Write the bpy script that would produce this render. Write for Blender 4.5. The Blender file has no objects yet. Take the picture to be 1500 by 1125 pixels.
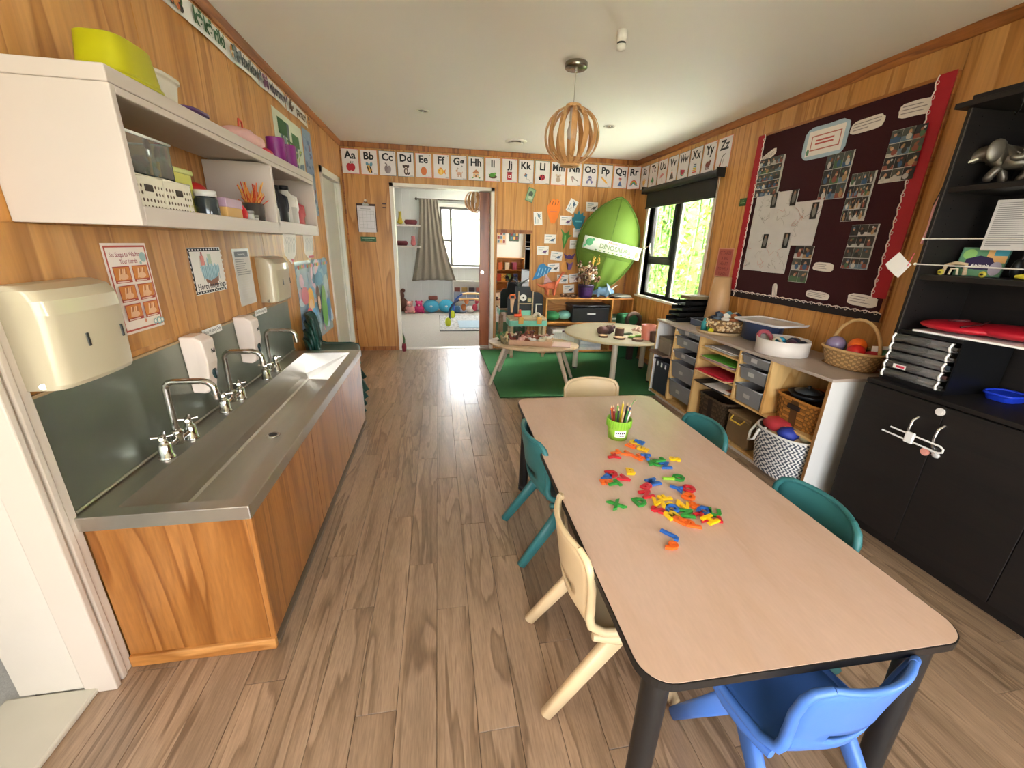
import bpy, bmesh, math, random
from mathutils import Vector, Matrix
R = math.radians
SC = bpy.context.scene
COL = SC.collection
random.seed(7)

# ---------------------------------------------------------------- camera, world, light, exposure
CAMM = [[0.985034, -0.170188, 0.027274], [-0.029521, -0.322488, -0.946113], [0.169812, 0.931148, -0.322686]]
FPX = 597.79
CH = 1.355
cam = bpy.data.objects.new('camera', bpy.data.cameras.new('camera'))
COL.objects.link(cam)
cam.data.sensor_width = 36.0
cam.data.lens = FPX / 1500 * 36.0
cam.data.clip_start = 0.02
cam.matrix_world = Matrix(((CAMM[0][0], -CAMM[1][0], -CAMM[2][0], 0), (CAMM[0][1], -CAMM[1][1], -CAMM[2][1], 0),
                           (CAMM[0][2], -CAMM[1][2], -CAMM[2][2], CH), (0, 0, 0, 1)))
SC.camera = cam
SC.view_settings.view_transform = 'Standard'
SC.view_settings.look = 'None'
SC.view_settings.gamma = 1.0
SC.view_settings.use_curve_mapping = False
SC.view_settings.exposure = 1.35

w = bpy.data.worlds.new('sky'); SC.world = w; w.use_nodes = True
wn = w.node_tree.nodes; wl = w.node_tree.links
sky = wn.new('ShaderNodeTexSky'); sky.sky_type = 'HOSEK_WILKIE'; sky.turbidity = 4.0; sky.ground_albedo = 0.4
sky.sun_direction = (-0.45, -0.25, 0.86)
hz = wn.new('ShaderNodeHueSaturation'); hz.inputs['Saturation'].default_value = .22; wl.new(sky.outputs[0], hz.inputs['Color'])
tint = wn.new('ShaderNodeMix'); tint.data_type = 'RGBA'; tint.blend_type = 'MULTIPLY'; tint.inputs['Factor'].default_value = 1; tint.inputs['B'].default_value = (.97, .965, .96, 1)
wl.new(hz.outputs[0], tint.inputs['A']); wl.new(tint.outputs['Result'], wn['Background'].inputs[0]); wn['Background'].inputs[1].default_value = 18.0

def lamp(name, typ, loc, energy, col=(1, 1, 1), rot=None, **kw):
    l = bpy.data.lights.new(name, typ); l.energy = energy; l.color = col
    for k, v in kw.items(): setattr(l, k, v)
    o = bpy.data.objects.new(name, l); o.location = loc; COL.objects.link(o)
    if rot: o.rotation_euler = [R(a) for a in rot]
    return o
SUN = lamp('sun', 'SUN', (0, 0, 6), 5.0, (1, .95, .86), (28, 0, -62), angle=R(1))
# area lamps added out of view as daylight: back opening, left door, windows
lamp('daylight_back', 'AREA', (0.75, -3.4, 1.5), 8, (1, .97, .94), (88, 0, 0), shape='RECTANGLE', size=4.2, size_y=2.8)
lamp('ceiling_fill', 'AREA', (0.75, -2.9, .12), 48, (1, .97, .92), (128, 0, 0), shape='RECTANGLE', size=4.2, size_y=1.6)  # added lamp tilted up to brighten the ceiling; no paving is built
lamp('side_fill', 'AREA', (3.7, -.9, 1.75), 80, (1, .975, .94), (86, 0, 90), shape='RECTANGLE', size=2.0, size_y=1.8)  # unseen lamp added to brighten surfaces that face the right wall
lamp('daylight_left', 'AREA', (-2.6, 0.3, 1.5), 11, (1, .97, .94), (90, 0, -90), shape='RECTANGLE', size=1.6, size_y=1.8)
lamp('daylight_window', 'AREA', (3.45, 4.36, 3.0), 4600, (.98, .98, 1), (52, 0, 90), shape='RECTANGLE', size=1.8, size_y=1.0)
lamp('window_bounce_fill', 'AREA', (3.2, 4.36, .12), 160, (.97, 1, .78), (140, 0, 90), shape='RECTANGLE', size=2.0, size_y=.7)  # added lamp hidden below the sill, throws greenish bounce light up to the ceiling
lamp('daylight_nursery', 'AREA', (.6, 13.0, 4.3), 9000, (.93, .97, 1), (-66, 0, 0), shape='RECTANGLE', size=4.5, size_y=2.0)

# ---------------------------------------------------------------- pixel (1500x1125 frame) to a point on a world plane
def ray(u, v):
    a, b = (u - 750) / FPX, (v - 562.5) / FPX
    return Vector([CAMM[0][i] * a + CAMM[1][i] * b + CAMM[2][i] for i in range(3)])
def onx(u, v, x): d = ray(u, v); t = x / d.x; return Vector((x, d.y * t, CH + d.z * t))
def ony(u, v, y): d = ray(u, v); t = y / d.y; return Vector((d.x * t, y, CH + d.z * t))
def onz(u, v, z): d = ray(u, v); t = (z - CH) / d.z; return Vector((d.x * t, d.y * t, z))

# ---------------------------------------------------------------- materials
def lin(h):
    h = h.lstrip('#'); c = [int(h[i:i + 2], 16) / 255 for i in (0, 2, 4)]
    return [x / 12.92 if x <= .04045 else ((x + .055) / 1.055) ** 2.4 for x in c] + [1]
MC = {}
def P(h, rough=.55, metal=0.0, var=.08, sc=14, trans=0.0, bump=0.0, coat=0.0, bsc=None, emit=0.0, ior=1.45, stretch=None):
    """plain surface: a base colour with a little procedural mottling"""
    k = (h, rough, metal, var, sc, trans, bump, coat, bsc, emit, ior, stretch)
    if k in MC: return MC[k]
    m = bpy.data.materials.new('surface_' + h.lstrip('#')); m.use_nodes = True; MC[k] = m
    n = m.node_tree.nodes; l = m.node_tree.links; b = n['Principled BSDF']
    tc = n.new('ShaderNodeTexCoord'); nz = n.new('ShaderNodeTexNoise'); nz.inputs['Scale'].default_value = sc; nz.inputs['Detail'].default_value = 3
    src = tc.outputs['Object']
    if stretch:
        mp = n.new('ShaderNodeMapping'); mp.inputs['Scale'].default_value = stretch; l.new(src, mp.inputs[0]); src = mp.outputs[0]
    l.new(src, nz.inputs['Vector'])
    mx = n.new('ShaderNodeMix'); mx.data_type = 'RGBA'; c = lin(h)
    mx.inputs['A'].default_value = [x * (1 - var) for x in c[:3]] + [1]; mx.inputs['B'].default_value = [min(1, x * (1 + var)) for x in c[:3]] + [1]
    l.new(nz.outputs['Fac'], mx.inputs['Factor']); l.new(mx.outputs['Result'], b.inputs['Base Color'])
    b.inputs['Roughness'].default_value = rough; b.inputs['Metallic'].default_value = metal
    b.inputs['Transmission Weight'].default_value = trans; b.inputs['Coat Weight'].default_value = coat; b.inputs['Coat Roughness'].default_value = .15
    b.inputs['IOR'].default_value = ior
    if emit: b.inputs['Emission Color'].default_value = c; b.inputs['Emission Strength'].default_value = emit
    if bump:
        n2 = n.new('ShaderNodeTexNoise'); n2.inputs['Scale'].default_value = bsc or sc * 6; l.new(src, n2.inputs['Vector'])
        bp = n.new('ShaderNodeBump'); bp.inputs['Strength'].default_value = bump; bp.inputs['Distance'].default_value = .003
        l.new(n2.outputs['Fac'], bp.inputs['Height']); l.new(bp.outputs[0], b.inputs['Normal'])
    return m
def wood(name, light, mid, dark, stretch=(3.2, 3.2, .35), rings=9, rough=.42, fibre=90, per_object=0.0, coat=.1, bump=.03, blotch=.25):
    """timber: contour rings of a stretched noise plus fine fibres, in world-sized object coordinates"""
    m = bpy.data.materials.new(name); m.use_nodes = True
    n = m.node_tree.nodes; l = m.node_tree.links; b = n['Principled BSDF']
    tc = n.new('ShaderNodeTexCoord'); mp = n.new('ShaderNodeMapping'); mp.inputs['Scale'].default_value = stretch
    oi = n.new('ShaderNodeObjectInfo')
    if per_object:
        geo = n.new('ShaderNodeNewGeometry'); off = n.new('ShaderNodeVectorMath'); off.operation = 'SCALE'; off.inputs[0].default_value = (37, 17, 23)
        l.new(oi.outputs['Random'], off.inputs['Scale']); ad = n.new('ShaderNodeVectorMath'); l.new(geo.outputs['Position'], ad.inputs[0]); l.new(off.outputs[0], ad.inputs[1])
        l.new(ad.outputs[0], mp.inputs[0])
    else: l.new(tc.outputs['Object'], mp.inputs[0])
    nz = n.new('ShaderNodeTexNoise'); nz.inputs['Scale'].default_value = 1; nz.inputs['Detail'].default_value = 2.5; nz.inputs['Distortion'].default_value = .6
    l.new(mp.outputs[0], nz.inputs['Vector'])
    mu = n.new('ShaderNodeMath'); mu.operation = 'MULTIPLY'; mu.inputs[1].default_value = rings; l.new(nz.outputs['Fac'], mu.inputs[0])
    fr = n.new('ShaderNodeMath'); fr.operation = 'FRACT'; l.new(mu.outputs[0], fr.inputs[0])
    rp = n.new('ShaderNodeValToRGB'); e = rp.color_ramp.elements
    e[0].position = 0; e[0].color = lin(light); e[1].position = 1; e[1].color = lin(light)
    a = rp.color_ramp.elements.new(.62); a.color = lin(mid); a = rp.color_ramp.elements.new(.9); a.color = lin(dark)
    l.new(fr.outputs[0], rp.inputs[0])
    m2 = n.new('ShaderNodeMapping'); m2.inputs['Scale'].default_value = [s * fibre / 6 for s in stretch]; l.new((ad.outputs[0] if per_object else tc.outputs['Object']), m2.inputs[0])
    n2 = n.new('ShaderNodeTexNoise'); n2.inputs['Scale'].default_value = 1; n2.inputs['Detail'].default_value = 4; l.new(m2.outputs[0], n2.inputs['Vector'])
    n3 = n.new('ShaderNodeTexNoise'); n3.inputs['Scale'].default_value = .55; n3.inputs['Detail'].default_value = 2; l.new(mp.outputs[0], n3.inputs['Vector'])
    mr = n.new('ShaderNodeMapRange'); mr.inputs['From Min'].default_value = .25; mr.inputs['From Max'].default_value = .75; mr.inputs['To Min'].default_value = 1 - blotch; mr.inputs['To Max'].default_value = 1 + blotch * .6
    l.new(n2.outputs['Fac'], mr.inputs['Value'])
    mr3 = n.new('ShaderNodeMapRange'); mr3.inputs['From Min'].default_value = .3; mr3.inputs['From Max'].default_value = .7; mr3.inputs['To Min'].default_value = 1 - blotch * .7; mr3.inputs['To Max'].default_value = 1 + blotch * .5
    l.new(n3.outputs['Fac'], mr3.inputs['Value'])
    hs = n.new('ShaderNodeHueSaturation'); l.new(rp.outputs[0], hs.inputs['Color'])
    pm = n.new('ShaderNodeMath'); pm.operation = 'MULTIPLY'; l.new(mr.outputs[0], pm.inputs[0]); l.new(mr3.outputs[0], pm.inputs[1]); vsrc = pm.outputs[0]
    if per_object:
        mo = n.new('ShaderNodeMapRange'); mo.inputs['To Min'].default_value = 1 - per_object; mo.inputs['To Max'].default_value = 1 + per_object; l.new(oi.outputs['Random'], mo.inputs['Value'])
        p2 = n.new('ShaderNodeMath'); p2.operation = 'MULTIPLY'; l.new(vsrc, p2.inputs[0]); l.new(mo.outputs[0], p2.inputs[1]); vsrc = p2.outputs[0]
    l.new(vsrc, hs.inputs['Value']); l.new(hs.outputs[0], b.inputs['Base Color'])
    b.inputs['Roughness'].default_value = rough; b.inputs['Coat Weight'].default_value = coat; b.inputs['Coat Roughness'].default_value = .2
    if bump:
        bp = n.new('ShaderNodeBump'); bp.inputs['Strength'].default_value = bump * 5; bp.inputs['Distance'].default_value = .002
        l.new(n2.outputs['Fac'], bp.inputs['Height']); l.new(bp.outputs[0], b.inputs['Normal'])
    return m
PLY = wood('pine_plywood', '#cb9352', '#c18642', '#a56c2f', (5, 5, .32), 6, .42, blotch=.16)
PLYD = wood('varnished_plywood', '#a66c34', '#9b622b', '#824c1b', (6, 6, .55), 6, .32, fibre=120, coat=.3, blotch=.2)
TRIMW = wood('rimu_trim', '#a9692f', '#9c5c26', '#7d4517', (.8, .8, 9), 4, .4)
PLANK = wood('vinyl_plank', '#a5886e', '#997d63', '#7e644d', (11, .9, 11), 5, .33, fibre=110, per_object=.12, coat=.3, bump=.02, blotch=.26)
BIRCH = wood('birch_ply', '#dcb679', '#d4aa6a', '#c09150', (3, 3, .6), 5, .5, blotch=.1)
BLACKW = wood('black_brown_veneer', '#150d0a', '#110a08', '#0a0605', (.6, .6, 9), 6, .58, coat=.0, blotch=.3)
PALEW = wood('pale_ash', '#c9b08c', '#bfa480', '#a88c68', (1, 6, 6), 4, .5, blotch=.1)
LAMPW = wood('bent_ash', '#d9aa74', '#cf9b63', '#b37d46', (8, 8, .8), 4, .45, blotch=.15)
LAMIN = wood('maple_laminate', '#cfb09c', '#ccac97', '#c7a58d', (10, 2.5, 10), 1.3, .33, fibre=70, coat=.1, bump=.0, blotch=.05)
STEEL = P('#cdc8bf', .33, 1.0, .12, 2.5, stretch=(6, .6, 6), bump=.04, bsc=60)
STEELD = P('#8f948a', .42, 1.0, .25, 3)
CHROME = P('#c9c6c2', .12, 1.0, .03)
CREAM = P('#c0b2a6', .5, var=.03, sc=6, bump=.04, bsc=120)
WHITE = P('#e6e0d6', .45, var=.03, sc=5)
GLASS = P('#ffffff', .02, trans=1.0, var=0, ior=1.45)
PAPER = P('#eeebe6', .6, var=.02)
BLACK = P('#0d0d0e', .45, var=.1)
INK = P('#16151a', .6, var=.0)

# ---------------------------------------------------------------- mesh builder
def frame_from(d):
    d = Vector(d).normalized(); a = Vector((0, 0, 1)) if abs(d.z) < .9 else Vector((1, 0, 0))
    x = a.cross(d).normalized(); return x, d.cross(x)
GLYPH = {}
def glyphs(s, bold=0.0, ext=0.0, bev=0.0):
    k = (s, bold, ext, bev)
    if k not in GLYPH:
        c = bpy.data.curves.new('text', 'FONT'); c.body = s; c.size = 1; c.resolution_u = 2; c.offset = bold; c.extrude = ext; c.bevel_depth = bev; c.bevel_resolution = 0
        o = bpy.data.objects.new('text', c); COL.objects.link(o)
        me = bpy.data.meshes.new_from_object(o.evaluated_get(bpy.context.evaluated_depsgraph_get()))
        V = [v.co.copy() for v in me.vertices]; F = [tuple(p.vertices) for p in me.polygons]
        bpy.data.meshes.remove(me); bpy.data.objects.remove(o); bpy.data.curves.remove(c)
        GLYPH[k] = (V, F)
    return GLYPH[k]
class MB:
    def __init__(s): s.v = []; s.f = []; s.m = []; s.sm = []; s.mats = []; s.ly = 0
    def mi(s, m):
        if m not in s.mats: s.mats.append(m)
        return s.mats.index(m)
    def add(s, V, F, m, smooth=False):
        b = len(s.v); s.v += [tuple(p) for p in V]; i = s.mi(m)
        for f in F: s.f.append(tuple(b + j for j in f)); s.m.append(i); s.sm.append(smooth)
        return s
    def box(s, a, b, m):
        x0, x1 = sorted((a[0], b[0])); y0, y1 = sorted((a[1], b[1])); z0, z1 = sorted((a[2], b[2]))
        V = [(x0, y0, z0), (x1, y0, z0), (x1, y1, z0), (x0, y1, z0), (x0, y0, z1), (x1, y0, z1), (x1, y1, z1), (x0, y1, z1)]
        return s.add(V, [(0, 3, 2, 1), (4, 5, 6, 7), (0, 1, 5, 4), (1, 2, 6, 5), (2, 3, 7, 6), (3, 0, 4, 7)], m)
    def cb(s, c, d, m, rz=0):
        """box by centre and size, optionally turned about z"""
        x, y, z = d[0] / 2, d[1] / 2, d[2] / 2; ca, sa = math.cos(rz), math.sin(rz)
        V = [(c[0] + ca * i * x - sa * j * y, c[1] + sa * i * x + ca * j * y, c[2] + k * z) for k in (-1, 1) for i, j in ((-1, -1), (1, -1), (1, 1), (-1, 1))]
        return s.add(V, [(0, 3, 2, 1), (4, 5, 6, 7), (0, 1, 5, 4), (1, 2, 6, 5), (2, 3, 7, 6), (3, 0, 4, 7)], m)
    def cyl(s, p, q, r, r2=None, m=None, n=16, cap=True):
        p, q = Vector(p), Vector(q); r2 = r if r2 is None else r2; x, y = frame_from(q - p)
        V = [p + (x * math.cos(2 * math.pi * i / n) + y * math.sin(2 * math.pi * i / n)) * r for i in range(n)] + [q + (x * math.cos(2 * math.pi * i / n) + y * math.sin(2 * math.pi * i / n)) * r2 for i in range(n)]
        s.add(V, [(i, (i + 1) % n, n + (i + 1) % n, n + i) for i in range(n)], m, True)
        if cap: s.add(V, [tuple(range(n - 1, -1, -1)), tuple(range(n, 2 * n))], m)
        return s
    def tube(s, pts, r, m, n=8, closed=False, cap=True, flat=1.0):
        """swept tube; r a number or one per point; flat squeezes the section"""
        pts = [Vector(p) for p in pts]; k = len(pts); rs = r if isinstance(r, (list, tuple)) else [r] * k; V = []; px = None
        for i in range(k):
            d = (pts[(i + 1) % k] - pts[i - 1]) if closed else (pts[min(i + 1, k - 1)] - pts[max(i - 1, 0)])
            d.normalize()
            if px is None: x, y = frame_from(d)
            else:
                x = (px - d * px.dot(d)); x = x.normalized() if x.length > 1e-6 else frame_from(d)[0]; y = d.cross(x)
            px = x
            V += [pts[i] + (x * math.cos(2 * math.pi * j / n) + y * math.sin(2 * math.pi * j / n) * flat) * rs[i] for j in range(n)]
        F = [(i * n + j, i * n + (j + 1) % n, ((i + 1) % k) * n + (j + 1) % n, ((i + 1) % k) * n + j) for i in range(k if closed else k - 1) for j in range(n)]
        s.add(V, F, m, True)
        if cap and not closed: s.add(V, [tuple(range(n - 1, -1, -1)), tuple(range((k - 1) * n, k * n))], m)
        return s
    def lathe(s, prof, m, c=(0, 0, 0), n=24, sx=1, sy=1, smooth=True):
        V = []; k = len(prof)
        for r, z in prof: V += [(c[0] + r * sx * math.cos(2 * math.pi * j / n), c[1] + r * sy * math.sin(2 * math.pi * j / n), c[2] + z) for j in range(n)]
        return s.add(V, [(i * n + j, i * n + (j + 1) % n, (i + 1) * n + (j + 1) % n, (i + 1) * n + j) for i in range(k - 1) for j in range(n)], m, smooth)
    def ball(s, c, r, m, n=12, k=8, wob=0, rz=0):
        if not isinstance(r, (tuple, list)): r = (r, r, r)
        V = [(0, 0, -1)]; F = []; ca, sa = math.cos(rz), math.sin(rz)
        for i in range(1, k):
            a = -math.pi / 2 + math.pi * i / k; V += [(math.cos(a) * math.cos(2 * math.pi * j / n), math.cos(a) * math.sin(2 * math.pi * j / n), math.sin(a)) for j in range(n)]
        V.append((0, 0, 1)); t = len(V) - 1
        for j in range(n):
            F.append((0, 1 + (j + 1) % n, 1 + j)); F.append((t, t - n + j, t - n + (j + 1) % n))
            for i in range(k - 2): a = 1 + i * n; F.append((a + j, a + (j + 1) % n, a + n + (j + 1) % n, a + n + j))
        W = []
        for v in V:
            g = 1 + (random.uniform(-wob, wob) if wob else 0); x, y, z = v[0] * r[0] * g, v[1] * r[1] * g, v[2] * r[2] * g
            W.append((c[0] + x * ca - y * sa, c[1] + x * sa + y * ca, c[2] + z))
        return s.add(W, F, m, True)
    def prism(s, pts, a, b, m, ax='z', smooth=False):
        """polygon pts pushed from a to b along axis ax; for 'y' pts are (x,z), for 'x' (y,z)"""
        f = {'z': lambda p, t: (p[0], p[1], t), 'y': lambda p, t: (p[0], t, p[1]), 'x': lambda p, t: (t, p[0], p[1])}[ax]; n = len(pts)
        V = [f(p, a) for p in pts] + [f(p, b) for p in pts]
        s.add(V, [tuple(range(n - 1, -1, -1)), tuple(range(n, 2 * n))], m)
        return s.add(V, [(i, (i + 1) % n, n + (i + 1) % n, n + i) for i in range(n)], m, smooth)
    def grid(s, fn, nu, nv, m, smooth=True, skip=None):
        V = [fn(i / nu, j / nv) for i in range(nu + 1) for j in range(nv + 1)]; w = nv + 1
        return s.add(V, [(i * w + j, (i + 1) * w + j, (i + 1) * w + j + 1, i * w + j + 1) for i in range(nu) for j in range(nv) if not (skip and skip(i, j))], m, smooth)
    def perf(s, o, eu, ev, nu, nv, m, hole=.3, solid=None):
        """sheet with punched octagonal holes; o corner, eu/ev edge vectors"""
        o, eu, ev = Vector(o), Vector(eu) / nu, Vector(ev) / nv
        P8 = [(-.5, -.5), (0, -.5), (.5, -.5), (.5, 0), (.5, .5), (0, .5), (-.5, .5), (-.5, 0)]
        for i in range(nu):
            for j in range(nv):
                c = o + eu * (i + .5) + ev * (j + .5)
                if solid and solid(i, j): s.add([c + eu * a + ev * b for a, b in P8[::2]], [(0, 1, 2, 3)], m); continue
                V = [c + eu * a + ev * b for a, b in P8] + [c + (eu * a + ev * b).normalized() * 0 + eu * (hole * math.cos(R(225 + 45 * k))) + ev * (hole * math.sin(R(225 + 45 * k))) for k, (a, b) in enumerate(P8)]
                s.add(V, [(k, (k + 1) % 8, 8 + (k + 1) % 8, 8 + k) for k in range(8)], m)
        return s
    # flat print on a sheet that faces -Y in local space (u to the right, z up); each layer sits a hair in front of the last
    def _y(s): s.ly += 1; return s.py - .00015 * s.ly
    py = 0.0
    def rect(s, u0, v0, u1, v1, m): y = s._y(); return s.add([(u0, y, v0), (u1, y, v0), (u1, y, v1), (u0, y, v1)], [(0, 1, 2, 3)], m)
    def poly(s, pts, m): y = s._y(); return s.add([(a, y, b) for a, b in pts], [tuple(range(len(pts)))], m)
    def ell(s, u, v, a, b, m, rot=0, n=14, t0=0, t1=360):
        c, d = math.cos(R(rot)), math.sin(R(rot)); y = s._y(); full = t1 - t0 >= 360
        A = [R(t0 + (t1 - t0) * i / (n if full else n - 1)) for i in range(n)]
        return s.add([(u + a * math.cos(t) * c - b * math.sin(t) * d, y, v + a * math.cos(t) * d + b * math.sin(t) * c) for t in A], [tuple(range(n))], m)
    def line(s, pts, wd, m):
        for p, q in zip(pts[:-1], pts[1:]):
            p, q = Vector((p[0], p[1])), Vector((q[0], q[1])); d = (q - p)
            if d.length < 1e-6: continue
            d = d.normalized(); nrm = Vector((-d.y, d.x)) * wd / 2; s.poly([p - nrm, q - nrm, q + nrm, p + nrm], m)
        return s
    def text(s, t, u, v, size, m, al='C', bold=.0, rot=0, fit=None):
        V, F = glyphs(t, bold)
        if not V: return s
        x0 = min(p.x for p in V); x1 = max(p.x for p in V); sx = size
        if fit: sx = min(size, fit / (x1 - x0))
        off = {'C': -(x0 + x1) / 2, 'L': -x0, 'R': -x1}[al]; c, d = math.cos(R(rot)), math.sin(R(rot)); y = s._y()
        return s.add([(u + (p.x + off) * sx * c - p.y * size * d, y, v + (p.x + off) * sx * d + p.y * size * c) for p in V], F, m)
    def obj(s, name, parent=None, bevel=0, seg=2, solid=0, sub=0, off=-1, loc=None, rz=None):
        me = bpy.data.meshes.new(name); me.from_pydata(s.v, [], s.f)
        for m in s.mats: me.materials.append(m)
        me.polygons.foreach_set('material_index', s.m); me.polygons.foreach_set('use_smooth', s.sm); me.update()
        o = bpy.data.objects.new(name, me); COL.objects.link(o)
        if parent is not None: o.parent = parent
        if loc: o.location = loc
        if rz is not None: o.rotation_euler = (0, 0, rz)
        if solid: d = o.modifiers.new('thickness', 'SOLIDIFY'); d.thickness = solid; d.offset = off
        if sub: d = o.modifiers.new('smooth', 'SUBSURF'); d.levels = d.render_levels = sub
        if bevel: d = o.modifiers.new('edge', 'BEVEL'); d.width = bevel; d.segments = seg; d.limit_method = 'ANGLE'; d.angle_limit = R(40)
        return o
def tag(o, label, cat, group=None, kind=None):
    o['label'] = label; o['category'] = cat
    if group: o['group'] = group
    if kind: o['kind'] = kind
    return o
def thing(name, label, cat, loc=(0, 0, 0), rz=0, group=None):
    o = bpy.data.objects.new(name, None); COL.objects.link(o); o.empty_display_size = .05
    o.location = loc; o.rotation_euler = (0, 0, rz); return tag(o, label, cat, group)
def struct(o): o['kind'] = 'structure'; return o
def dup(root, loc=None, rz=None, label=None, parent=None):
    c = root.copy(); COL.objects.link(c)
    if parent is not None: c.parent = parent
    if loc is not None: c.location = loc
    if rz is not None: c.rotation_euler = (0, 0, rz)
    if label: c['label'] = label
    for ch in list(root.children): dup(ch, parent=c)
    return c
LEFT, FAR, RIGHT = R(90), 0.0, R(-90)      # things hung on the three walls: local x runs along the wall, local -y points into the room

# ================================================================ STRUCTURE
XL, XR, YF, YB, ZC = -1.05, 2.532, 5.43, -1.6, 2.4
WHT = P('#dcd8cf', .5, var=.02, sc=3)
PAINT = P('#c6b8a8', .42, var=.03, sc=4, bump=.05, bsc=50)
def world_box(name, a, b, m, bevel=0, parent=None):
    return struct(MB().box(a, b, m).obj(name, parent, bevel))
floor = world_box('floor', (XL - .2, YB, -.1), (XR + .1, YF + .12, -.006), P('#3d3026', .8))
unit = {}
def plank(x, y0, y1):
    L = round(y1 - y0, 3)
    if L not in unit: unit[L] = MB().box((-.0598, .0008, -.006), (.0598, L - .0008, 0), PLANK).obj('plank', floor, .0006, 1); o = unit[L]
    else: o = unit[L].copy(); COL.objects.link(o)
    o.location = (x, y0, 0)
rp = random.Random(3)
for i in range(-1, 30):
    x = -.044 - .0605 - .121 * 7 + .121 * i
    if x > XR: break
    y = YB - [0, .35, .7, .15, .5, .85, .25, .6][i % 8] - rp.choice([0, .05, .1])
    while y < YF + .1:
        a, b = max(y, YB), min(y + .95, YF + .1)
        if b - a > .03: plank(x, a, b)
        y += .95
# ceiling and cornices
world_box('ceiling', (XL - .2, YB - .1, ZC), (XR + .12, YF + .12, ZC + .1), P('#efeae4', .6, var=.02, sc=2))
def cornice(name, a, b, n):
    a, b, n = Vector(a), Vector(b), Vector(n); mb = MB(); pr = [(0, 0), (.022, 0), (.022, -.018), (.014, -.045), (.010, -.052), (0, -.055)]
    V = [p + n * q[0] + Vector((0, 0, q[1])) for p in (a, b) for q in pr]; k = len(pr)
    mb.add(V, [(i, (i + 1) % k, k + (i + 1) % k, k + i) for i in range(k)] + [tuple(range(k - 1, -1, -1)), tuple(range(k, 2 * k))], TRIMW)
    return struct(mb.obj(name))
TRIMX = wood('rimu_trim_cross', '#a9692f', '#9c5c26', '#7d4517', (9, .8, .8), 4, .4)
cornice('trim_1', (XL, YB, ZC), (XL, YF, ZC), (1, 0, 0)); cornice('trim_3', (XR, YF, ZC), (XR, YB, ZC), (-1, 0, 0))
struct(MB().box((XL, YF - .022, ZC - .055), (XR, YF, ZC), TRIMX).obj('trim_2', None, .006))
# walls: core with the plywood sheets lying on it, each sheet a part
def wall(name, boxes, m=WHT):
    mb = MB()
    for a, b in boxes: mb.box(a, b, m)
    return struct(mb.obj(name))
def sheet(par, a, b, m=PLY): return MB().box(a, b, m).obj('plywood_sheet', par, .0012, 1)
g = .0012
wl_ = wall('wall_left', [((XL - .2, 1.105, 0), (XL - .012, 4.42, ZC)), ((XL - .2, 4.42, 1.985), (XL - .012, 5.235, ZC)), ((XL - .2, 5.235, 0), (XL - .012, YF, ZC)),
                         ((XL - .2, .1, 2.0), (XL - .012, 1.105, ZC)), ((XL - .2, YB, 0), (XL - .012, .1, ZC))])
for y0, y1, z0 in ((1.155, 2.02, 0), (2.02, 2.86, 0), (2.86, 3.30, 0), (3.30, 4.42, 0), (4.42, 5.235, 1.985), (5.235, YF, 0), (.02, 1.155, 2.06), (YB, .02, 0)):
    sheet(wl_, (XL - .012, y0 + g, z0), (XL, y1 - g, ZC))
wf = wall('wall_far', [((XL - .2, YF + .012, 0), (-.5, YF + .12, ZC)), ((.67, YF + .012, 0), (XR + .12, YF + .12, ZC)), ((-.5, YF + .012, 1.97), (.67, YF + .12, ZC))])
for x0, x1, z0, z1 in ((XL, -.505, 0, ZC), (-.505, .675, 1.975, ZC), (.675, .735, 0, ZC), (.735, 1.20, 1.53, ZC), (.735, 1.20, 0, 1.50), (1.20, 2.40, 0, ZC), (2.40, XR, 0, ZC)):
    sheet(wf, (x0 + g, YF, z0), (x1 - g, YF + .012, z1))
MB().box((.735, YF - .012, 1.495), (1.20, YF + .005, 1.535), TRIMX).obj('batten', wf, .003)
WY0, WY1, WZ0, WZ1 = 3.74, 4.985, .80, 2.0
wr = wall('wall_right', [((XR + .012, YB, 0), (XR + .12, -1.45, ZC)), ((XR + .012, -1.45, 0), (XR + .12, -.35, .85)), ((XR + .012, -1.45, 2.0), (XR + .12, -.35, ZC)), ((XR + .012, -.35, 0), (XR + .12, WY0, ZC)), ((XR + .012, WY1, 0), (XR + .12, YF, ZC)), ((XR + .012, WY0, 0), (XR + .12, WY1, WZ0)), ((XR + .012, WY0, WZ1), (XR + .12, WY1, ZC))])
for y0, y1, z0, z1 in ((YB, -1.45, 0, ZC), (-1.45, -.35, 0, .85), (-1.45, -.35, 2.0, ZC), (-.35, .8, 0, ZC), (.8, 1.96, 0, ZC), (1.96, 3.16, 0, ZC), (3.16, WY0, 0, ZC), (WY0, WY1, 0, WZ0), (WY0, WY1, WZ1, ZC), (WY1, YF, 0, ZC)):
    sheet(wr, (XR, y0 + g, z0), (XR + .012, y1 - g, z1))
wall('wall_back', [((XL - .2, YB - .1, 0), (-1.0, YB, ZC)), ((1.62, YB - .1, 0), (XR + .12, YB, ZC)), ((-1.0, YB - .1, 2.2), (1.62, YB, ZC)), ((-1.0, YB - .1, 0), (1.62, YB, .2))])
BBX = wood('skirting', '#b06f33', '#a3632a', '#85490f', (9, 9, .8), 4, .4)
world_box('baseboard_far', (XL + .002, YF - .014, 0), (-.54, YF, .05), BBX, .003)
world_box('baseboard_right', (XR - .014, 3.6, 0), (XR, YF - .015, .05), BBX, .003)
# corner beads
world_box('trim_4', (XL, YF - .016, .05), (XL + .016, YF, ZC - .056), TRIMW, .003)
world_box('trim_5', (XR - .016, YF - .016, .05), (XR, YF, ZC - .056), TRIMW, .003)

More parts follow.
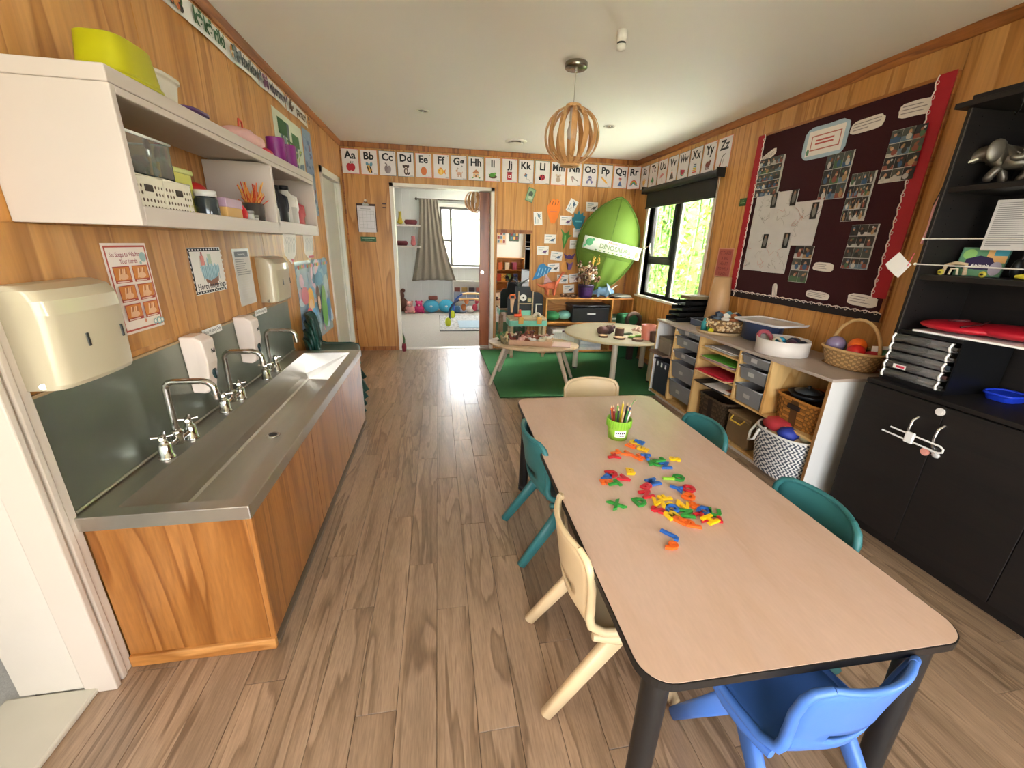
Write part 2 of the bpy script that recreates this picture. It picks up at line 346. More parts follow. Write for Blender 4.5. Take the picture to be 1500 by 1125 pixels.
# near door on the left: jamb, architrave, threshold
tj = wall('door_3', [((XL - .235, 1.0985, .0205), (XL - .0655, 1.1045, 2.0)), ((XL - .235, .1, 2.0005), (XL - .0655, 1.1045, 2.012))], P('#c9bfb0', .4, var=.03, bump=.1, bsc=30))
arch = MB()
for y0, y1, x1 in ((1.093, 1.113, .021), (1.1135, 1.125, .012), (1.1255, 1.146, .018), (1.1465, 1.177, .013)): arch.box((XL - (.065 if y0 < 1.1 else .011), y0, .0005), (XL + x1, y1, 2.08), PAINT)
arch.obj('architrave', tj, .004)
MB().box((XL - .27, .1, 0.0003), (XL - .03, 1.0975, .02), P('#c2baa8', .4, var=.04, bump=.15, bsc=25)).obj('threshold', tj, .006)
# side room beyond it
CARP = P('#a9a6a0', .95, var=.25, sc=160, bump=.4, bsc=260)
world_box('floor_side', (-3.4, -1.2, -.1), (XL - .21, 2.6, .004), CARP)
world_box('wall_side', (-3.5, -1.2, 0), (-3.4, 2.6, ZC), WHT); world_box('wall_side', (-3.4, 2.6, 0), (XL - .2, 2.7, ZC), WHT); world_box('wall_side', (-3.4, -1.3, 0), (XL - .2, -1.2, ZC), WHT)
world_box('ceiling_side', (-3.5, -1.3, ZC), (XL - .2, 2.7, ZC + .1), WHT)

# far left door in the left wall
d1 = wall('door_1', [((XL - .10, 4.42, 0), (XL + .012, 4.475, 2.0)), ((XL - .10, 5.18, 0), (XL + .012, 5.24, 2.0)), ((XL - .10, 4.42, 1.94), (XL + .012, 5.24, 2.0))], WHT)
MB().box((XL - .07, 4.476, .008), (XL - .035, 5.178, 1.938), P('#cfcbc0', .45, var=.03)).obj('door_leaf', d1, .004)
mb = MB().box((XL - .035, 4.476, .008), (XL - .018, 4.50, 1.938), WHT).box((XL - .035, 5.12, .008), (XL - .02, 5.178, 1.938), WHT); mb.obj('door_stop', d1, .003)
# doorway to the nursery: white frame, brown sliding leaf behind it
d2 = wall('door_2', [((-.534, YF - .012, 0), (-.494, YF + .125, 2.003)), ((.664, YF - .012, 0), (.704, YF + .125, 2.003)), ((-.534, YF - .012, 1.965), (.704, YF + .125, 2.003))], P('#e3dccf', .4, var=.03))
MB().box((-.494, YF + .02, -.002), (.664, YF + .12, .006), P('#cfc7bb', .4, .5)).obj('sill_strip', d2)
leafm = wood('brown_door', '#a85c2a', '#9c5322', '#864417', (5, 5, .5), 4, .35, coat=.3, blotch=.12)
sl = MB().box((.535, YF + .135, .012), (1.30, YF + .172, 1.985), leafm).obj('sliding_leaf', d2, .003)
MB().cyl((.57, YF + .134, 1.0), (.57, YF + .128, 1.0), .022, m=CHROME).obj('flush_pull', sl)

# nursery beyond the doorway
NY0, NY1, NX0, NX1 = YF + .12, 8.864, -1.25, 2.3
NW = P('#dfe0dc', .5, var=.02, sc=3)
world_box('floor_nursery', (NX0, NY0, -.1), (NX1, NY1, .003), P('#b9b2a8', .95, var=.22, sc=70, bump=.4, bsc=200))
world_box('ceiling_nursery', (NX0 - .1, NY0, ZC), (NX1 + .1, NY1 + .1, ZC + .1), NW)
world_box('wall_nursery_left', (NX0 - .1, NY0, 0), (NX0, NY1, ZC), NW); world_box('wall_nursery_right', (NX1, NY0, 0), (NX1 + .1, NY1, ZC), NW)
wn_ = wall('wall_nursery_far', [((NX0, NY1 + .008, 0), (.06, NY1 + .12, ZC)), ((1.25, NY1 + .008, 0), (NX1, NY1 + .12, ZC)), ((.06, NY1 + .008, 0), (1.25, NY1 + .12, .9)), ((.06, NY1 + .008, 2.03), (1.25, NY1 + .12, ZC))], NW)
x = NX0
while x < NX1 - .01:                                               # vertical lining boards
    for z0, z1 in ([(0, ZC)] if x + .15 <= .06 or x >= 1.25 else [(0, .9), (2.03, ZC)]): MB().box((x + .0015, NY1, z0), (min(x + .1485, NX1), NY1 + .008, z1), NW).obj('lining_board', wn_, .002, 1)
    x += .15
world_box('baseboard_nursery', (NX0, NY1 - .014, 0), (NX1, NY1, .07), WHT, .003)
ALU = P('#55524d', .4, .6)
w2 = wall('window_2', [((.06, NY1 + .02, .9), (.10, NY1 + .09, 2.03)), ((1.21, NY1 + .02, .9), (1.25, NY1 + .09, 2.03)), ((.06, NY1 + .02, .9), (1.25, NY1 + .09, .94)), ((.06, NY1 + .02, 1.99), (1.25, NY1 + .09, 2.03)), ((.255, NY1 + .015, .9), (.30, NY1 + .09, 2.03)), ((.06, NY1 + .02, 1.38), (.28, NY1 + .09, 1.42))], ALU)
for a, b in (((.10, .94), (.255, 1.38)), ((.10, 1.42), (.255, 1.99)), ((.30, .94), (1.21, 1.99))): MB().box((a[0], NY1 + .05, a[1]), (b[0], NY1 + .054, b[1]), GLASS).obj('pane', w2)
MB().box((.03, NY1 - .05, .87), (1.28, NY1 + .05, .895), WHT).obj('window_sill', w2, .004)
mb = MB().box((.03, NY1 - .012, 2.03), (1.28, NY1 + .0, 2.09), WHT); mb.obj('window_head', w2, .003)

# window in the right wall: white reveal, dark aluminium frame with an opening top-left sash
w1 = wall('window_1', [((XR - .012, WY0 - .03, WZ0 - .03), (XR + .12, WY0, WZ1 + .03)), ((XR - .012, WY1, WZ0 - .03), (XR + .12, WY1 + .045, WZ1 + .03)), ((XR - .012, WY0, WZ1), (XR + .12, WY1, WZ1 + .03)), ((XR - .03, WY0 - .06, WZ0 - .025), (XR + .12, WY1 + .07, WZ0))], P('#ddd6c8', .4, var=.03))
DA = P('#1d1b19', .4, .5); fx0, fx1 = XR + .055, XR + .105; ym = 4.42; zm = 1.21
mb = MB()
for a, b in (((WY0, WZ0), (WY0 + .03, WZ1)), ((WY1 - .03, WZ0), (WY1, WZ1)), ((WY0, WZ0), (WY1, WZ0 + .035)), ((WY0, WZ1 - .03), (WY1, WZ1)), ((ym - .035, WZ0), (ym + .03, WZ1)), ((ym, zm - .03), (WY1, zm + .03))): mb.box((fx0, a[0], a[1]), (fx1, b[0], b[1]), DA)
fr = mb.obj('frame', w1, .003)
mb = MB()
for a, b in (((ym + .03, zm + .03), (ym + .065, WZ1 - .03)), ((WY1 - .065, zm + .03), (WY1 - .03, WZ1 - .03)), ((ym + .03, zm + .03), (WY1 - .03, zm + .06)), ((ym + .03, WZ1 - .06), (WY1 - .03, WZ1 - .03))): mb.box((fx0 - .012, a[0], a[1]), (fx1 - .01, b[0], b[1]), DA)
sa = mb.obj('sash', w1, .003)
mb = MB().tube([(fx0 - .015, 4.905, 1.30), (fx0 - .03, 4.905, 1.36), (fx0 - .028, 4.905, 1.42)], .008, CHROME).tube([(fx0 - .02, 4.905, 1.395), (fx0 - .07, 4.93, 1.36), (fx0 - .10, 4.97, 1.335)], [.009, .008, .005], CHROME); mb.obj('stay_handle', sa)
GR = P('#9c9a94', .5)
mb = MB().box((fx0 + .01, ym - .06, WZ0 + .035), (fx0 + .03, ym - .035, WZ1 - .03), GR); mb.obj('glazing_bead', w1)
for a, b in (((WY0 + .03, WZ0 + .035), (ym - .035, WZ1 - .03)), ((ym + .03, WZ0 + .035), (WY1 - .03, zm - .03)), ((ym + .065, zm + .06), (WY1 - .065, WZ1 - .06))): MB().box((fx0 + .02, a[0], a[1]), (fx0 + .024, b[0], b[1]), GLASS).obj('pane', w1)
w3 = wall('added_window', [((XR - .012, -1.49, .82), (XR + .12, -1.45, 2.03)), ((XR - .012, -.35, .82), (XR + .12, -.31, 2.03)), ((XR - .012, -1.45, 2.0), (XR + .12, -.35, 2.03)), ((XR - .02, -1.49, .82), (XR + .12, -.31, .85))], P('#ddd6c8', .4, var=.03))  # window added behind the camera, out of view, to let in side light
MB().box((fx0, -.93, .85), (fx1, -.87, 2.0), DA).obj('mullion', w3, .003)
for a, b in ((-1.45, -.93), (-.87, -.35)): MB().box((fx0 + .02, a, .85), (fx0 + .024, b, 2.0), GLASS).obj('pane', w3)
# roller blind over it
rb = thing('roller_blind', 'black roller blind half lowered over the window below the alphabet cards', 'blind', (XR, 4.36, 1.99), RIGHT)
mb = MB().cyl((-.69, -.055, .02), (.70, -.055, .02), .032, m=BLACK, n=20); mb.obj('roller_tube', rb)
BF = P('#262320', .8, var=.05, sc=200)
MB().box((-.665, -.031, -.165), (.665, -.029, .02), BF).obj('fabric', rb)
MB().box((-.67, -.037, -.18), (.67, -.025, -.16), BLACK).obj('bottom_bar', rb, .003)
for u in (-.70, .71): MB().cb((u, -.045, .025), (.012, .09, .08), BLACK).obj('bracket', rb, .004)
mb = MB().tube([(.705, -.05, .0), (.715, -.03, -.4), (.725, -.02, -.75), (.735, -.03, -.83), (.75, -.03, -.75), (.735, -.05, -.3), (.712, -.06, 0)], .0025, P('#8a6a48', .6)); mb.obj('pull_cord', rb)

# outdoors: lawn, hedge of upright leaves beyond the window, fence beyond the nursery
world_box('ground', (-14, -14, -.35), (16, 24, -.12), P('#7d8f55', .9, var=.3, sc=3))
hedge = thing('bamboo_hedge', 'tall sunlit green hedge growing outside the side window', 'hedge', (4.3, 4.6, -.12))
rh = random.Random(11); hm = [P(c, .5, var=.25, sc=9) for c in ('#566f1e', '#6b8426', '#486326', '#86984a', '#35501c')]
mb = MB()
for i in range(11000):
    y = rh.uniform(-2.4, 5.2); z = rh.uniform(.05, 4.2); x = rh.gauss(.15, .32); a = rh.uniform(0, 6.28); t = rh.uniform(-1.2, .5); L = rh.uniform(.07, .17); wd = L * rh.uniform(.16, .3)
    d = Vector((math.cos(a) * math.cos(t), math.sin(a) * math.cos(t), math.sin(t))); sd = Vector((-math.sin(a), math.cos(a), rh.uniform(-.6, .6))).normalized(); c = Vector((x, y, z))
    mb.add([c, c + d * L * .45 + sd * wd, c + d * L, c + d * L * .45 - sd * wd], [(0, 1, 2, 3)], hm[rh.choice((0, 0, 1, 1, 2, 3, 4))])
lv = mb.obj('leaves', hedge); lv['kind'] = 'stuff'
mb = MB()
for i in range(60): y = rh.uniform(-2.4, 5.2); x = rh.uniform(0, .6); mb.tube([(x, y, 0), (x + rh.uniform(-.1, .1), y + rh.uniform(-.1, .1), 2), (x + rh.uniform(-.2, .2), y + rh.uniform(-.2, .2), 4)], [.02, .016, .006], hm[4], 6)
mb.box((.45, -2.4, 0), (.6, 5.2, 3.6), P('#4f7028', .9, var=.4, sc=8))
mb.obj('canes', hedge)
fence = thing('garden_fence', 'pale paling fence seen through the nursery window', 'fence', (1, 11.5, -.12))
for i in range(34): (MB().box((-2.5 + i * .15, 0, 0), (-2.5 + i * .15 + .14, .02, 1.55), P('#d9d6cf', .7)).obj('paling', fence) if i == 0 else None)
pal = [o for o in COL.objects if o.name.startswith('paling')][0]
for i in range(1, 34): c = pal.copy(); COL.objects.link(c); c.location = (i * .15, 0, 0)
MB().box((-2.5, .02, 1.25), (2.6, .06, 1.35), P('#d9d6cf', .7)).obj('rail', fence)
hs = thing('neighbour_house', 'white house with a pitched roof beyond the fence', 'house', (1.2, 16, -.12))
MB().box((-5, 0, 0), (5, 4, 2.3), P('#e4e2dc', .7)).obj('wall', hs)
MB().prism([(-.4, 2.3), (2.0, 3.6), (4.4, 2.3)], -5.3, 5.3, P('#b7b5b1', .6), 'x').obj('roof', hs)

# ================================================================ WASH TROUGH AND LEFT WALL
def wpart(mb, name, par, **k): return mb.obj(name, par, **k)
tr = thing('wash_trough', 'long stainless steel wash trough in a varnished plywood bench along the left wall', 'sink', (-.82, 1.165, 0))
ox, oy = .82, -1.165
def L3(p): return (p[0] + ox, p[1] + oy, p[2])
def tbox(a, b, m, name, bev=.002): return MB().box(L3(a), L3(b), m).obj(name, tr, bev)
tbox((XL + .014, 1.178, .04), (-.609, 1.194, .542), PLYD, 'end_panel')
tbox((-.609, 1.178, .04), (-.594, 3.085, .542), PLYD, 'front_panel')
tbox((XL + .014, 3.07, .04), (-.61, 3.085, .542), PLYD, 'end_panel')
tbox((XL + .014, 1.166, 0), (-.592, 1.186, .045), wood('kick_pine', '#c98d4c', '#bd7e3c', '#a0642a', (1, 6, 6), 4, .45), 'kick_strip', .004)
tbox((-.62, 1.186, 0), (-.588, 3.095, .018), P('#6b5a48', .5), 'floor_strip')
tbox((-.607, 1.172, .045), (-.590, 1.186, .542), PLYD, 'corner_bead', .004)
for y in (1.82, 2.46): tbox((-.5945, y - .0012, .045), (-.5935, y + .0012, .54), P('#5c3310', .7), 'panel_joint', 0)
# steel top: deck ring, skirt and the V-shaped basin
zt, y0, y1, x0, x1 = .587, 1.163, 3.10, XL + .003, -.585
by0, by1, bx0, bx1 = 1.207, 3.02, -.957, -.648
mb = MB()
O = [(x0, y0), (x1, y0), (x1, y1), (x0, y1)]; I = [(bx0, by0), (bx1, by0), (bx1, by1), (bx0, by1)]
V = [L3((*p, zt)) for p in O] + [L3((*p, zt)) for p in I] + [L3((*p, zt - .045)) for p in O]
mb.add(V, [(0, 1, 5, 4), (1, 2, 6, 5), (2, 3, 7, 6), (3, 0, 4, 7), (0, 8, 9, 1), (1, 9, 10, 2), (2, 10, 11, 3), (3, 11, 8, 0)], STEEL)
mb.obj('rim', tr, .003)
mb = MB(); sec = [(bx0, zt), (bx0 + .004, .45), (bx0 + .012, .415), (-.935, .408), (-.80, .400), (-.785, .405), (-.655, zt - .02), (bx1, zt)]
n = len(sec); rows = [(by0, zt, 0), (by0 + .035, .41, 1), (by1 - .035, .41, 1), (by1, zt, 0)]
V = [L3((x, by0 + (.03 if z < .5 else .0), z)) for x, z in sec] + [L3((x, by1 - (.03 if z < .5 else .0), z - .004 * (z < .5))) for x, z in sec]
mb.add(V, [(i, i + 1, n + i + 1, n + i) for i in range(n - 1)], STEEL)
mb.add(V, [tuple(range(n - 1, -1, -1)), tuple(range(n, 2 * n))], STEEL)
mb.obj('basin', tr)
d = L3((-.855, 2.064, .4025)); mb = MB().lathe([(.0, .003), (.022, .003), (.028, .006), (.034, .003), (.034, 0)], CHROME, d).lathe([(0, .0045), (.018, .0045)], BLACK, d); mb.obj('drain', tr)

sp = thing('splashback', 'dull steel splashback sheet on the wall behind the three taps', 'splashback', (XL, 2.15, .59), LEFT)
MB().box((-.97, -.006, 0), (.96, -.002, .355), STEELD).obj('sheet', sp)
MB().box((-.975, -.010, .352), (.96, -.001, .362), P('#a98c66', .5)).obj('edge_strip', sp, .002)
MB().tube([(-.97, -.008, .005), (.96, -.008, .005)], .005, STEEL, 6).obj('sealed_joint', sp)

# ---- taps
def faucet():
    t = thing('mixer_tap', '', 'tap', (0, 0, 0), 0, 'chrome taps over the wash trough')
    for s in (-1, 1):
        mb = MB().lathe([(.0, 0), (.026, 0), (.027, .006), (.021, .010), (.021, .052), (.017, .058), (.012, .064), (.012, .078), (0, .078)], CHROME, (0, s * .08, 0), 18)
        b = mb.obj('tap_body', t)
        h = MB().lathe([(0, .094), (.010, .092), (.013, .084), (.011, .076), (0, .076)], CHROME, (0, s * .08, 0), 14)
        for a in (25, 115): dx, dy = math.cos(R(a)) * .032, math.sin(R(a)) * .032; h.tube([(-dx, s * .08 - dy, .086), (-dx * .4, s * .08 - dy * .4, .084), (dx * .4, s * .08 + dy * .4, .084), (dx, s * .08 + dy, .086)], [.0075, .0055, .0055, .0075], CHROME, 8)
        h.obj('cross_handle', b)
    MB().tube([(0, -.08, .036), (0, .08, .036)], .011, CHROME, 12).obj('bridge', t)
    MB().lathe([(0, .02), (.018, .02), (.018, .052), (.021, .056), (.021, .072), (.014, .078), (.0, .078)], CHROME, (0, 0, 0), 16).obj('collar', t)
    pts = [(0, 0, .07), (0, 0, .235)] + [(.03 - .03 * math.cos(R(a)), 0, .235 + .03 * math.sin(R(a))) for a in (30, 60, 90)] + [(.125, 0, .265)] + [(.125 + .035 * math.sin(R(a)), 0, .23 + .035 * math.cos(R(a))) for a in (30, 60, 80)] + [(.161, 0, .21)]
    s = MB().tube(pts, .0115, CHROME, 12).obj('spout', t)
    MB().cyl((.161, 0, .215), (.162, 0, .195), .0135, m=CHROME).obj('nozzle', s)
    return t
f0 = faucet()
for i, (y, lb) in enumerate(((1.59, 'chrome swan-neck tap nearest the large towel dispenser'), (2.03, 'chrome swan-neck tap between the two soap dispensers'), (2.52, 'chrome swan-neck tap nearest the green chairs'))):
    t = f0 if i == 0 else dup(f0); t.location = (-.99, y, .587); t['label'] = lb

# ---- soap dispensers and their labels
def soap(y, lb):
    t = thing('soap_dispenser', lb, 'soap dispenser', (XL + .006, y, .72), LEFT, 'white wall soap dispensers')
    W = P('#e3d2c6', .35, var=.02); pr = [(0, .0), (-.05, -.005), (-.07, .01), (-.088, .13), (-.085, .225), (-.055, .245), (0, .245)]
    mb = MB(); k = len(pr); wds = [.028, .028, .030, .042, .048, .046, .046]
    V = [(-w_, y_, z) for (y_, z), w_ in zip(pr, wds)] + [(w_, y_, z) for (y_, z), w_ in zip(pr, wds)]
    mb.add(V, [(i, k + i, k + (i + 1) % k, (i + 1) % k) for i in range(k)] + [tuple(range(k)), tuple(range(2 * k - 1, k - 1, -1))], W); mb.obj('body', t, .007, 3)
    mb = MB(); mb.py = 0
    M_ = [(-.017, -.0), (-.017, .022), (-.006, .010), (.0, .012), (.006, .022), (.016, .0), (.008, .002), (.004, .012), (-.004, .0), (-.010, .006), (-.012, .0)]
    mb.add([(a + .018, -.0885, b + .165) for a, b in [(-.014, 0), (-.014, .02), (-.008, .02), (0, .008), (.008, .02), (.014, .02), (.014, 0), (.008, 0), (.008, .010), (0, .0), (-.008, .010), (-.008, 0)]], [tuple(range(12))], INK); mb.obj('emblem', t)
    MB().lathe([(0, 0), (.022, 0), (.022, .004), (0, .006)], P('#2a3a3c', .25), (0, 0, 0)).obj('level_window', t)
    o = t.children[-1]; o.matrix_local = Matrix.Translation((.008, -.080, .085)) @ Matrix.Rotation(R(83), 4, 'X') @ Matrix.Diagonal((.8, 1.5, 1, 1))
    return t
soap(1.865, 'white soap dispenser on the splashback between the first two taps'); soap(2.335, 'white soap dispenser on the splashback nearer the far end, beside the third tap')
def wall_print(name, lb, cat, loc, rz, wd, ht, paper, draw, group=None, th=.0012, part='print'):
    """a sheet on a wall: paper with a printed face as its part; origin bottom centre"""
    t = thing(name, lb, cat, loc, rz, group)
    MB().box((-wd / 2, -th - .001, 0), (wd / 2, -.001, ht), paper).obj('sheet', t)
    mb = MB(); mb.py = -th - .0012; draw(mb)
    if mb.v: mb.obj(part, t)
    return t
def lbl(mb): mb.text('Hand Washing Only', 0, .010, .024, INK, fit=.15)
wall_print('sign_label', 'white label strip on the splashback above the first soap dispenser', 'label', (XL + .008, 2.08, .925), LEFT, .17, .032, PAPER, lbl, 'hand washing labels')
wall_print('sign_label', 'white label strip on the splashback nearer the small towel dispenser', 'label', (XL + .008, 2.64, .925), LEFT, .17, .032, PAPER, lbl, 'hand washing labels')

# ---- paper towel dispensers
bd = thing('mounting_board', 'thin plywood lining board on the wall behind the large towel dispenser and the washing poster', 'board', (XL, 1.56, .972), LEFT)
MB().box((-.453, -.008, 0), (.459, -.0005, .402), PLY).obj('board', bd, .0015, 1)
def towel(y, z, x, lb, wd=.27):
    t = thing('towel_dispenser', lb, 'towel dispenser', (x, y, z), LEFT, 'cream paper towel dispensers')
    CP = P('#bfb296', .28, var=.015, coat=.5); h = wd / 2; pl = []
    for i in range(7): a = R(90 * i / 6); pl.append((-h + .035 - .035 * math.cos(a), -.065 - .035 * math.sin(a)))
    fb = [(-h + .035 + (2 * h - .07) * i / 8, -.1 - .0085 * (1 - (i / 4 - 1) ** 2)) for i in range(1, 8)]
    prof = [(-h, 0)] + pl + fb + [(-p, q) for p, q in reversed(pl)] + [(h, 0)]
    mb = MB(); k = len(prof); lev = [(0, .86), (.012, .93), (.19, 1.02), (.225, .98), (.250, .82), (.262, .45)]
    V = [(px * (1 if f > .5 else .97), py * f, zz - (.02 if False else 0)) for zz, f in lev for px, py in prof]
    for j in range(len(lev) - 1): mb.add(V, [(j * k + i, j * k + (i + 1) % k, (j + 1) * k + (i + 1) % k, (j + 1) * k + i) for i in range(k)], CP, True)
    mb.add(V, [tuple(range(k - 1, -1, -1)), tuple(range((len(lev) - 1) * k, len(lev) * k))], CP)
    mb.obj('cover', t)
    for u in (-.045, .085): MB().cb((u, -.109 + .5 * u * u, .115), (.009, .003, .036), P('#3b3a36', .4)).obj('level_slot', t, .003)
    MB().cyl((-h + .018, -.03, .012), (-h - .002, -.045, .012), .009, m=CHROME).obj('lock', t)
    return t
towel(1.303, .968, XL + .0085, 'large cream paper towel dispenser on the wall board near the open door')
towel(2.83, .985, XL + .0, 'smaller-looking cream paper towel dispenser beyond the soap dispensers')

# ---- wall posters over the trough
FONTB = .012
def p_wash(mb):
    mb.rect(-.098, .008, .098, .287, P('#b8503c', .6)); mb.rect(-.092, .014, .092, .281, P('#f1e3d6', .6))
    red = P('#9c2f3d', .6); mb.text('Six Steps to Washing', -.005, .252, .021, red, bold=.01, fit=.15); mb.text('Your Hands', 0, .230, .021, red, bold=.01, fit=.085)
    mb.ell(.075, .248, .017, .017, P('#9fb9b4', .5)); mb.ell(.058, .229, .006, .006, P('#9fb9b4', .5))
    for i in range(3):
        for j in range(2):
            u = -.083 + j * .088; v = .168 - i * .062; mb.rect(u, v, u + .078, v + .054, P('#a83a22', .5)); mb.rect(u + .003, v + .009, u + .075, v + .051, P('#d07f2c', .5))
            for k in range(5): mb.line([(u + .02 + k * .008, v + .012), (u + .03 + k * .007, v + .046)], .005, P(('#f0c9a0', '#b06a3c', '#e8b98c')[k % 3], .5))
            mb.ell(u + .04, v + .02, .022, .010, P('#e6b68a', .5)); mb.rect(u + .006, v + .002, u + .06, v + .006, P('#e7c9b8', .5))
    for u, r_ in ((.045, .010), (.066, .014), (.083, .010)): mb.ell(u, .024, r_, r_, P('#8aa7a4', .5)); mb.ell(u, .024, r_ * .6, r_ * .6, P('#e8e4da', .5))
    mb.ell(-.005, .036, .006, .006, P('#d98a6a', .5))
wall_print('poster', 'hand washing steps poster with six orange pictures above the splashback', 'poster', (XL + .0085, 1.652, 1.03), LEFT, .21, .295, P('#ecd9cc', .3, coat=.4), p_wash)
def p_hands(mb):
    mb.rect(-.143, .003, .143, .197, INK)
    for i in range(13):
        for u, v in ((-.138 + i * .0225, .0055), (-.138 + i * .0225, .1885)): mb.ell(u, v + .003, .0055, .003, PAPER, n=8)
    for i in range(9):
        for u in (-.1385, .1385): mb.ell(u, .016 + i * .021, .003, .0055, PAPER, n=8)
    mb.rect(-.132, .015, .132, .185, P('#ece5dc', .6)); bl = P('#8fb4c0', .5); br = P('#8a5237', .5)
    mb.poly([(-.05, .105), (-.04, .05), (-.015, .045), (-.02, .03), (.06, .03), (.055, .045), (.07, .05), (.085, .105)], br)
    mb.poly([(-.07, .12), (-.055, .07), (.0, .055), (.07, .07), (.095, .12)], bl)
    for i, h in enumerate((.135, .15, .158, .15, .132, .125)): mb.ell(-.055 + i * .027, .105, .011, h - .105, P('#a9c8d0', .5), 8 - i * 3); mb.line([(-.055 + i * .027, .06), (-.055 + i * .028, h - .01)], .003, P('#4f7f90', .5))
    mb.rect(-.062, .125, -.03, .165, P('#d9897c', .5)); mb.rect(-.052, .165, -.040, .182, P('#c46', .5) if False else P('#b4584e', .5)); mb.rect(.0, .13, .03, .172, P('#b9c7ae', .5))
    mb.text('Horoi ringaringa', 0, .022, .038, INK, bold=.015, fit=.245)
wall_print('poster', 'square hand washing picture with black spotted border and Horoi ringaringa lettering', 'poster', (XL, 2.16, 1.105), LEFT, .294, .2, PAPER, p_hands)
def lines(mb, u0, u1, v1, v0, step, m, seed=1, wd=.45):
    r_ = random.Random(seed); v = v1
    while v > v0: mb.rect(u0, v, u0 + (u1 - u0) * r_.uniform(.55, 1), v + step * wd, m); v -= step
GREYT = P('#8d8b8a', .6)
def p_sheet(mb): mb.rect(-.08, .253, .08, .282, P('#6d7076', .5)); mb.text('Handwashing', 0, .262, .016, PAPER, fit=.12); lines(mb, -.085, .085, .238, .16, .011, GREYT, 4); lines(mb, -.085, .05, .14, .03, .013, P('#c4c0bd', .6), 5, .25)
wall_print('notice_sheet', 'plain typed notice in a clear sleeve beside the small towel dispenser', 'notice', (XL, 2.53, 1.0), LEFT, .2, .295, P('#dcd6d0', .2, coat=.6), p_sheet)
def p_tree(mb):
    mb.rect(-.30, .02, .30, .42, P('#cfd3bd', .6)); r_ = random.Random(5)
    mb.rect(-.23, .30, -.02, .40, P('#2f5a2c', .6)); mb.rect(.05, .28, .22, .36, P('#3c6b39', .6)); mb.line([(-.02, .40), (-.05, .05)], .05, P('#5c6a6c', .6))
    for k in range(60): mb.ell(r_.uniform(-.27, .27), r_.uniform(.04, .28), r_.uniform(.01, .04), r_.uniform(.006, .03), P(r_.choice(['#5e7a44', '#a9b24c', '#7d8e94', '#4c5e60', '#c7b75e', '#8a9aa8']), .6), r_.uniform(0, 90), 8)
    mb.rect(-.1, .27, .16, .285, P('#48642f', .6))
wall_print('poster', 'green forest poster on the wall above the cream cupboard', 'poster', (XL, 3.66, 1.74), LEFT, .62, .44, P('#cdd2c0', .4), p_tree)
def p_blue(mb):
    r_ = random.Random(8)
    for k in range(40): mb.ell(r_.uniform(-.1, .1), r_.uniform(.03, .62), r_.uniform(.01, .03), r_.uniform(.01, .03), P(r_.choice(['#6f86a3', '#93a6bb', '#8d6a78', '#566b86']), .6), 0, 8)
wall_print('poster', 'tall blue-grey poster hanging beside the far left door', 'poster', (XL, 4.12, 1.55), LEFT, .24, .66, P('#7f93ac', .4), p_blue)
def p_paint(mb):
    r_ = random.Random(9)
    for k in range(70): mb.ell(r_.uniform(-.43, .43), r_.uniform(.02, .63), r_.uniform(.03, .1), r_.uniform(.02, .09), P(r_.choice(['#8fb8cf', '#a9cbd9', '#c9dbe0', '#79a7c4', '#b8c8d8', '#e3c6cf']), .5), r_.uniform(0, 180), 10)
    for u, v, a, b, c in ((-.2, .35, .09, .10, '#e0a63c'), (-.2, .30, .055, .06, '#ecc7a8'), (-.28, .17, .11, .13, '#d2545c'), (-.16, .2, .07, .08, '#5f9fcf'), (.02, .33, .06, .12, '#5b3a2c'), (.03, .3, .04, .06, '#e3b797'), (.18, .22, .09, .16, '#6fae5f'), (.2, .36, .06, .07, '#88b56a'), (-.34, .4, .09, .07, '#d77d88'), (-.33, .1, .07, .06, '#c8507a'), (.33, .2, .06, .12, '#4f86b8'), (.1, .5, .12, .06, '#6aa0c0')): mb.ell(u, v, a, b, P(c, .45))
    for i in range(20): mb.ell(-.42 + i * .044, .62, .02, .016, P(['#c85a4a', '#7fae62', '#e3b25c', '#d98aa0', '#6a9ac0'][i % 5], .5))
wall_print('poster', 'large bright painted poster of blue, red and green figures behind the green chairs', 'poster', (XL, 3.83, .53), LEFT, .92, .66, P('#a8c4d4', .22, coat=.5), p_paint)
for y, lb in ((2.55, 'white drawing with pencil lines hanging under the cupboard, nearer the towel dispenser'), (2.90, 'pale drawing sheet hanging under the far end of the cupboard')):
    t = thing('hanging_drawing', lb, 'drawing', (-.80, y, 1.222), LEFT, 'drawings hanging under the cupboard')
    mb = MB(); mb.prism([(-.11, .05), (-.02, .0), (.07, .055), (.10, .155), (-.10, .155)], -.004, -.001, P('#e6dfd2', .5), 'y'); mb.obj('sheet', t)
    mb = MB(); mb.py = -.0045
    for k in range(7): u = -.08 + k * .024; mb.line([(u, .14), (u + .015, .1), (u - .005, .06)], .003, GREYT)
    mb.rect(-.05, .02, .06, .034, P('#b23a4c', .5)) if y > 2.7 else mb.poly([(-.02, .006), (.01, .02), (-.04, .03)], P('#c04858', .5)); mb.obj('pencil_lines', t)

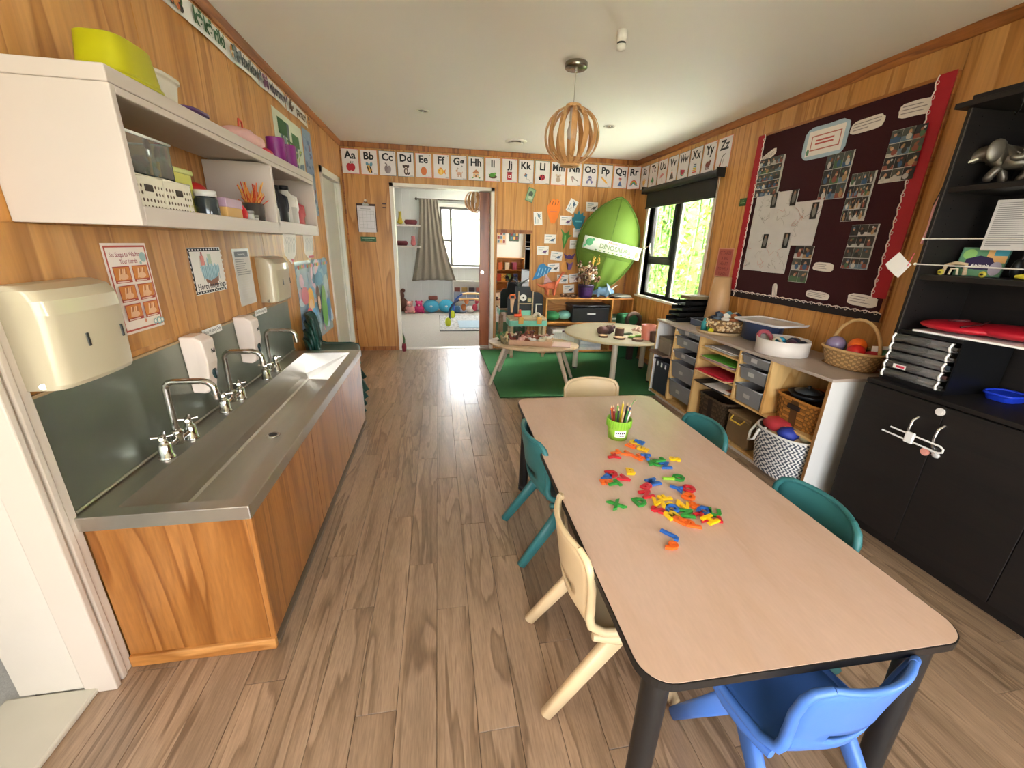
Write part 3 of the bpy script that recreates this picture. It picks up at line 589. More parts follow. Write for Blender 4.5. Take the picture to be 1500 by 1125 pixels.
# ---- banner strips under the cornice
def banner(yc, wd, word, col, blob, lb, tilt=0):
    t = thing('banner_strip', lb, 'banner', (XL, yc, 2.235), LEFT, 'colour word banners under the left cornice')
    mb = MB(); nn = 8
    for i in range(nn):
        u0, u1 = -wd / 2 + wd * i / nn, -wd / 2 + wd * (i + 1) / nn; b0, b1 = -.004 - .012 * math.sin(math.pi * i / nn), -.004 - .012 * math.sin(math.pi * (i + 1) / nn)
        mb.add([(u0, b0, 0), (u1, b1, 0), (u1, b1 * .5, .095), (u0, b0 * .5, .095)], [(0, 1, 2, 3)], PAPER)
    mb.obj('strip', t, solid=.001)
    mb = MB(); mb.py = -.018; r_ = random.Random(hash(word) % 99 if False else len(word)); mb.text(word, wd * .10, .022, .085, col, bold=.04, fit=wd * .66)
    for k in range(26): mb.ell(-wd * .40 + r_.uniform(-.03, .05), r_.uniform(.018, .078), r_.uniform(.008, .02), r_.uniform(.006, .018), P(r_.choice(blob), .5), r_.uniform(0, 180), 8)
    for k in range(8): mb.ell(wd * .455 + r_.uniform(-.02, .02), r_.uniform(.02, .075), r_.uniform(.006, .014), r_.uniform(.006, .014), P(r_.choice(blob), .5), 0, 8)
    mb.obj('print', t)
banner(2.03, .6, 'karaka', P('#c0622c', .5), ['#c0622c', '#d98a4c', '#5c3a2a'], 'orange banner strip with the word karaka, at the near end of the row')
banner(2.53, .58, 'k\u0101k\u0101riki', P('#2f5f3a', .5), ['#b4552c', '#30302c', '#c98a4c', '#3f6f43'], 'banner strip with the green word kākāriki')
banner(3.00, .36, 'kiwikiwi', P('#4c5254', .5), ['#6f7b80', '#8d979a', '#3f4648'], 'banner strip with the grey word kiwikiwi')
banner(3.42, .46, 'waiporoporo', P('#4a4458', .5), ['#7c4c74', '#9c6f92', '#5a3a58'], 'banner strip with the dark word waiporoporo')
banner(3.93, .52, 'parauri', P('#4c3626', .5), ['#5a4030', '#8a6a4c', '#3a2a20'], 'banner strip with the brown word parauri, at the far end')

# ---- cream wall cupboard
cu = thing('wall_cupboard', 'cream open-fronted wall cupboard with rails, above the wash trough', 'cupboard', (XL, 1.296, 1.376))
CXF = -.759 - XL
def cbx(x0, x1, y0, y1, z0, z1, nm, bev=.003): return MB().box((x0, y0, z0), (x1, y1, z1), CREAM).obj(nm, cu, bev)
cbx(.002, CXF, 0, .02, .0, .32, 'end_panel'); cbx(.002, CXF, 1.70, 1.718, 0, .32, 'end_panel'); cbx(.002, CXF - .002, 1.0, 1.025, .03, .31, 'divider')
cbx(.002, CXF, -.002, 1.72, .32, .357, 'top_board'); cbx(.002, CXF - .018, .02, 1.70, .005, .024, 'shelf_board')
cbx(CXF - .018, CXF, .02, 1.005, .0, .05, 'lower_rail'); cbx(CXF - .018, CXF - .002, 1.006, 1.70, .0, .06, 'lower_rail'); cbx(CXF - .018, CXF, .02, 1.70, .30, .319, 'upper_rail')
SZ = 1.4005
def perf_basket(y, lb, wd=.135):
    t = thing('storage_basket', lb, 'basket', (-.855, y, SZ), 0, 'perforated baskets in the cupboard'); c = P('#d8cfb8', .4, var=.02); h = .105; dp = .155
    mb = MB(); sol = lambda i, j: (j == 4) or (j in (3,) and i in (3, 4, 5))
    for x in (dp / 2, -dp / 2): mb.perf((x, -wd / 2, .0), (0, wd, 0), (0, 0, h), 9, 6, c, .28, lambda i, j: j == 5 or i in (0, 8) and j > 4 or (j in (3, 4) and 2 < i < 6))
    for yy in (-wd / 2, wd / 2): mb.perf((-dp / 2, yy, 0), (dp, 0, 0), (0, 0, h), 9, 6, c, .28, lambda i, j: j == 5)
    mb.box((-dp / 2, -wd / 2, 0), (dp / 2, wd / 2, .003), c)
    b = mb.obj('body', t); mb = MB(); mb.tube([(dp / 2, -wd / 2, h), (dp / 2, wd / 2, h), (-dp / 2, wd / 2, h), (-dp / 2, -wd / 2, h)], .004, c, 6, True); mb.obj('rim', t)
    mb = MB().cb((dp / 2 + .001, 0, h - .03), (.003, .034, .018), P('#3a3026', .7)); mb.obj('handle_slot', t, .004)
    mb = MB().box((-dp / 2 + .008, -wd / 2 + .008, .01), (dp / 2 - .008, wd / 2 - .008, h * .8), P('#6b5442', .9, var=.6, sc=60)); mb.obj('contents', t)
    return t
perf_basket(1.388, 'cream perforated basket at the near end of the cupboard'); perf_basket(1.53, 'cream perforated basket second from the near end of the cupboard')
t = thing('clear_tub', 'clear plastic tub of odds and ends on top of the near baskets', 'tub', (-.86, 1.45, SZ + .112)); gl = P('#dfe6df', .08, trans=.9, var=0, ior=1.2)
mb = MB().box((-.06, -.12, 0), (.06, .12, .003), gl); mb.box((-.06, -.12, 0), (-.058, .12, .10), gl); mb.box((.058, -.12, 0), (.06, .12, .10), gl); mb.box((-.06, -.12, 0), (.06, -.118, .10), gl); mb.box((-.06, .118, 0), (.06, .12, .10), gl); mb.obj('tub', t)
MB().tube([(.062, -.122, .10), (.062, .122, .10), (-.062, .122, .10), (-.062, -.122, .10)], .004, P('#e6ece4', .2), 6, True).obj('rim', t)
mb = MB(); r_ = random.Random(2)
for k in range(9): mb.ball((r_.uniform(-.03, .03), r_.uniform(-.09, .09), .02 + r_.uniform(0, .02)), r_.uniform(.014, .024), P(r_.choice(['#4f4a46', '#8c8a88', '#5a3a34', '#a9a7a4']), .3), 8, 6, .2)
mb.obj('scraps', t)
def brush_in(x, y, z, h, col, lb, lean=(0, 0)):
    t = thing('paint_brush', lb, 'brush', (x, y, z)); a = Vector((lean[0], lean[1], h))
    MB().tube([(0, 0, 0), a * .65], .004, P(col, .4), 6).obj('handle', t); MB().tube([a * .65, a * .75], .0055, CHROME, 6).obj('ferrule', t); MB().tube([a * .75, a * .9, a], [.006, .007, .002], P('#6b4428', .8), 6).obj('bristles', t)
for i, (y, h, c, cn, ly) in enumerate(((1.505, .13, '#b88a4c', 'tan', .02), (1.525, .14, '#3c5e3a', 'green', -.01), (1.545, .12, '#c7a05a', 'ochre', .015), (1.565, .13, '#7a4a2c', 'brown', .03))): brush_in(-.83, y, SZ + .085, h, c, cn + ' handled paint brush standing in the second cream basket', (0, ly))
t = thing('tube_bottle', 'red capped bottle sticking up behind the clear tub', 'bottle', (-.84, 1.60, SZ)); MB().lathe([(0, 0), (.022, 0), (.022, .15), (.012, .165), (.012, .18), (0, .18)], P('#8f3a48', .4)).obj('body', t); MB().lathe([(0, .18), (.014, .18), (.012, .222), (0, .225)], P('#c8304c', .4)).obj('cap', t)
t = thing('yellow_tub', 'lime yellow tub behind the perforated baskets', 'tub', (-.92, 1.72, SZ)); c = P('#d6d25a', .35); mb = MB(); mb.box((-.06, -.075, 0), (.06, .075, .165), c); mb.obj('body', t, .008); MB().box((-.064, -.08, .155), (.064, .08, .172), P('#c8cf7a', .35)).obj('lid', t, .004)
mb = MB(); mb.add([(.0602, -.05, .06), (.0602, .05, .06), (.0602, .05, .12), (.0602, -.05, .12)], [(0, 1, 2, 3)], P('#5a5a2c', .5)); mb.obj('label_print', t)
t = thing('storage_jar', 'dark filled glass jar with white lid beside the second basket', 'jar', (-.80, 1.735, SZ)); MB().lathe([(0, 0), (.034, 0), (.036, .01), (.036, .075), (.03, .085), (0, .085)], P('#30373a', .12, coat=.8)).obj('glass', t); MB().lathe([(.032, .085), (.034, .085), (.034, .105), (0, .107)], P('#c9c6c0', .3)).obj('lid', t)
t = thing('card_box', 'cardboard and lilac open box on the cupboard shelf', 'box', (-.82, 1.875, SZ)); mb = MB().box((-.05, -.065, 0), (.05, .065, .075), P('#c79a58', .6)); mb.obj('body', t, .003); MB().box((-.052, -.068, .06), (.052, .068, .092), P('#a98aa0', .4)).obj('sleeve', t, .002)
t = thing('red_bowl', 'red plastic bowl standing behind the card box', 'bowl', (-.92, 1.90, SZ)); MB().lathe([(0, 0), (.03, .0), (.06, .05), (.072, .11), (.066, .11), (.05, .05), (0, .012)], P('#b8201c', .3)).obj('body', t); MB().ball((0, 0, .12), (.05, .05, .03), P('#c02820', .35)).obj('folded_cloth', t)
t = thing('red_ball', 'shiny red ball on the shelf beside the card box', 'ball', (-.815, 1.985, SZ)); MB().ball((0, 0, .045), .045, P('#b81c22', .22), 18, 12).obj('ball', t)
for y, h, lb in ((2.055, .05, 'small white lidded jar in front of the red ball'), (2.10, .035, 'lowest small white pot beside the craft jar')):
    t = thing('small_jar', lb, 'jar', (-.79, y, SZ + .0)); MB().lathe([(0, 0), (.017, 0), (.017, h), (0, h)], P('#c9c6c2', .25)).obj('body', t); MB().lathe([(.018, h), (.019, h), (.019, h + .012), (0, h + .013)], P('#9c9a98', .2, .6)).obj('lid', t)
t = thing('craft_jar', 'clear jar stuffed with orange pipe cleaners', 'jar', (-.82, 2.19, SZ)); MB().lathe([(.038, .0), (.042, .005), (.044, .10), (.041, .10), (.039, .006), (0, .004)], P('#f0e8e0', .05, trans=.95, var=0)).obj('glass', t)
mb = MB(); r_ = random.Random(4); pc = [P(c, .8) for c in ('#d8642c', '#c8471f', '#e08a3c', '#b8381c', '#d9a04c')]
for k in range(70): a = r_.uniform(0, 6.28); q = r_.uniform(.01, .033); s_ = r_.uniform(1.2, 2.4); h = r_.uniform(.11, .19); mb.tube([(q * math.cos(a) * .7, q * math.sin(a) * .7, .008), (q * math.cos(a), q * math.sin(a), .09), (q * s_ * math.cos(a + .3), q * s_ * math.sin(a + .3), h)], .0022, pc[k % 5], 4, cap=False)
o = mb.obj('pipe_cleaners', t); o['kind'] = 'stuff'
def jug(y, body, cap, h, w_, lb, lab=None):
    t = thing('paint_bottle', lb, 'bottle', (-.85, y, SZ), 0, 'large bottles at the far end of the cupboard'); m = P(body, .3)
    MB().lathe([(0, 0), (.9, 0), (1, .02), (1, h * .62), (.85, h * .72), (.42, h * .86), (.36, h * .88), (.36, h * .92), (0, h * .92)], m, n=24, sx=w_, sy=w_).obj('body', t)
    if False: pass
    MB().lathe([(.40, h * .9), (.42, h * .9), (.42, h), (0, h * 1.005)], P(cap, .35), n=20, sx=w_, sy=w_).obj('cap', t)
    MB().tube([(w_ * .4, 0, h * .8), (w_ * .98, 0, h * .74), (w_ * 1.02, 0, h * .5), (w_ * .9, 0, h * .42)], .008, m, 8).obj('grip', t)
    if lab: mb = MB(); mb.grid(lambda a, b: (w_ * 1.008 * math.cos((a - .5) * 1.6), w_ * 1.008 * math.sin((a - .5) * 1.6), .03 + b * h * .4), 10, 1, P(lab, .5)); mb.obj('label_wrap', t)
jug(2.42, '#1c1b1e', '#121214', .235, .058, 'black paint bottle, first beyond the cupboard divider', '#c7bdb4'); jug(2.58, '#26252a', '#111113', .22, .055, 'second dark grey paint bottle beyond the divider'); jug(2.73, '#d9d2c8', '#1a1a1c', .235, .060, 'white paint bottle with a black cap', '#b9b2a8'); jug(2.90, '#c05a5c', '#a83c40', .19, .045, 'slim red paint bottle at the far end of the cupboard')
# on top of the cupboard
TZ = 1.7335
def basin(name, lb, cat, loc, a, b, h, col, rz=0, tilt=None, flip=False, group=None):
    t = thing(name, lb, cat, loc, rz, group); m = P(col, .4)
    prof = [(.80, 0), (.84, .003), (.97, h * .9), (1.0, h), (1.03, h), (1.03, h - .006), (.96, h * .85), (.80, .006)]
    mb = MB(); n = 32
    def se(t_, r_): c, s = math.cos(t_), math.sin(t_); return (a * r_ * math.copysign(abs(c) ** .55, c), b * r_ * math.copysign(abs(s) ** .55, s))
    pr = [(0, 0)] + prof[:4] + [(1.04, h), (1.04, h - .01), (1.0, h - .011)] + [(.95, h * .8), (.78, .004), (0, .004)]
    V = [(*se(2 * math.pi * j / n, q), (h - z if flip else z)) for q, z in pr for j in range(n)]
    mb.add(V, [(i * n + j, i * n + (j + 1) % n, (i + 1) * n + (j + 1) % n, (i + 1) * n + j) for i in range(len(pr) - 1) for j in range(n)], m, True)
    o = mb.obj('shell', t); t.rotation_euler = (tilt or (0, 0, 0))[:2] + (rz,) if tilt else (0, 0, rz); return t
basin('plastic_basin', 'yellow green plastic basin upturned on the near end of the cupboard top', 'basin', (-.83, 1.475, TZ), .065, .10, .098, '#aca60e', flip=True)
basin('white_bowl', 'translucent white bowl behind the yellow basin on the cupboard', 'bowl', (-.90, 1.69, TZ), .085, .085, .095, '#cfc6b4')
basin('purple_dish', 'flat purple dish on the cupboard top beyond the white bowl', 'dish', (-.86, 1.83, TZ), .06, .07, .035, '#5a3a6a')
t = thing('pink_bag', 'pale pink fabric bag slumped on the cupboard top', 'bag', (-.88, 2.35, TZ)); MB().ball((0, 0, .045), (.08, .17, .048), P('#d8a8a0', .6, var=.15, sc=25), 20, 12, .06).obj('bag', t); MB().tube([(.03, -.10, .085), (.03, -.09, .115), (.03, -.06, .11), (.03, -.06, .085)], .004, P('#c8503c', .6), 6).obj('loop', t); MB().ball((.05, .09, .02), (.04, .08, .02), P('#b8283c', .5), 12, 8).obj('red_lining', t)
for y, lb in ((2.62, 'purple ribbon roll beside the pink bag on the cupboard'), (2.80, 'purple ribbon roll nearest the far end of the cupboard top')):
    t = thing('ribbon_roll', lb, 'ribbon', (-.83, y, TZ), 0, 'purple rolls on the cupboard'); MB().cyl((0, -.075, .046), (0, .075, .046), .045, m=P('#7a1f6e', .35), n=24).obj('roll', t)
    for s in (-1, 1): MB().lathe([(.0455, -.004), (.0475, -.004), (.0475, .004), (.0455, .004)], P('#d9d0d4', .3)).obj('band', t); o = t.children[-1]; o.matrix_local = Matrix.Translation((0, s * .066, .046)) @ Matrix.Rotation(R(90), 4, 'X')

# ================================================================ TABLE AND CHAIRS
def rrect(x0, y0, x1, y1, r, n=6):
    P_ = []
    for cx, cy, a0 in ((x1 - r, y1 - r, 0), (x0 + r, y1 - r, 90), (x0 + r, y0 + r, 180), (x1 - r, y0 + r, 270)):
        P_ += [(cx + r * math.cos(R(a0 + 90 * i / n)), cy + r * math.sin(R(a0 + 90 * i / n))) for i in range(n + 1)]
    return P_
TA = [onz(761, 587, .55), onz(952, 578, .55), onz(1413, 941, .55), onz(957, 1011, .55)]
tb = thing('work_table', 'long pale maple-look table with black edging in the middle of the room', 'table', (.78, 1.28, 0)); tb.rotation_euler.z = R(-1.1)
tx, ty = .388, .785
def table_pt(x, y, z=.55): c, s = math.cos(R(-1.1)), math.sin(R(-1.1)); return Vector((.78 + x * c - y * s, 1.28 + x * s + y * c, z))
MB().prism(rrect(-tx, -ty, tx, ty, .065, 8), .5485, .55, LAMIN).obj('laminate_top', tb)
EDGE = P('#1a1817', .4)
mb = MB(); o = rrect(-tx - .003, -ty - .003, tx + .003, ty + .003, .068, 8); mb.prism(o, .529, .5488, EDGE); mb.obj('edge_band', tb, .003)
for x, y in ((-1, -1), (1, -1), (-1, 1), (1, 1)):
    X, Y = x * (tx - .055), y * (ty - .055); l_ = MB().tube([(X, Y, .529), (X + x * .01, Y + y * .01, .015)], [.030, .026], P('#1b1918', .45, var=.3, sc=40), 16).obj('leg', tb)
    MB().lathe([(0, 0), (.027, 0), (.027, .03), (0, .03)], BLACK, (X + x * .01, Y + y * .01, 0), 16).obj('foot_cap', l_)
mb = MB().box((-tx + .09, -ty + .07, .485), (tx - .09, -ty + .09, .529), BLACK); mb.box((-tx + .09, ty - .09, .485), (tx - .09, ty - .07, .529), BLACK); mb.box((-tx + .07, -ty + .09, .485), (-tx + .09, ty - .09, .529), BLACK); mb.box((tx - .09, -ty + .09, .485), (tx - .07, ty - .09, .529), BLACK); mb.obj('apron', tb)

def chair(name, lb, col, group=None, dark=None):
    """one-piece moulded child's chair facing +y: seat and back shell with thick side rims on four splayed legs"""
    t = thing(name, lb, 'chair', (0, 0, 0), 0, group); m = P(col, .38, var=.04, sc=18, bump=.05, bsc=220)
    #     y, z, half width, edge lift (dy, dz)
    pr = [(.165, .285, .135, 0, -.004), (.155, .303, .150, 0, 0), (.10, .309, .160, 0, .006), (.0, .305, .164, 0, .012), (-.08, .304, .162, .006, .018), (-.125, .318, .156, .014, .024), (-.146, .350, .148, .030, .016), (-.154, .385, .146, .040, .006),
          (-.160, .42, .152, .042, 0), (-.168, .48, .164, .044, 0), (-.178, .54, .166, .044, -.002), (-.184, .572, .152, .042, -.006), (-.185, .585, .120, .03, -.004)]
    nv = 12
    def fn(a, b):
        i = a * (len(pr) - 1); k = min(int(i), len(pr) - 2); f = i - k; q = [pr[k][j] * (1 - f) + pr[k + 1][j] * f for j in range(5)]; s = b * 2 - 1
        return (q[2] * s, q[0] + q[3] * s * s, q[1] + q[4] * s * s)
    nu = 36
    sh = MB().grid(fn, nu, nv, m, True, lambda i, j: 21 <= i <= 23 and 3 <= j <= 8).obj('shell', t, solid=.011, off=0)
    for s in (0, 1):
        pts = [fn(k / 24, s) for k in range(0, 25)]; MB().tube(pts, [.0095 + .0045 * math.sin(math.pi * k / 24) for k in range(25)], m, 8).obj('side_rim', t)
    MB().tube([fn(1, k / 10) for k in range(11)], [.008] + [.0085] * 9 + [.008], m, 8).obj('top_rim', t)
    for s in (-1, 1):
        for y0, y1, nm in ((.03, .185, 'leg'), (-.02, -.225, 'leg')):
            A, B = Vector((s * .148, y0, .292)), Vector((s * .165, y1, .012)); d = (B - A).normalized(); side = Vector((1, 0, 0)); up = side.cross(d).normalized(); mb = MB(); V = []; n = 12
            for f, wa, wb in ((0, .017, .030), (.5, .0155, .024), (1, .014, .019)):
                c = A.lerp(B, f)
                for j in range(n): an = 2 * math.pi * j / n; ca, sa = math.cos(an), math.sin(an); p = c + side * wa * math.copysign(abs(ca) ** .6, ca) + up * wb * math.copysign(abs(sa) ** .6, sa); V.append((p.x, p.y, max(p.z, 0) if f == 1 else p.z))
            V2 = V[:-n] + [(x, y, 0.0 if True else z) if False else (x, y, z) for x, y, z in V[-n:]]
            mb.add(V2, [(i * n + j, i * n + (j + 1) % n, (i + 1) * n + (j + 1) % n, (i + 1) * n + j) for i in range(2) for j in range(n)] + [tuple(range(n - 1, -1, -1)), tuple(range(2 * n, 3 * n))], m, True)
            mb.obj('leg', t)
        MB().tube([(s * .150, .10, .290), (s * .152, .04, .285), (s * .152, -.03, .285), (s * .148, -.10, .292)], [.012, .020, .020, .012], m, 8).obj('seat_rail', t)
    return t
BEIGE, TEAL, BLUEC, DKG = '#d9bf95', '#346f70', '#4a76c4', '#1b4238'
cb = chair('school_chair', 'beige plastic chair on the open-floor side of the table, nearest the camera', BEIGE); cb.location = (.515, .965, 0); cb.rotation_euler.z = R(-90 - 3)
c2 = dup(cb, (.905, 2.115, 0), R(178), 'beige plastic chair at the far end of the table, its back towards the green rug')
ct = chair('school_chair', 'teal plastic chair on the open-floor side of the table, beyond the near beige chair', TEAL); ct.location = (.535, 1.60, 0); ct.rotation_euler.z = R(-90 + 4)
dup(ct, (1.085, 1.585, 0), R(88), 'teal plastic chair in front of the chevron basket and tray shelves'); dup(ct, (1.08, .975, 0), R(86), 'teal plastic chair beside the black cabinet doors')
bc = chair('school_chair', 'blue plastic chair at the near end of the table', BLUEC); bc.location = (.842, .60, 0); bc.rotation_euler.z = R(6); bc.scale = (.93, .93, .93)
sk = chair('stacked_chair', 'lowest dark green chair of the stack beyond the trough', DKG, 'dark green chairs stacked beyond the trough')
for k, lb in enumerate(('lowest dark green chair of the stack beyond the trough', 'second dark green chair from the bottom of the stack beyond the trough', 'third dark green chair from the bottom of the stack beyond the trough', 'topmost dark green chair of the stack beyond the trough')):
    c = sk if k == 0 else dup(sk); c.location = (-.865 + .012 * k, 3.42, .062 * k); c.rotation_euler.z = R(-78); c.scale = (1.06,) * 3; c['label'] = lb

# ---- pencil bucket and magnetic letters
bk = thing('pencil_bucket', 'lime green bucket full of pencils on the table', 'bucket', tuple(onz(907, 643, .55) + Vector((0, .02, 0))))
LIME = P('#9ccf45', .4)
MB().lathe([(0, .002), (.040, .002), (.042, 0), (.046, .045), (.0475, .052), (.051, .055), (.053, .09), (.055, .092), (.053, .094), (.050, .09), (.046, .055), (.040, .006), (0, .006)], LIME, n=28).obj('bucket', bk)
mb = MB()
for k in range(28): a = 2 * math.pi * k / 28; mb.cb((.0535 * math.cos(a), .0535 * math.sin(a), .075), (.003, .003, .032), P('#8bbf3a', .4), a)
mb.obj('ribs', bk)
mb = MB(); mb.grid(lambda a, b: ((.0437 + b * .003) * math.cos(-2.3 + a * 1.1), (.0437 + b * .003) * math.sin(-2.3 + a * 1.1), .018 + b * .030), 8, 1, PAPER); lb_ = mb.obj('label_sticker', bk)
mb = MB()
for k in range(5):
    for q in range(2): a = -2.22 + k * .19; mb.add([((.0446 + z * .1) * math.cos(a + d), (.0446 + z * .1) * math.sin(a + d), .022 + z) for d, z in ((0, q * .012), (.13, q * .012), (.13, q * .012 + .007), (0, q * .012 + .007))], [(0, 1, 2, 3)], INK if q else GREYT)
mb.obj('lettering', lb_)
r_ = random.Random(6)
for i, (c, cn) in enumerate((('#15130f', 'black'), ('#e0c020', 'yellow'), ('#6fb03c', 'green'), ('#b02030', 'crimson'), ('#3c86c8', 'sky blue'), ('#c85a28', 'orange'), ('#7a1c28', 'maroon'), ('#2c2c34', 'charcoal'), ('#d9b080', 'plain wooden'), ('#3a7a3c', 'dark green'), ('#e8e0d0', 'white'), ('#24407a', 'navy'))):
    a = 2 * math.pi * i / 12 + .4; L = r_.uniform(.115, .145); lx, ly = math.cos(a) * .023, math.sin(a) * .023; t = thing('pencil', cn + ' pencil standing in the lime green bucket', 'pencil', (bk.location.x + lx * .8, bk.location.y + ly * .8, .557), 0, 'pencils in the bucket'); e = Vector((lx * 1.0, ly * 1.0, L))
    MB().tube([(0, 0, 0), e], .0042, P(c, .4), 6).obj('barrel', t); MB().tube([e, e * 1.06, e * 1.09], [.0042, .002, .0008], P('#d8b48a', .6), 6).obj('tip', t)
t = thing('pipe_cleaner', 'thin green pipe cleaner rising highest from the bucket', 'craft stick', (bk.location.x + .01, bk.location.y, .557)); MB().tube([(0, 0, 0), (.025, .0, .12), (.045, -.005, .165), (.055, -.006, .172)], .002, P('#5f8a4c', .8), 5).obj('stem', t)
LC = {'red': '#c2202c', 'orange': '#e8641e', 'yellow': '#f0c010', 'green': '#2e8a34', 'lime': '#8fc43c', 'blue': '#2a62b4'}
LET = [('orange', 'B', 0.793, 1.457), ('yellow', 'C', 0.817, 1.48), ('blue', 'F', 0.835, 1.471), ('yellow', 'E', 0.829, 1.421), ('orange', 'L', 0.7, 1.413), ('red', 'Y', 0.675, 1.375), ('orange', 'A', 0.747, 1.389), ('orange', 'H', 0.781, 1.356), ('blue', 'T', 0.804, 1.342), ('green', 'K', 0.818, 1.308), ('green', 'L', 0.843, 1.315), ('blue', 'Z', 0.853, 1.282), ('yellow', 'S', 0.918, 1.323), ('red', 'D', 0.619, 1.251), ('yellow', 'B', 0.696, 1.256), ('blue', 'E', 0.59, 1.23), ('orange', 'E', 0.577, 1.2), ('green', 'T', 0.593, 1.175), ('red', 'A', 0.651, 1.213), ('blue', 'M', 0.746, 1.178), ('red', 'B', 0.709, 1.152), ('red', 'N', 0.684, 1.108), ('green', 'O', 0.855, 1.192), ('lime', 'I', 0.816, 1.192), ('blue', 'Y', 0.81, 1.13), ('red', 'O', 0.851, 1.12), ('orange', 'G', 0.824, 1.074), ('green', 'X', 0.556, 1.066), ('green', 'D', 0.642, 1.07), ('yellow', 'F', 0.737, 1.081), ('yellow', 'W', 0.705, 1.05), ('red', 'S', 0.679, 1.02), ('blue', 'O', 0.73, 1.021), ('yellow', 'M', 0.708, 0.991), ('yellow', 'N', 0.774, 1.033), ('orange', 'a', 0.811, 1.028), ('green', 'N', 0.763, 0.991), ('blue', 'Q', 0.825, 0.997), ('green', 'U', 0.856, 0.982), ('red', 'Z', 0.803, 0.968), ('red', 'L', 0.834, 0.953), ('yellow', 'H', 0.812, 0.943), ('orange', 'R', 0.727, 0.964), ('orange', 'P', 0.752, 0.938), ('blue', 'J', 0.651, 0.901), ('orange', '9', 0.632, 0.857)]
ru = random.Random(12)
def place(x, y):
    if y > 1.35: return 'just in front of the pencil bucket'
    if y > 1.26 and x > .74: return 'in the row below the pencil bucket'
    if x < .67 and y > 1.15: return 'in the small cluster nearest the beige chair'
    if y > 1.10: return 'in the middle of the table'
    if x < .67 and y > 1.0: return 'lying alone on the open side of the table'
    if y < .92: return 'lying apart, closest to the near end of the table'
    return 'in the large heap of letters'
done = {}
for c, l, x, y in LET:
    z = .5505; 
    for (px, py), pz in done.items():
        if (px - x) ** 2 + (py - y) ** 2 < .030 ** 2: z = max(z, pz + .0075)
    done[(x, y)] = z
    wd = 'digit' if l.isdigit() else 'letter'
    V, F = glyphs(l, .028, .10, .03); x0 = (min(v.x for v in V) + max(v.x for v in V)) / 2; y0 = (min(v.y for v in V) + max(v.y for v in V)) / 2; S = .056 if l != 'a' else .062
    mb = MB().add([((v.x - x0) * S, (v.y - y0) * S, (v.z + .13) * .0055 / .13 * .8) for v in V], F, P(LC[c], .32)); o = mb.obj('magnetic_letter', loc=(x, y, z)); o.rotation_euler.z = ru.choice((-1, 1)) * ru.uniform(.1, 2.4) if l not in 'XD' else .15
    tag(o, f'{c} plastic {wd} {l}, {place(x, y)}', 'letter', 'magnetic letters on the table')

# ================================================================ RIGHT SIDE: TRAY SHELVES, BOOKCASE, PIN BOARD
SX, SY0, SY1, SH = 2.04, 1.727, 3.562, .73
su = thing('tray_shelves', 'low birch storage unit of trays and shelves under the pin board, white ends', 'shelf unit', (SX, SY0, 0))
def sbx(a, b, m, nm, bev=.002): return MB().box((a[0], a[1] - SY0, a[2]), (b[0], b[1] - SY0, b[2]), m).obj(nm, su, bev)
GTOP = P('#b3a294', .4, var=.06, sc=10); WEND = P('#dcdad6', .4, var=.03)
D = XR - SX - .02
sbx((-.008, SY0 - .006, SH - .018), (D, SY1 + .006, SH), GTOP, 'top_board')
for y in (SY0, SY1 - .018): sbx((0, y, .0), (D, y + .018, SH - .019), WEND, 'end_panel')
for y in (3.232, 2.872, 2.412, 2.132): sbx((.002, y, .045 if y > 2.5 else .3595), (D - .006, y + .018, SH - .019), BIRCH, 'divider')
EDG = P('#8a6238', .5)
for y in (SY0, SY1 - .018, 3.232, 2.872, 2.412, 2.132): sbx((-.003, y + .0005, .36 if 2 < y < 2.5 else .05), (.0, y + .0175, SH - .02), EDG if y in (SY0,) else BIRCH, 'edge_lip', .0)
sbx((.0, SY0 + .019, .028), (D - .006, SY1 - .019, .044), BIRCH, 'bottom_board'); sbx((.012, SY0 + .019, 0), (.03, SY1 - .019, .027), P('#cfc6bb', .5), 'plinth')
sbx((D - .005, SY0 + .019, .045), (D, SY1 - .019, SH - .02), BIRCH, 'back_board')
for ya, yb_, z in ((SY0 + .019, 2.871, .345), (2.431, 2.871, .44), (2.431, 2.871, .535), (2.431, 2.871, .625), (3.251, SY1 - .019, .415)): sbx((.004, ya, z), (D - .007, yb_, z + .014), BIRCH, 'shelf')
TG = P('#868687', .4, var=.04)
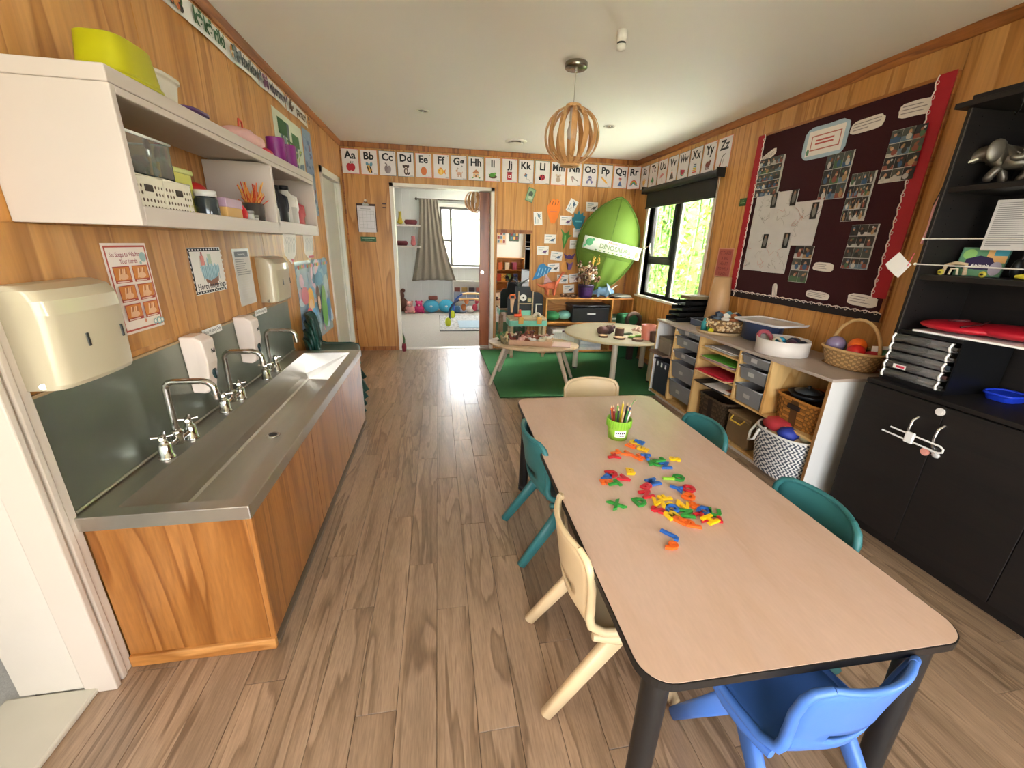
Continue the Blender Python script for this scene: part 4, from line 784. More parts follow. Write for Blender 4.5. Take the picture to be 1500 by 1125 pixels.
def tray(y, ztop, h, wd, lb, i, sticker=True):
    t = thing('storage_tray', lb, 'tray', (SX + .205, y, ztop - h), 0, 'grey storage trays'); w2 = wd / 2 - .012; mb = MB(); d0 = .21
    o = [(-d0, -w2), (d0, -w2), (d0, w2), (-d0, w2)]
    def ring(k, z): return [(x * k, yy * k, z) for x, yy in o]
    V = ring(.93, 0) + ring(1, h) + ring(.985, h) + ring(.92, .004)
    mb.add(V, [(3, 2, 1, 0)] + [(i_, (i_ + 1) % 4, 4 + (i_ + 1) % 4, 4 + i_) for i_ in range(4)] + [(4 + i_, 4 + (i_ + 1) % 4, 8 + (i_ + 1) % 4, 8 + i_) for i_ in range(4)] + [(8 + i_, 8 + (i_ + 1) % 4, 12 + (i_ + 1) % 4, 12 + i_) for i_ in range(4)] + [(12, 13, 14, 15)], TG)
    mb.obj('body', t, .004)
    MB().tube([(x * 1.01, yy * 1.02, h - .003) for x, yy in o], .006, TG, 6, True).obj('rim', t)
    MB().box((-d0 * .88, -w2 * .85, .006), (d0 * .88, w2 * .85, h * (.35 + .1 * (i % 3))), P(('#4a4744', '#5d5650', '#3d4046')[i % 3], .9, var=.5, sc=50)).obj('contents', t)
    if sticker: a = MB().add([(-d0 - .001 - 0, -.028, h * .38), (-d0 - .001, .028, h * .38), (-d0 - .003, .028, h * .38 + .028), (-d0 - .003, -.028, h * .38 + .028)], [(0, 3, 2, 1)], P('#b9b6b2', .5)).obj('label_holder', t)
    return t
NA = ('topmost', 'second from top', 'third from top', 'deep fourth', 'deep bottom')
for i, (z, h) in enumerate(((.71, .045), (.648, .085), (.522, .068), (.42, .14), (.25, .145))): tray(3.061, z, h, .338, f'grey tray in the column beside the dark crate, {NA[i]}', i)
for i, (z, h) in enumerate(((.70, .065), (.618, .09), (.486, .122))): tray(2.281, z, h, .258, f'grey tray in the short column left of the orange wicker basket, {("topmost", "middle", "deep lowest")[i]}', i)
for k, (y, z) in enumerate(((3.224, .70), (3.224, .64), (3.224, .515), (2.404, .70), (2.404, .615), (2.404, .482))): sbx((-.004, y, z - .018), (.010, y + .008, z - .002), WHITE, 'tray_runner', .001)
# paper shelves
def paper_pile(y, z, cols, lb, off=0, wd=.30):
    t = thing('paper_pile', lb, 'paper', (SX + .17, y, z), 0, 'papers on the birch shelves'); r_ = random.Random(int(y * 100 + z * 1000)); 
    for i, c in enumerate(cols): MB().cb((r_.uniform(-.03, .02) - off, r_.uniform(-.03, .03), .003 + i * .0062), (.30, wd, .006), P(c, .5), r_.uniform(-.06, .08)).obj('paper_sheet', t)
    return t
paper_pile(2.65, .639, ['#d9d5d0', '#b9b8b6', '#e4e0da'], 'white and clear papers on the top paper shelf', .0)
paper_pile(2.66, .549, ['#d9c8b8', '#c7a0a8', '#e0b8b8', '#4f9a2c', '#5fae3a'], 'stack topped with bright green paper on the second paper shelf', .02, .34)
paper_pile(2.64, .454, ['#e0c89a', '#b0202c', '#c8203c', '#a81c30'], 'crimson card pile on the third paper shelf', .05, .33)
paper_pile(2.66, .359, ['#e4ded8', '#26262a', '#1c1c20'], 'black folder on the lowest paper shelf', .03, .34)
t = thing('loose_sheets', 'white drawings with a red patch sticking out of the lowest paper shelf', 'paper', (SX + .13, 2.55, .3785)); MB().cb((-.02, .03, .002), (.30, .24, .003), PAPER, .1).obj('sheet', t); MB().cb((-.05, -.06, .0047), (.12, .08, .002), P('#b8503c', .6), .2).obj('red_patch', t)
# wicker and tubs below
def wicker(name, lb, loc, a, b, h, col, rz=0, rows=9, sq=.35, cat='basket', slot=False, dark=None, flare=.08):
    t = thing(name, lb, cat, loc, rz); m = P(col, .6, var=.2, sc=60); m2 = P(dark or col, .7, var=.25, sc=60); n = 44
    def se(tt, k): c, s = math.cos(tt), math.sin(tt); return a * k * math.copysign(abs(c) ** sq, c), b * k * math.copysign(abs(s) ** sq, s)
    mb = MB(); N = rows; mA = P(col, .6, var=.12, sc=60); mB = P('#' + ''.join('%02x' % int(int(col[1 + 2 * q:3 + 2 * q], 16) * .78) for q in range(3)), .65, var=.12, sc=60)
    def fn(u, v):
        tt = 2 * math.pi * v; k = 1 - flare + flare * u; j = round(v * n); i = round(u * N); kk = k + (.02 if (math.floor(u * N) + math.floor(v * n)) % 2 == 0 else .0) * (.12 / max(a, b)); x, y = se(tt, kk); return (x, y, u * h)
    
    for i in range(N):
        for j in range(n): mb.add([fn((i + .06) / N, (j + .04) / n), fn((i + .06) / N, (j + .96) / n), fn((i + .94) / N, (j + .96) / n), fn((i + .94) / N, (j + .04) / n)], [(0, 1, 2, 3)], mA if (i + j) % 2 else mB)
    mb.grid(lambda u, v: (*se(2 * math.pi * v, (1 - flare + flare * u) * .985), u * h), 2, 40, m2); o = mb.obj('woven_body', t)
    mb = MB(); mb.add([(*se(2 * math.pi * j / 32, .9), .006) for j in range(32)], [tuple(range(32))], m2); mb.grid(lambda u, v: (*se(2 * math.pi * v, (1 - flare + flare * u) * .95), .006 + u * (h - .01)), 2, 32, m2); mb.obj('lining', t)
    MB().tube([(*se(2 * math.pi * j / 40, 1.0), h) for j in range(40)], .008, m, 8, True).obj('rim', t)
    if slot: MB().cb((-a * 1.0 - .001, 0, h * .72), (.012, .09, .032), P('#24140a', .8)).obj('handle_slot', t, .006)
    return t
wicker('wicker_box', 'dark brown woven basket on the bottom shelf below the papers', (SX + .18, 2.67, .045), .15, .17, .22, '#54422f', dark='#2a2018')
t = thing('lidded_tub', 'smoky brown tub with yellow handle on the bottom shelf', 'tub', (SX + .17, 2.325, .045)); mb = MB().box((-.15, -.115, 0), (.15, .115, .20), P('#7a6244', .35)); mb.obj('body', t, .012); MB().box((-.155, -.12, .20), (.155, .12, .222), P('#8c7352', .35)).obj('lid', t, .006)
MB().tube([(-.156, -.06, .20), (-.18, -.05, .17), (-.18, .05, .17), (-.156, .06, .20)], .006, P('#d8b440', .4), 8).obj('handle', t)
wicker('wicker_box', 'honey brown rectangular wicker basket on the upper shelf near the white end', (SX + .19, 1.94, .3595), .16, .165, .17, '#b5762f', slot=True, dark='#5a3818')
t = thing('frying_pan', 'black toy pan lying on top of the honey wicker basket', 'pan', (SX + .15, 1.97, .531)); MB().lathe([(0, 0), (.09, 0), (.11, .022), (.113, .022), (.093, -.0), (.0, -.002)], P('#202226', .3), (0, 0, .003), 28).obj('pan', t); MB().tube([(.0, -.105, .02), (.02, -.2, .03)], [.009, .011], BLACK, 8).obj('handle', t)
t = thing('toy_kettle_lid', 'dark grey lid resting on the toy pan', 'lid', (SX + .15, 1.985, .558)); MB().lathe([(.07, 0), (.072, .006), (.03, .022), (0, .024)], P('#3a3f44', .3)).obj('lid', t); MB().lathe([(.008, .022), (.012, .036), (0, .04)], BLACK).obj('knob', t)
# chevron basket
ch = thing('chevron_basket', 'large soft basket with grey and white chevron weave on the bottom shelf', 'basket', (SX + .095, 1.955, .045)); CH0 = P('#e2dfda', .8, var=.06, sc=90); CH1 = P('#4f545e', .8, var=.1, sc=90)
A_, B_, H_, NR, NC = .175, .192, .27, 15, 84
def cbp(u, v, k=1): tt = 2 * math.pi * v; q = (.86 + .14 * math.sin(min(u, 1) * 1.7)) * k; return (A_ * q * math.copysign(abs(math.cos(tt)) ** .8, math.cos(tt)), B_ * q * math.copysign(abs(math.sin(tt)) ** .8, math.sin(tt)), u * H_)
mb = MB()
for i in range(NR):
    for j in range(NC):
        m = CH0 if j % 2 else CH1; sk = .9 if i % 2 else -.9
        du = .012 if (j % 2) else 0; mb.add([cbp(i / NR, j / NC), cbp(i / NR, (j + 1) / NC), cbp((i + .5) / NR, (j + 1 + sk * .5) / NC, 1.02), cbp((i + .5) / NR, (j + sk * .5) / NC, 1.02), cbp((i + 1) / NR, (j + 1 + sk) / NC), cbp((i + 1) / NR, (j + sk) / NC)], [(0, 1, 2, 3), (3, 2, 4, 5)], m, True)
mb.obj('woven_body', ch)
MB().tube([cbp(1, j / 36) for j in range(36)], .007, CH0, 8, True).obj('rim', ch); MB().grid(lambda u, v: cbp(u * .98 + .02, v, .955), 4, 36, P('#8c8880', .9)).obj('lining', ch)
for s in (1,): MB().tube([(-.13, .10 * s - .02, H_ - .01), (-.18, .10 * s - .02, H_ - .02), (-.195, .10 * s - .015, H_ - .08), (-.19, .10 * s + .03, H_ - .11), (-.17, .10 * s + .05, H_ - .06), (-.12, .10 * s + .06, H_ - .01)], .008, CH0, 8).obj('rope_handle', ch)
for c, lb, p, r in (('#b8343c', 'red fabric bundle in a bag poking out of the chevron basket', (-.05, .06, .29), (.09, .10, .045)), ('#2c3c9c', 'navy blue folded cloth at the front of the chevron basket', (-.09, -.05, .28), (.06, .055, .04)), ('#cfae84', 'beige knitted roll inside the chevron basket', (-.04, .0, .235), (.11, .12, .05)), ('#d8cfa0', 'cream ball of wool at the near side of the chevron basket', (-.02, -.11, .285), (.045, .045, .04)), ('#7fae9a', 'pale green cloth at the back of the chevron basket', (.06, -.03, .27), (.07, .08, .04))):
    t = thing('fabric_bundle', lb, 'cloth', (ch.location.x, ch.location.y, .045), 0, 'fabrics in the chevron basket'); MB().ball(p, r, P(c, .55, var=.2, sc=40), 16, 10, .08).obj('bundle', t)
# open bay at the far end
t = thing('dark_crate', 'dark blue-grey crate in the open bay at the far end of the shelves', 'crate', (SX + .17, 3.40, .045)); mb = MB(); mb.box((-.16, -.125, 0), (.16, .125, .31), P('#343a46', .45)); mb.obj('body', t, .012)
mb = MB().tube([(.166, -.13, .315), (.166, .13, .315), (-.166, .13, .315), (-.166, -.13, .315)], .008, P('#2a303a', .45), 6, True); mb.obj('rim', t)
for y in (-.07, 0, .07): MB().cb((-.163, y, .275), (.006, .02, .04), P('#cfd2d6', .4)).obj('clip', t, .002)
t = thing('wooden_tray', 'thin dark wooden tray jutting from the open bay above the crate', 'tray', (SX + .12, 3.40, .4295)); MB().box((-.19, -.135, 0), (.19, .135, .006), P('#5c4638', .5)).obj('base', t); MB().tube([(-.19, -.135, .008), (.19, -.135, .008), (.19, .135, .008), (-.19, .135, .008)], .008, P('#6d5544', .5), 6, True).obj('rim', t)
t = thing('carton', 'grey-brown wooden box standing on the dark tray in the far bay', 'box', (SX + .13, 3.405, .436)); MB().box((-.12, -.10, 0), (.12, .10, .14), P('#8d7f6e', .6, var=.15)).obj('body', t, .004); MB().box((-.122, -.102, .11), (.122, .102, .146), P('#7a6d5e', .6)).obj('lid', t, .003)
# ---- things on the shelf top
T = SH + .0005
lt = thing('letter_tray_stack', 'black stepped letter trays at the window end of the shelf top', 'letter tray', (2.29, 3.465, T))
for i in range(4):
    o = MB(); z = i * .05; dx = i * .022 - .03
    o.box((dx - .15, -.09, z), (dx + .13, .09, z + .005), BLACK).box((dx - .15, -.09, z), (dx + .13, -.084, z + .035), BLACK).box((dx - .15, .084, z), (dx + .13, .09, z + .035), BLACK).box((dx + .124, -.09, z), (dx + .13, .09, z + .046), BLACK); o.obj('letter_tray', lt)
for x, y in ((-.08, -.087), (-.08, .087), (.1, -.087), (.1, .087)): MB().box((x, y - .003, 0), (x + .012, y + .003, .2), BLACK).obj('post', lt)
t = thing('open_book', 'brown book lying on top of the black letter trays', 'book', (2.33, 3.465, T + .2005)); MB().box((-.11, -.08, 0), (.11, .08, .03), P('#7a6a4a', .6)).obj('cover', t, .003)
t = thing('pen_tub', 'clear bluish tub in front of the letter trays', 'tub', (2.25, 3.20, T)); mb = MB().box((-.06, -.085, 0), (.06, .085, .055), P('#8f9cb8', .15, trans=.5, var=.1)); mb.obj('body', t, .006); MB().tube([(.062, -.087, .055), (.062, .087, .055), (-.062, .087, .055), (-.062, -.087, .055)], .003, P('#aab2c4', .2), 6, True).obj('rim', t)
t = thing('paper_cone', 'tall tan paper roll standing on the shelf below the pink notice', 'paper roll', (2.425, 3.272, T)); MB().lathe([(.098, 0), (.097, .05), (.082, .27), (.068, .41), (.064, .41), (.078, .27), (.092, .05), (.092, .002), (0, .001)], P('#c49a6c', .5, var=.04), n=32).obj('roll', t)
ct_ = thing('cork_basket', 'round cork-patterned basket on the shelf top beside the navy pot', 'basket', (2.25, 2.90, T + .026)); mb = MB(); r_ = random.Random(3)
CK = [P(c, .6) for c in ('#c9a878', '#d8bb90', '#b08a5c', '#e0cba6')]
MB().lathe([(0, 0), (.135, 0), (.140, .01), (.140, .09), (.134, .09), (.134, .012), (0, .008)], P('#7a5c3c', .8), n=30).obj('body', ct_)
for k in range(150): a = r_.uniform(0, 6.28); z = r_.uniform(.012, .08); mb.ball((.141 * math.cos(a), .141 * math.sin(a), z), (.010, .012, .010), CK[k % 4], 6, 4, rz=a)
o = mb.obj('cork_pieces', ct_); o['kind'] = 'stuff'
t = thing('woven_tray', 'shallow woven tray under the cork basket', 'tray', (2.225, 2.93, T)); MB().lathe([(0, 0), (.165, 0), (.178, .022), (.172, .024), (.16, .006), (0, .005)], P('#bfa47e', .7, var=.25, sc=70), n=36).obj('tray', t)
r_ = random.Random(21)
for k, (c, cn) in enumerate((('#dcd6cc', 'white'), ('#6fa6b4', 'pale blue'), ('#c9773c', 'tan'), ('#2a3850', 'navy'), ('#5c6a78', 'slate'), ('#e8e0d4', 'ivory'), ('#a8643c', 'russet'), ('#1f2a3c', 'midnight blue'))):
    a = 2 * math.pi * k / 8; x, y = .07 * math.cos(a), .07 * math.sin(a); t = thing('fabric_scrap', cn + ' folded scrap piled in the cork basket', 'scrap', (2.25 + x, 2.90 + y, T + .112), 0, 'scraps in the cork basket'); mb = MB(); q = [Vector((r_.uniform(-.06, .06), r_.uniform(-.06, .06), r_.uniform(-.015, .05))) for _ in range(4)] ; mb.ball((0, 0, 0), (.045, .035, .022), P(c, .7), 10, 6, .25, a); mb.add([(-.03, -.02, .01), (.04, -.01, .03), (.03, .03, .05), (-.01, .02, .045)], [(0, 1, 2, 3)], P(c, .7)); mb.obj('scrap', t)
for (x, y, c, h, lb) in ((2.12, 2.98, '#2f8a8a', .10, 'teal toy bottle at the edge of the woven tray'), (2.13, 2.91, '#3c9a4c', .05, 'green toy pear on the woven tray'), (2.10, 2.86, '#d8c820', .04, 'yellow toy lemon on the woven tray')):
    t = thing('toy_item', lb, 'toy', (x, y, T + .007)); mb = MB()
    if h > .06: mb.lathe([(0, 0), (.024, 0), (.024, h * .7), (.012, h * .8), (.012, h), (0, h)], P(c, .35))
    else: mb.ball((0, 0, h * .5), (h * .55, h * .5, h * .5), P(c, .35), 14, 10); mb.tube([(0, 0, h * .95), (.004, 0, h * 1.2)], .003, P('#4a5a2c', .5), 6)
    mb.obj('body', t)
pt = thing('navy_pot', 'navy blue pot on the shelf top under a white tray', 'pot', (2.375, 2.655, T)); NB = P('#3c4866', .35); MB().lathe([(0, 0), (.115, 0), (.13, .012), (.136, .12), (.14, .135), (.134, .135), (.128, .012), (0, .006)], NB, n=36).obj('pot', pt)
MB().tube([(-.05, -.128, .12), (-.06, -.145, .06), (-.04, -.14, .04), (.0, -.146, .05), (.02, -.14, .12)], .005, NB, 6).obj('handle', pt)
t = thing('white_tray', 'flat white tray lying across the navy pot', 'tray', (2.375, 2.60, T + .137)); t.rotation_euler = (0, 0, .12); mb = MB(); o_ = rrect(-.145, -.20, .145, .20, .03, 5); mb.prism(o_, 0, .006, P('#dcd8d6', .35)); mb.tube([(x, y, .010) for x, y in o_], .006, P('#dcd8d6', .35), 6, True); mb.obj('tray', t)
wb = thing('white_round_tub', 'white round tub of toys on the shelf top beside the wicker handle basket', 'tub', (2.20, 2.265, T)); MB().lathe([(0, 0), (.148, 0), (.152, .004), (.153, .095), (.148, .097), (.147, .008), (0, .004)], P('#d9d0c8', .4), n=40).obj('tub', wb)
for k, (c, lb, x, y, r) in enumerate((('#a8505a', 'maroon striped bracelet leaning in the white tub', -.05, .10, .05), ('#3c9ac0', 'light blue ball in the white tub', .0, .02, .034), ('#2a3048', 'dark blue toy in the middle of the white tub', .06, -.02, .04), ('#d8a82c', 'mustard yellow block at the back of the white tub', .09, .0, .034), ('#4a2c3c', 'plum toy piece at the near side of the white tub', .0, -.07, .036), ('#20242c', 'black toy piece at the near end of the white tub', .05, -.10, .032), ('#c9b9a0', 'pale wooden ring in the white tub', -.06, -.02, .03))):
    t = thing('tub_toy', lb, 'toy', (2.20 + x, 2.265 + y, T + .075), 0, 'toys in the white round tub'); mb = MB()
    if k in (0, 6): mb.tube([(r * math.cos(a), .5 * r * math.sin(a), r * math.sin(a) * .9) for a in [2 * math.pi * j / 18 for j in range(18)]], r * .28, P(c, .4), 8, True)
    else: mb.ball((0, 0, 0), (r, r, r * .8), P(c, .35), 12, 8, .0 if k == 1 else .12)
    mb.obj('piece', t)
hb = wicker('handle_basket', 'oval wicker basket with tall arched handle at the near end of the shelf top', (2.36, 1.93, T), .115, .165, .105, '#c9a06a', sq=.9, rows=8, dark='#8a6238', flare=.22)
MB().tube([(.0, -.0 + .16 * math.cos(R(a)) * .92, .085 + .19 * math.sin(R(a))) for a in range(0, 181, 12)], .009, P('#cfa873', .6, var=.2, sc=80), 8).obj('arched_handle', hb)
for (c, lb, x, y, z, r) in (('#8a7a9c', 'clear lilac ball in the handle basket', -.03, .09, .115, .05), ('#e86418', 'orange ball in the handle basket', -.01, -.02, .13, .046), ('#d02420', 'red ball under the orange one in the handle basket', -.045, -.05, .10, .046), ('#2e7a3c', 'green ball at the wall side of the handle basket', .06, .03, .11, .045), ('#b82028', 'crimson felt piece at the near end of the handle basket', .0, -.11, .10, .04), ('#2c6a3c', 'dark green leaf piece over the near rim of the handle basket', .05, -.14, .115, .04)):
    t = thing('craft_ball', lb, 'ball', (2.36 + x, 1.93 + y, T + z), 0, 'balls in the handle basket'); MB().ball((0, 0, 0), (r, r, r if 'ball' in lb else r * .5), P(c, .25 if 'ball' in lb else .7, coat=.3), 18, 12).obj('ball', t)
t = thing('card_tag', 'white card standing in the handle basket', 'card', (2.40, 1.80, T + .10)); MB().prism([(-.05, 0), (.05, .02), (.045, .06), (-.055, .045)], -.001, .001, PAPER, 'y').obj('card', t); t.rotation_euler = (R(-15), 0, R(-60))

# ---- black-brown cabinet with open bookcase above
BX, BY0, BY1, BZ = 2.12, .20, 1.62, .775
bk_ = thing('black_bookcase', 'tall black-brown bookcase with cupboard doors below and open shelves above', 'bookcase', (BX, BY0, 0))
def bbx(a, b, nm, bev=.002, m=BLACKW): return MB().box((a[0] - BX, a[1] - BY0, a[2]), (b[0] - BX, b[1] - BY0, b[2]), m).obj(nm, bk_, bev)
BACK = XR - .016
bbx((BX + .002, BY1 - .02, 0), (BACK, BY1, BZ - .021), 'side_panel'); bbx((BX + .002, BY0, 0), (BACK, BY0 + .02, BZ - .021), 'side_panel'); bbx((BX - .006, BY0, BZ - .02), (BACK, BY1, BZ), 'counter')
bbx((BX + .02, BY0 + .021, .0), (BX + .036, BY1 - .021, .055), 'plinth')
for i in range(4): y = BY0 + .003 + i * .354; dd = bbx((BX - .014, y, .06), (BX, y + .351, BZ - .024), 'door', .0015)
UX = 2.18; ZT = 1.94
bbx((UX, BY1 - .02, BZ + .001), (BACK, BY1 - .001, ZT), 'side_panel'); bbx((UX, BY0, BZ + .001), (BACK, BY0 + .02, ZT), 'side_panel')
bbx((BACK + .001, BY0, .0), (BACK + .008, BY1 - .001, ZT), 'back_panel'); bbx((BX + .03, BY0 - .01, ZT + .001), (BACK, BY1 + .03, ZT + .022), 'top_board')
bbx((UX + .02, BY0 + .1, ZT + .0225), (BACK, BY1 + .01, ZT + .052), 'cornice')
for z in (1.255, 1.62): bbx((UX + .012, BY0 + .021, z), (BACK, BY1 - .021, z + .022), 'shelf')
LN = P('#6a615a', .5)
for z0, z1 in ((BZ + .002, ZT),): bbx((UX - .001, BY1 - .0165, z0), (UX + .0, BY1 - .0155, z1), 'edge_line', 0, LN)
for y in (.6, .95, 1.3, 1.5): MB().tube([(UX + .09 - BX, y - BY0, ZT), (UX + .09 - BX, y - BY0, ZT - .03), (UX + .075 - BX, y - BY0, ZT - .045), (UX + .062 - BX, y - BY0, ZT - .035)], .003, CHROME, 6).obj('cup_hook', bk_)
mb = MB()
for z in [BZ + .08 + .032 * k for k in range(34)]:
    for x in (UX + .06, UX + .22): mb.cyl((x - BX, BY1 - .0205 - BY0, z), (x - BX, BY1 - .0195 - BY0, z), .0028, m=P('#060505', .9), n=6)
o = mb.obj('peg_holes', bk_); o['kind'] = 'stuff'
for z, lb in ((1.432, 'upper white elastic cord stretched across the bookcase shelves'), (1.322, 'lower white elastic cord stretched across the bookcase shelves')):
    t = thing('elastic_cord', lb, 'cord', (UX - .004, (BY0 + BY1) / 2, z)); MB().tube([(0, -.72, 0), (0, 0, -.004), (0, .712, 0)], .003, P('#d8d2ca', .6), 8).obj('cord', t); MB().ball((0, .712, 0), .006, WHITE, 8, 6).obj('end_stud', t)
t = thing('hanging_tags', 'bundle of white cards hanging from the edge of the bookcase', 'tag', (UX - .012, BY1 + .012, 1.33)); 
for k in range(3): mb = MB().cb((0, .03 + .004 * k, -.045), (.0015, .075, .075), PAPER); o = mb.obj('card', t); o.rotation_euler = (R(32 + k * 4), 0, 0); o.location = (-.003 * k, 0, -.0)
MB().tube([(-.002, .0, .04), (-.004, .006, .0), (-.004, .01, -.02)], .002, P('#c8505a', .6), 6).obj('loop', t)
t = thing('ribbon_strip', 'pink and black ribbon hanging down the side edge of the bookcase', 'ribbon', (UX + .02, BY1 + .006, 1.56)); MB().tube([(0, 0, .06), (0, .012, .0), (0, .008, -.08), (0, .015, -.15)], .006, P('#d8a0a0', .6), 6).obj('pink_ribbon', t); MB().tube([(.012, 0, .10), (.01, .014, .02), (.012, .012, -.06)], .012, BLACK, 6).obj('black_ribbon', t)
# drawer tower and what is on it
dt = thing('drawer_tower', 'black tower of five clear plastic drawers on the cabinet counter', 'drawer unit', (2.16, 1.462, BZ + .0005)); dt.rotation_euler = (0, 0, R(2))
DB = P('#101012', .35); hw = .125
mb = MB().box((0.01, -hw, 0), (.33, hw, .02), DB).box((.01, -hw, .235), (.33, hw, .25), DB).box((.02, -hw, .02), (.33, -hw + .006, .236), DB).box((.02, hw - .006, .02), (.33, hw, .236), DB).box((.324, -hw, .02), (.33, hw, .236), DB); mb.obj('casing', dt)
CL = P('#c8c6c4', .06, trans=.88, var=0, ior=1.35)
for i in range(5):
    z = .022 + i * .0428; d = MB(); d.grid(lambda u, v: (-.012 - .014 * math.sin(math.pi * u) + .006 * (1 - u), -hw + .008 + v * (2 * hw - .016), z + u * .040), 6, 1, CL); d.box((.0, -hw + .009, z + .0), (.30, hw - .009, z + .002), CL); o = d.obj('drawer', dt, solid=.002)
    MB().tube([(-.024, -hw + .012, z + .004), (-.032, -hw + .012, z + .02), (-.020, -hw + .012, z + .039)], .005, P('#e8e6e4', .1, .3), 6).obj('end_lip', o)
    MB().tube([(-.024, hw - .012, z + .004), (-.032, hw - .012, z + .02), (-.020, hw - .012, z + .039)], .005, P('#e8e6e4', .1, .3), 6).obj('end_lip', o)
    MB().box((.03, -hw + .02, z + .003), (.2, hw - .02, z + .012 + .004 * (i % 3)), P(('#4a4644', '#5a3c3c', '#38444c', '#7a7672', '#55504c')[i], .8, var=.6, sc=60)).obj('contents', o)
mb = MB(); mb.add([(-.028, .02, .075), (-.028, .075, .075), (-.03, .075, .095), (-.03, .02, .095)], [(0, 1, 2, 3)], P('#e4dcd8', .5)); mb.add([(-.0305, .025, .08), (-.0305, .06, .08), (-.0312, .06, .09), (-.0312, .025, .09)], [(0, 1, 2, 3)], P('#c8304c', .5)); mb.obj('sticker', dt)
t = thing('paper_stack', 'white papers lying on top of the clear drawer tower', 'paper', (2.32, 1.40, BZ + .2515)); MB().cb((0, -.04, .004), (.26, .38, .008), PAPER, .1).obj('sheets', t)
t = thing('red_bag', 'flat red zipped bag lying on the papers over the drawer tower', 'bag', (2.32, 1.37, BZ + .265)); RB = P('#b81428', .45, var=.1, sc=30, bump=.1); mb = MB(); mb.ball((-.02, .06, .022), (.14, .15, .024), RB, 24, 10); mb.ball((.03, -.09, .026), (.13, .16, .028), P('#a81024', .45, var=.1, sc=30), 24, 10); mb.obj('bag', t); MB().tube([(-.14, .0, .035), (-.08, -.03, .052), (-.02, -.01, .056), (.06, .03, .052)], .0035, P('#3a0a10', .5), 6).obj('zip', t)
MB().tube([(-.06, .10, .046), (-.06, .06, .052), (-.02, .05, .052)], .006, P('#4a0a14', .5), 6).obj('strap', t)
basin('blue_dish', 'small blue plastic dish at the back of the cabinet counter', 'dish', (2.40, 1.262, BZ + .0005), .065, .055, .035, '#1c3cc8')
# child lock and discs on the door
ck = thing('child_lock', 'white sliding child lock looped over two curved cupboard handles', 'lock', (BX - .0145, 1.28, .60)); LW = P('#e6e4e2', .3)
for y in (-.035, .065): MB().tube([(0, y, .075), (-.028, y, .06), (-.034, y, .02), (-.028, y, -.02), (0, y, -.035)], .0055, P('#c9c6c2', .2, .9), 8).obj('curved_handle', ck)
mb = MB().tube([(-.044, .13, .0), (-.044, -.07, .0), (-.044, -.085, -.008), (-.044, -.085, -.022), (-.044, -.07, -.03), (-.044, .16, -.03)], .004, LW, 8); mb.obj('slide_bar', ck); MB().cb((-.044, .045, -.015), (.014, .035, .05), LW).obj('catch', ck, .004)
for y, z, c, lb in ((1.278, .727, '#e2deda', 'round white magnet on the black door above the child lock'), (1.277, .537, '#e8a090', 'round pink disc on the black door below the child lock')):
    t = thing('door_disc', lb, 'disc', (BX - .0145, y, z)); MB().cyl((0, 0, 0), (-.006, 0, 0), .017, m=P(c, .4), n=24).obj('disc', t); MB().cyl((-.006, 0, 0), (-.008, 0, 0), .010, m=P(c, .3), n=20).obj('centre', t)
t = thing('clear_hook', 'clear plastic hook stuck on the black door beside the pink disc', 'hook', (BX - .0145, 1.235, .542)); MB().ball((-.006, 0, 0), (.007, .016, .013), P('#cfcccb', .1, .2), 12, 8, .15).obj('hook', t); MB().tube([(-.006, .012, .006), (-.01, .022, .012)], .003, P('#cfcccb', .1, .2), 6).obj('tip', t)

# ---- skinned figures
def figure(name, V, E, rad, m, parent=None, sub=1, scale=1):
    me = bpy.data.meshes.new(name); me.from_pydata([tuple(c * scale for c in v) for v in V], E, []); me.materials.append(m); o = bpy.data.objects.new(name, me); COL.objects.link(o)
    if parent is not None: o.parent = parent
    s = o.modifiers.new('skin', 'SKIN'); s.use_smooth_shade = True
    for i, r in enumerate(rad): r = r if isinstance(r, tuple) else (r, r); me.skin_vertices[0].data[i].radius = (r[0] * scale, r[1] * scale)
    me.skin_vertices[0].data[0].use_root = True
    if sub: u = o.modifiers.new('smooth', 'SUBSURF'); u.levels = u.render_levels = sub
    return o
BR = P('#6a6257', .34, .5, var=.3, sc=30)
def elephant(loc, rz, sc_, lb):
    t = thing('elephant_figurine', lb, 'figurine', loc, rz, 'elephant figurines on the top shelf')
    V = [(0, 0, .105), (.05, 0, .108), (-.055, 0, .10), (.085, 0, .122), (.115, 0, .135), (.145, 0, .115), (.162, 0, .088), (.182, 0, .078), (.204, 0, .092),
         (.05, .028, .07), (.075, .03, .035), (.082, .03, .006), (.05, -.028, .07), (.028, -.03, .035), (.022, -.03, .006), (-.05, .026, .065), (-.075, .028, .03), (-.08, .028, .006), (-.05, -.026, .065), (-.03, -.028, .03), (-.02, -.028, .006), (-.085, 0, .09), (-.092, 0, .06)]
    E = [(0, 1), (0, 2), (1, 3), (3, 4), (4, 5), (5, 6), (6, 7), (7, 8), (1, 9), (9, 10), (10, 11), (1, 12), (12, 13), (13, 14), (2, 15), (15, 16), (16, 17), (2, 18), (18, 19), (19, 20), (2, 21), (21, 22)]
    r = [.047, .044, .044, .036, .040, .026, .018, .015, .013] + [.021, .018, .019] * 4 + [.006, .004]
    figure('body', V, E, r, BR, t)
    for s in (-1, 1):
        mb = MB(); mb.ball((.082, s * .046, .132), (.036, .008, .046), BR, 12, 8, rz=s * .4); mb.obj('ear', t); MB().tube([(.128, s * .020, .108), (.155, s * .024, .095), (.18, s * .024, .108)], [.006, .005, .002], P('#d8d0bc', .4), 6).obj('tusk', t)
    t.scale = (sc_,) * 3
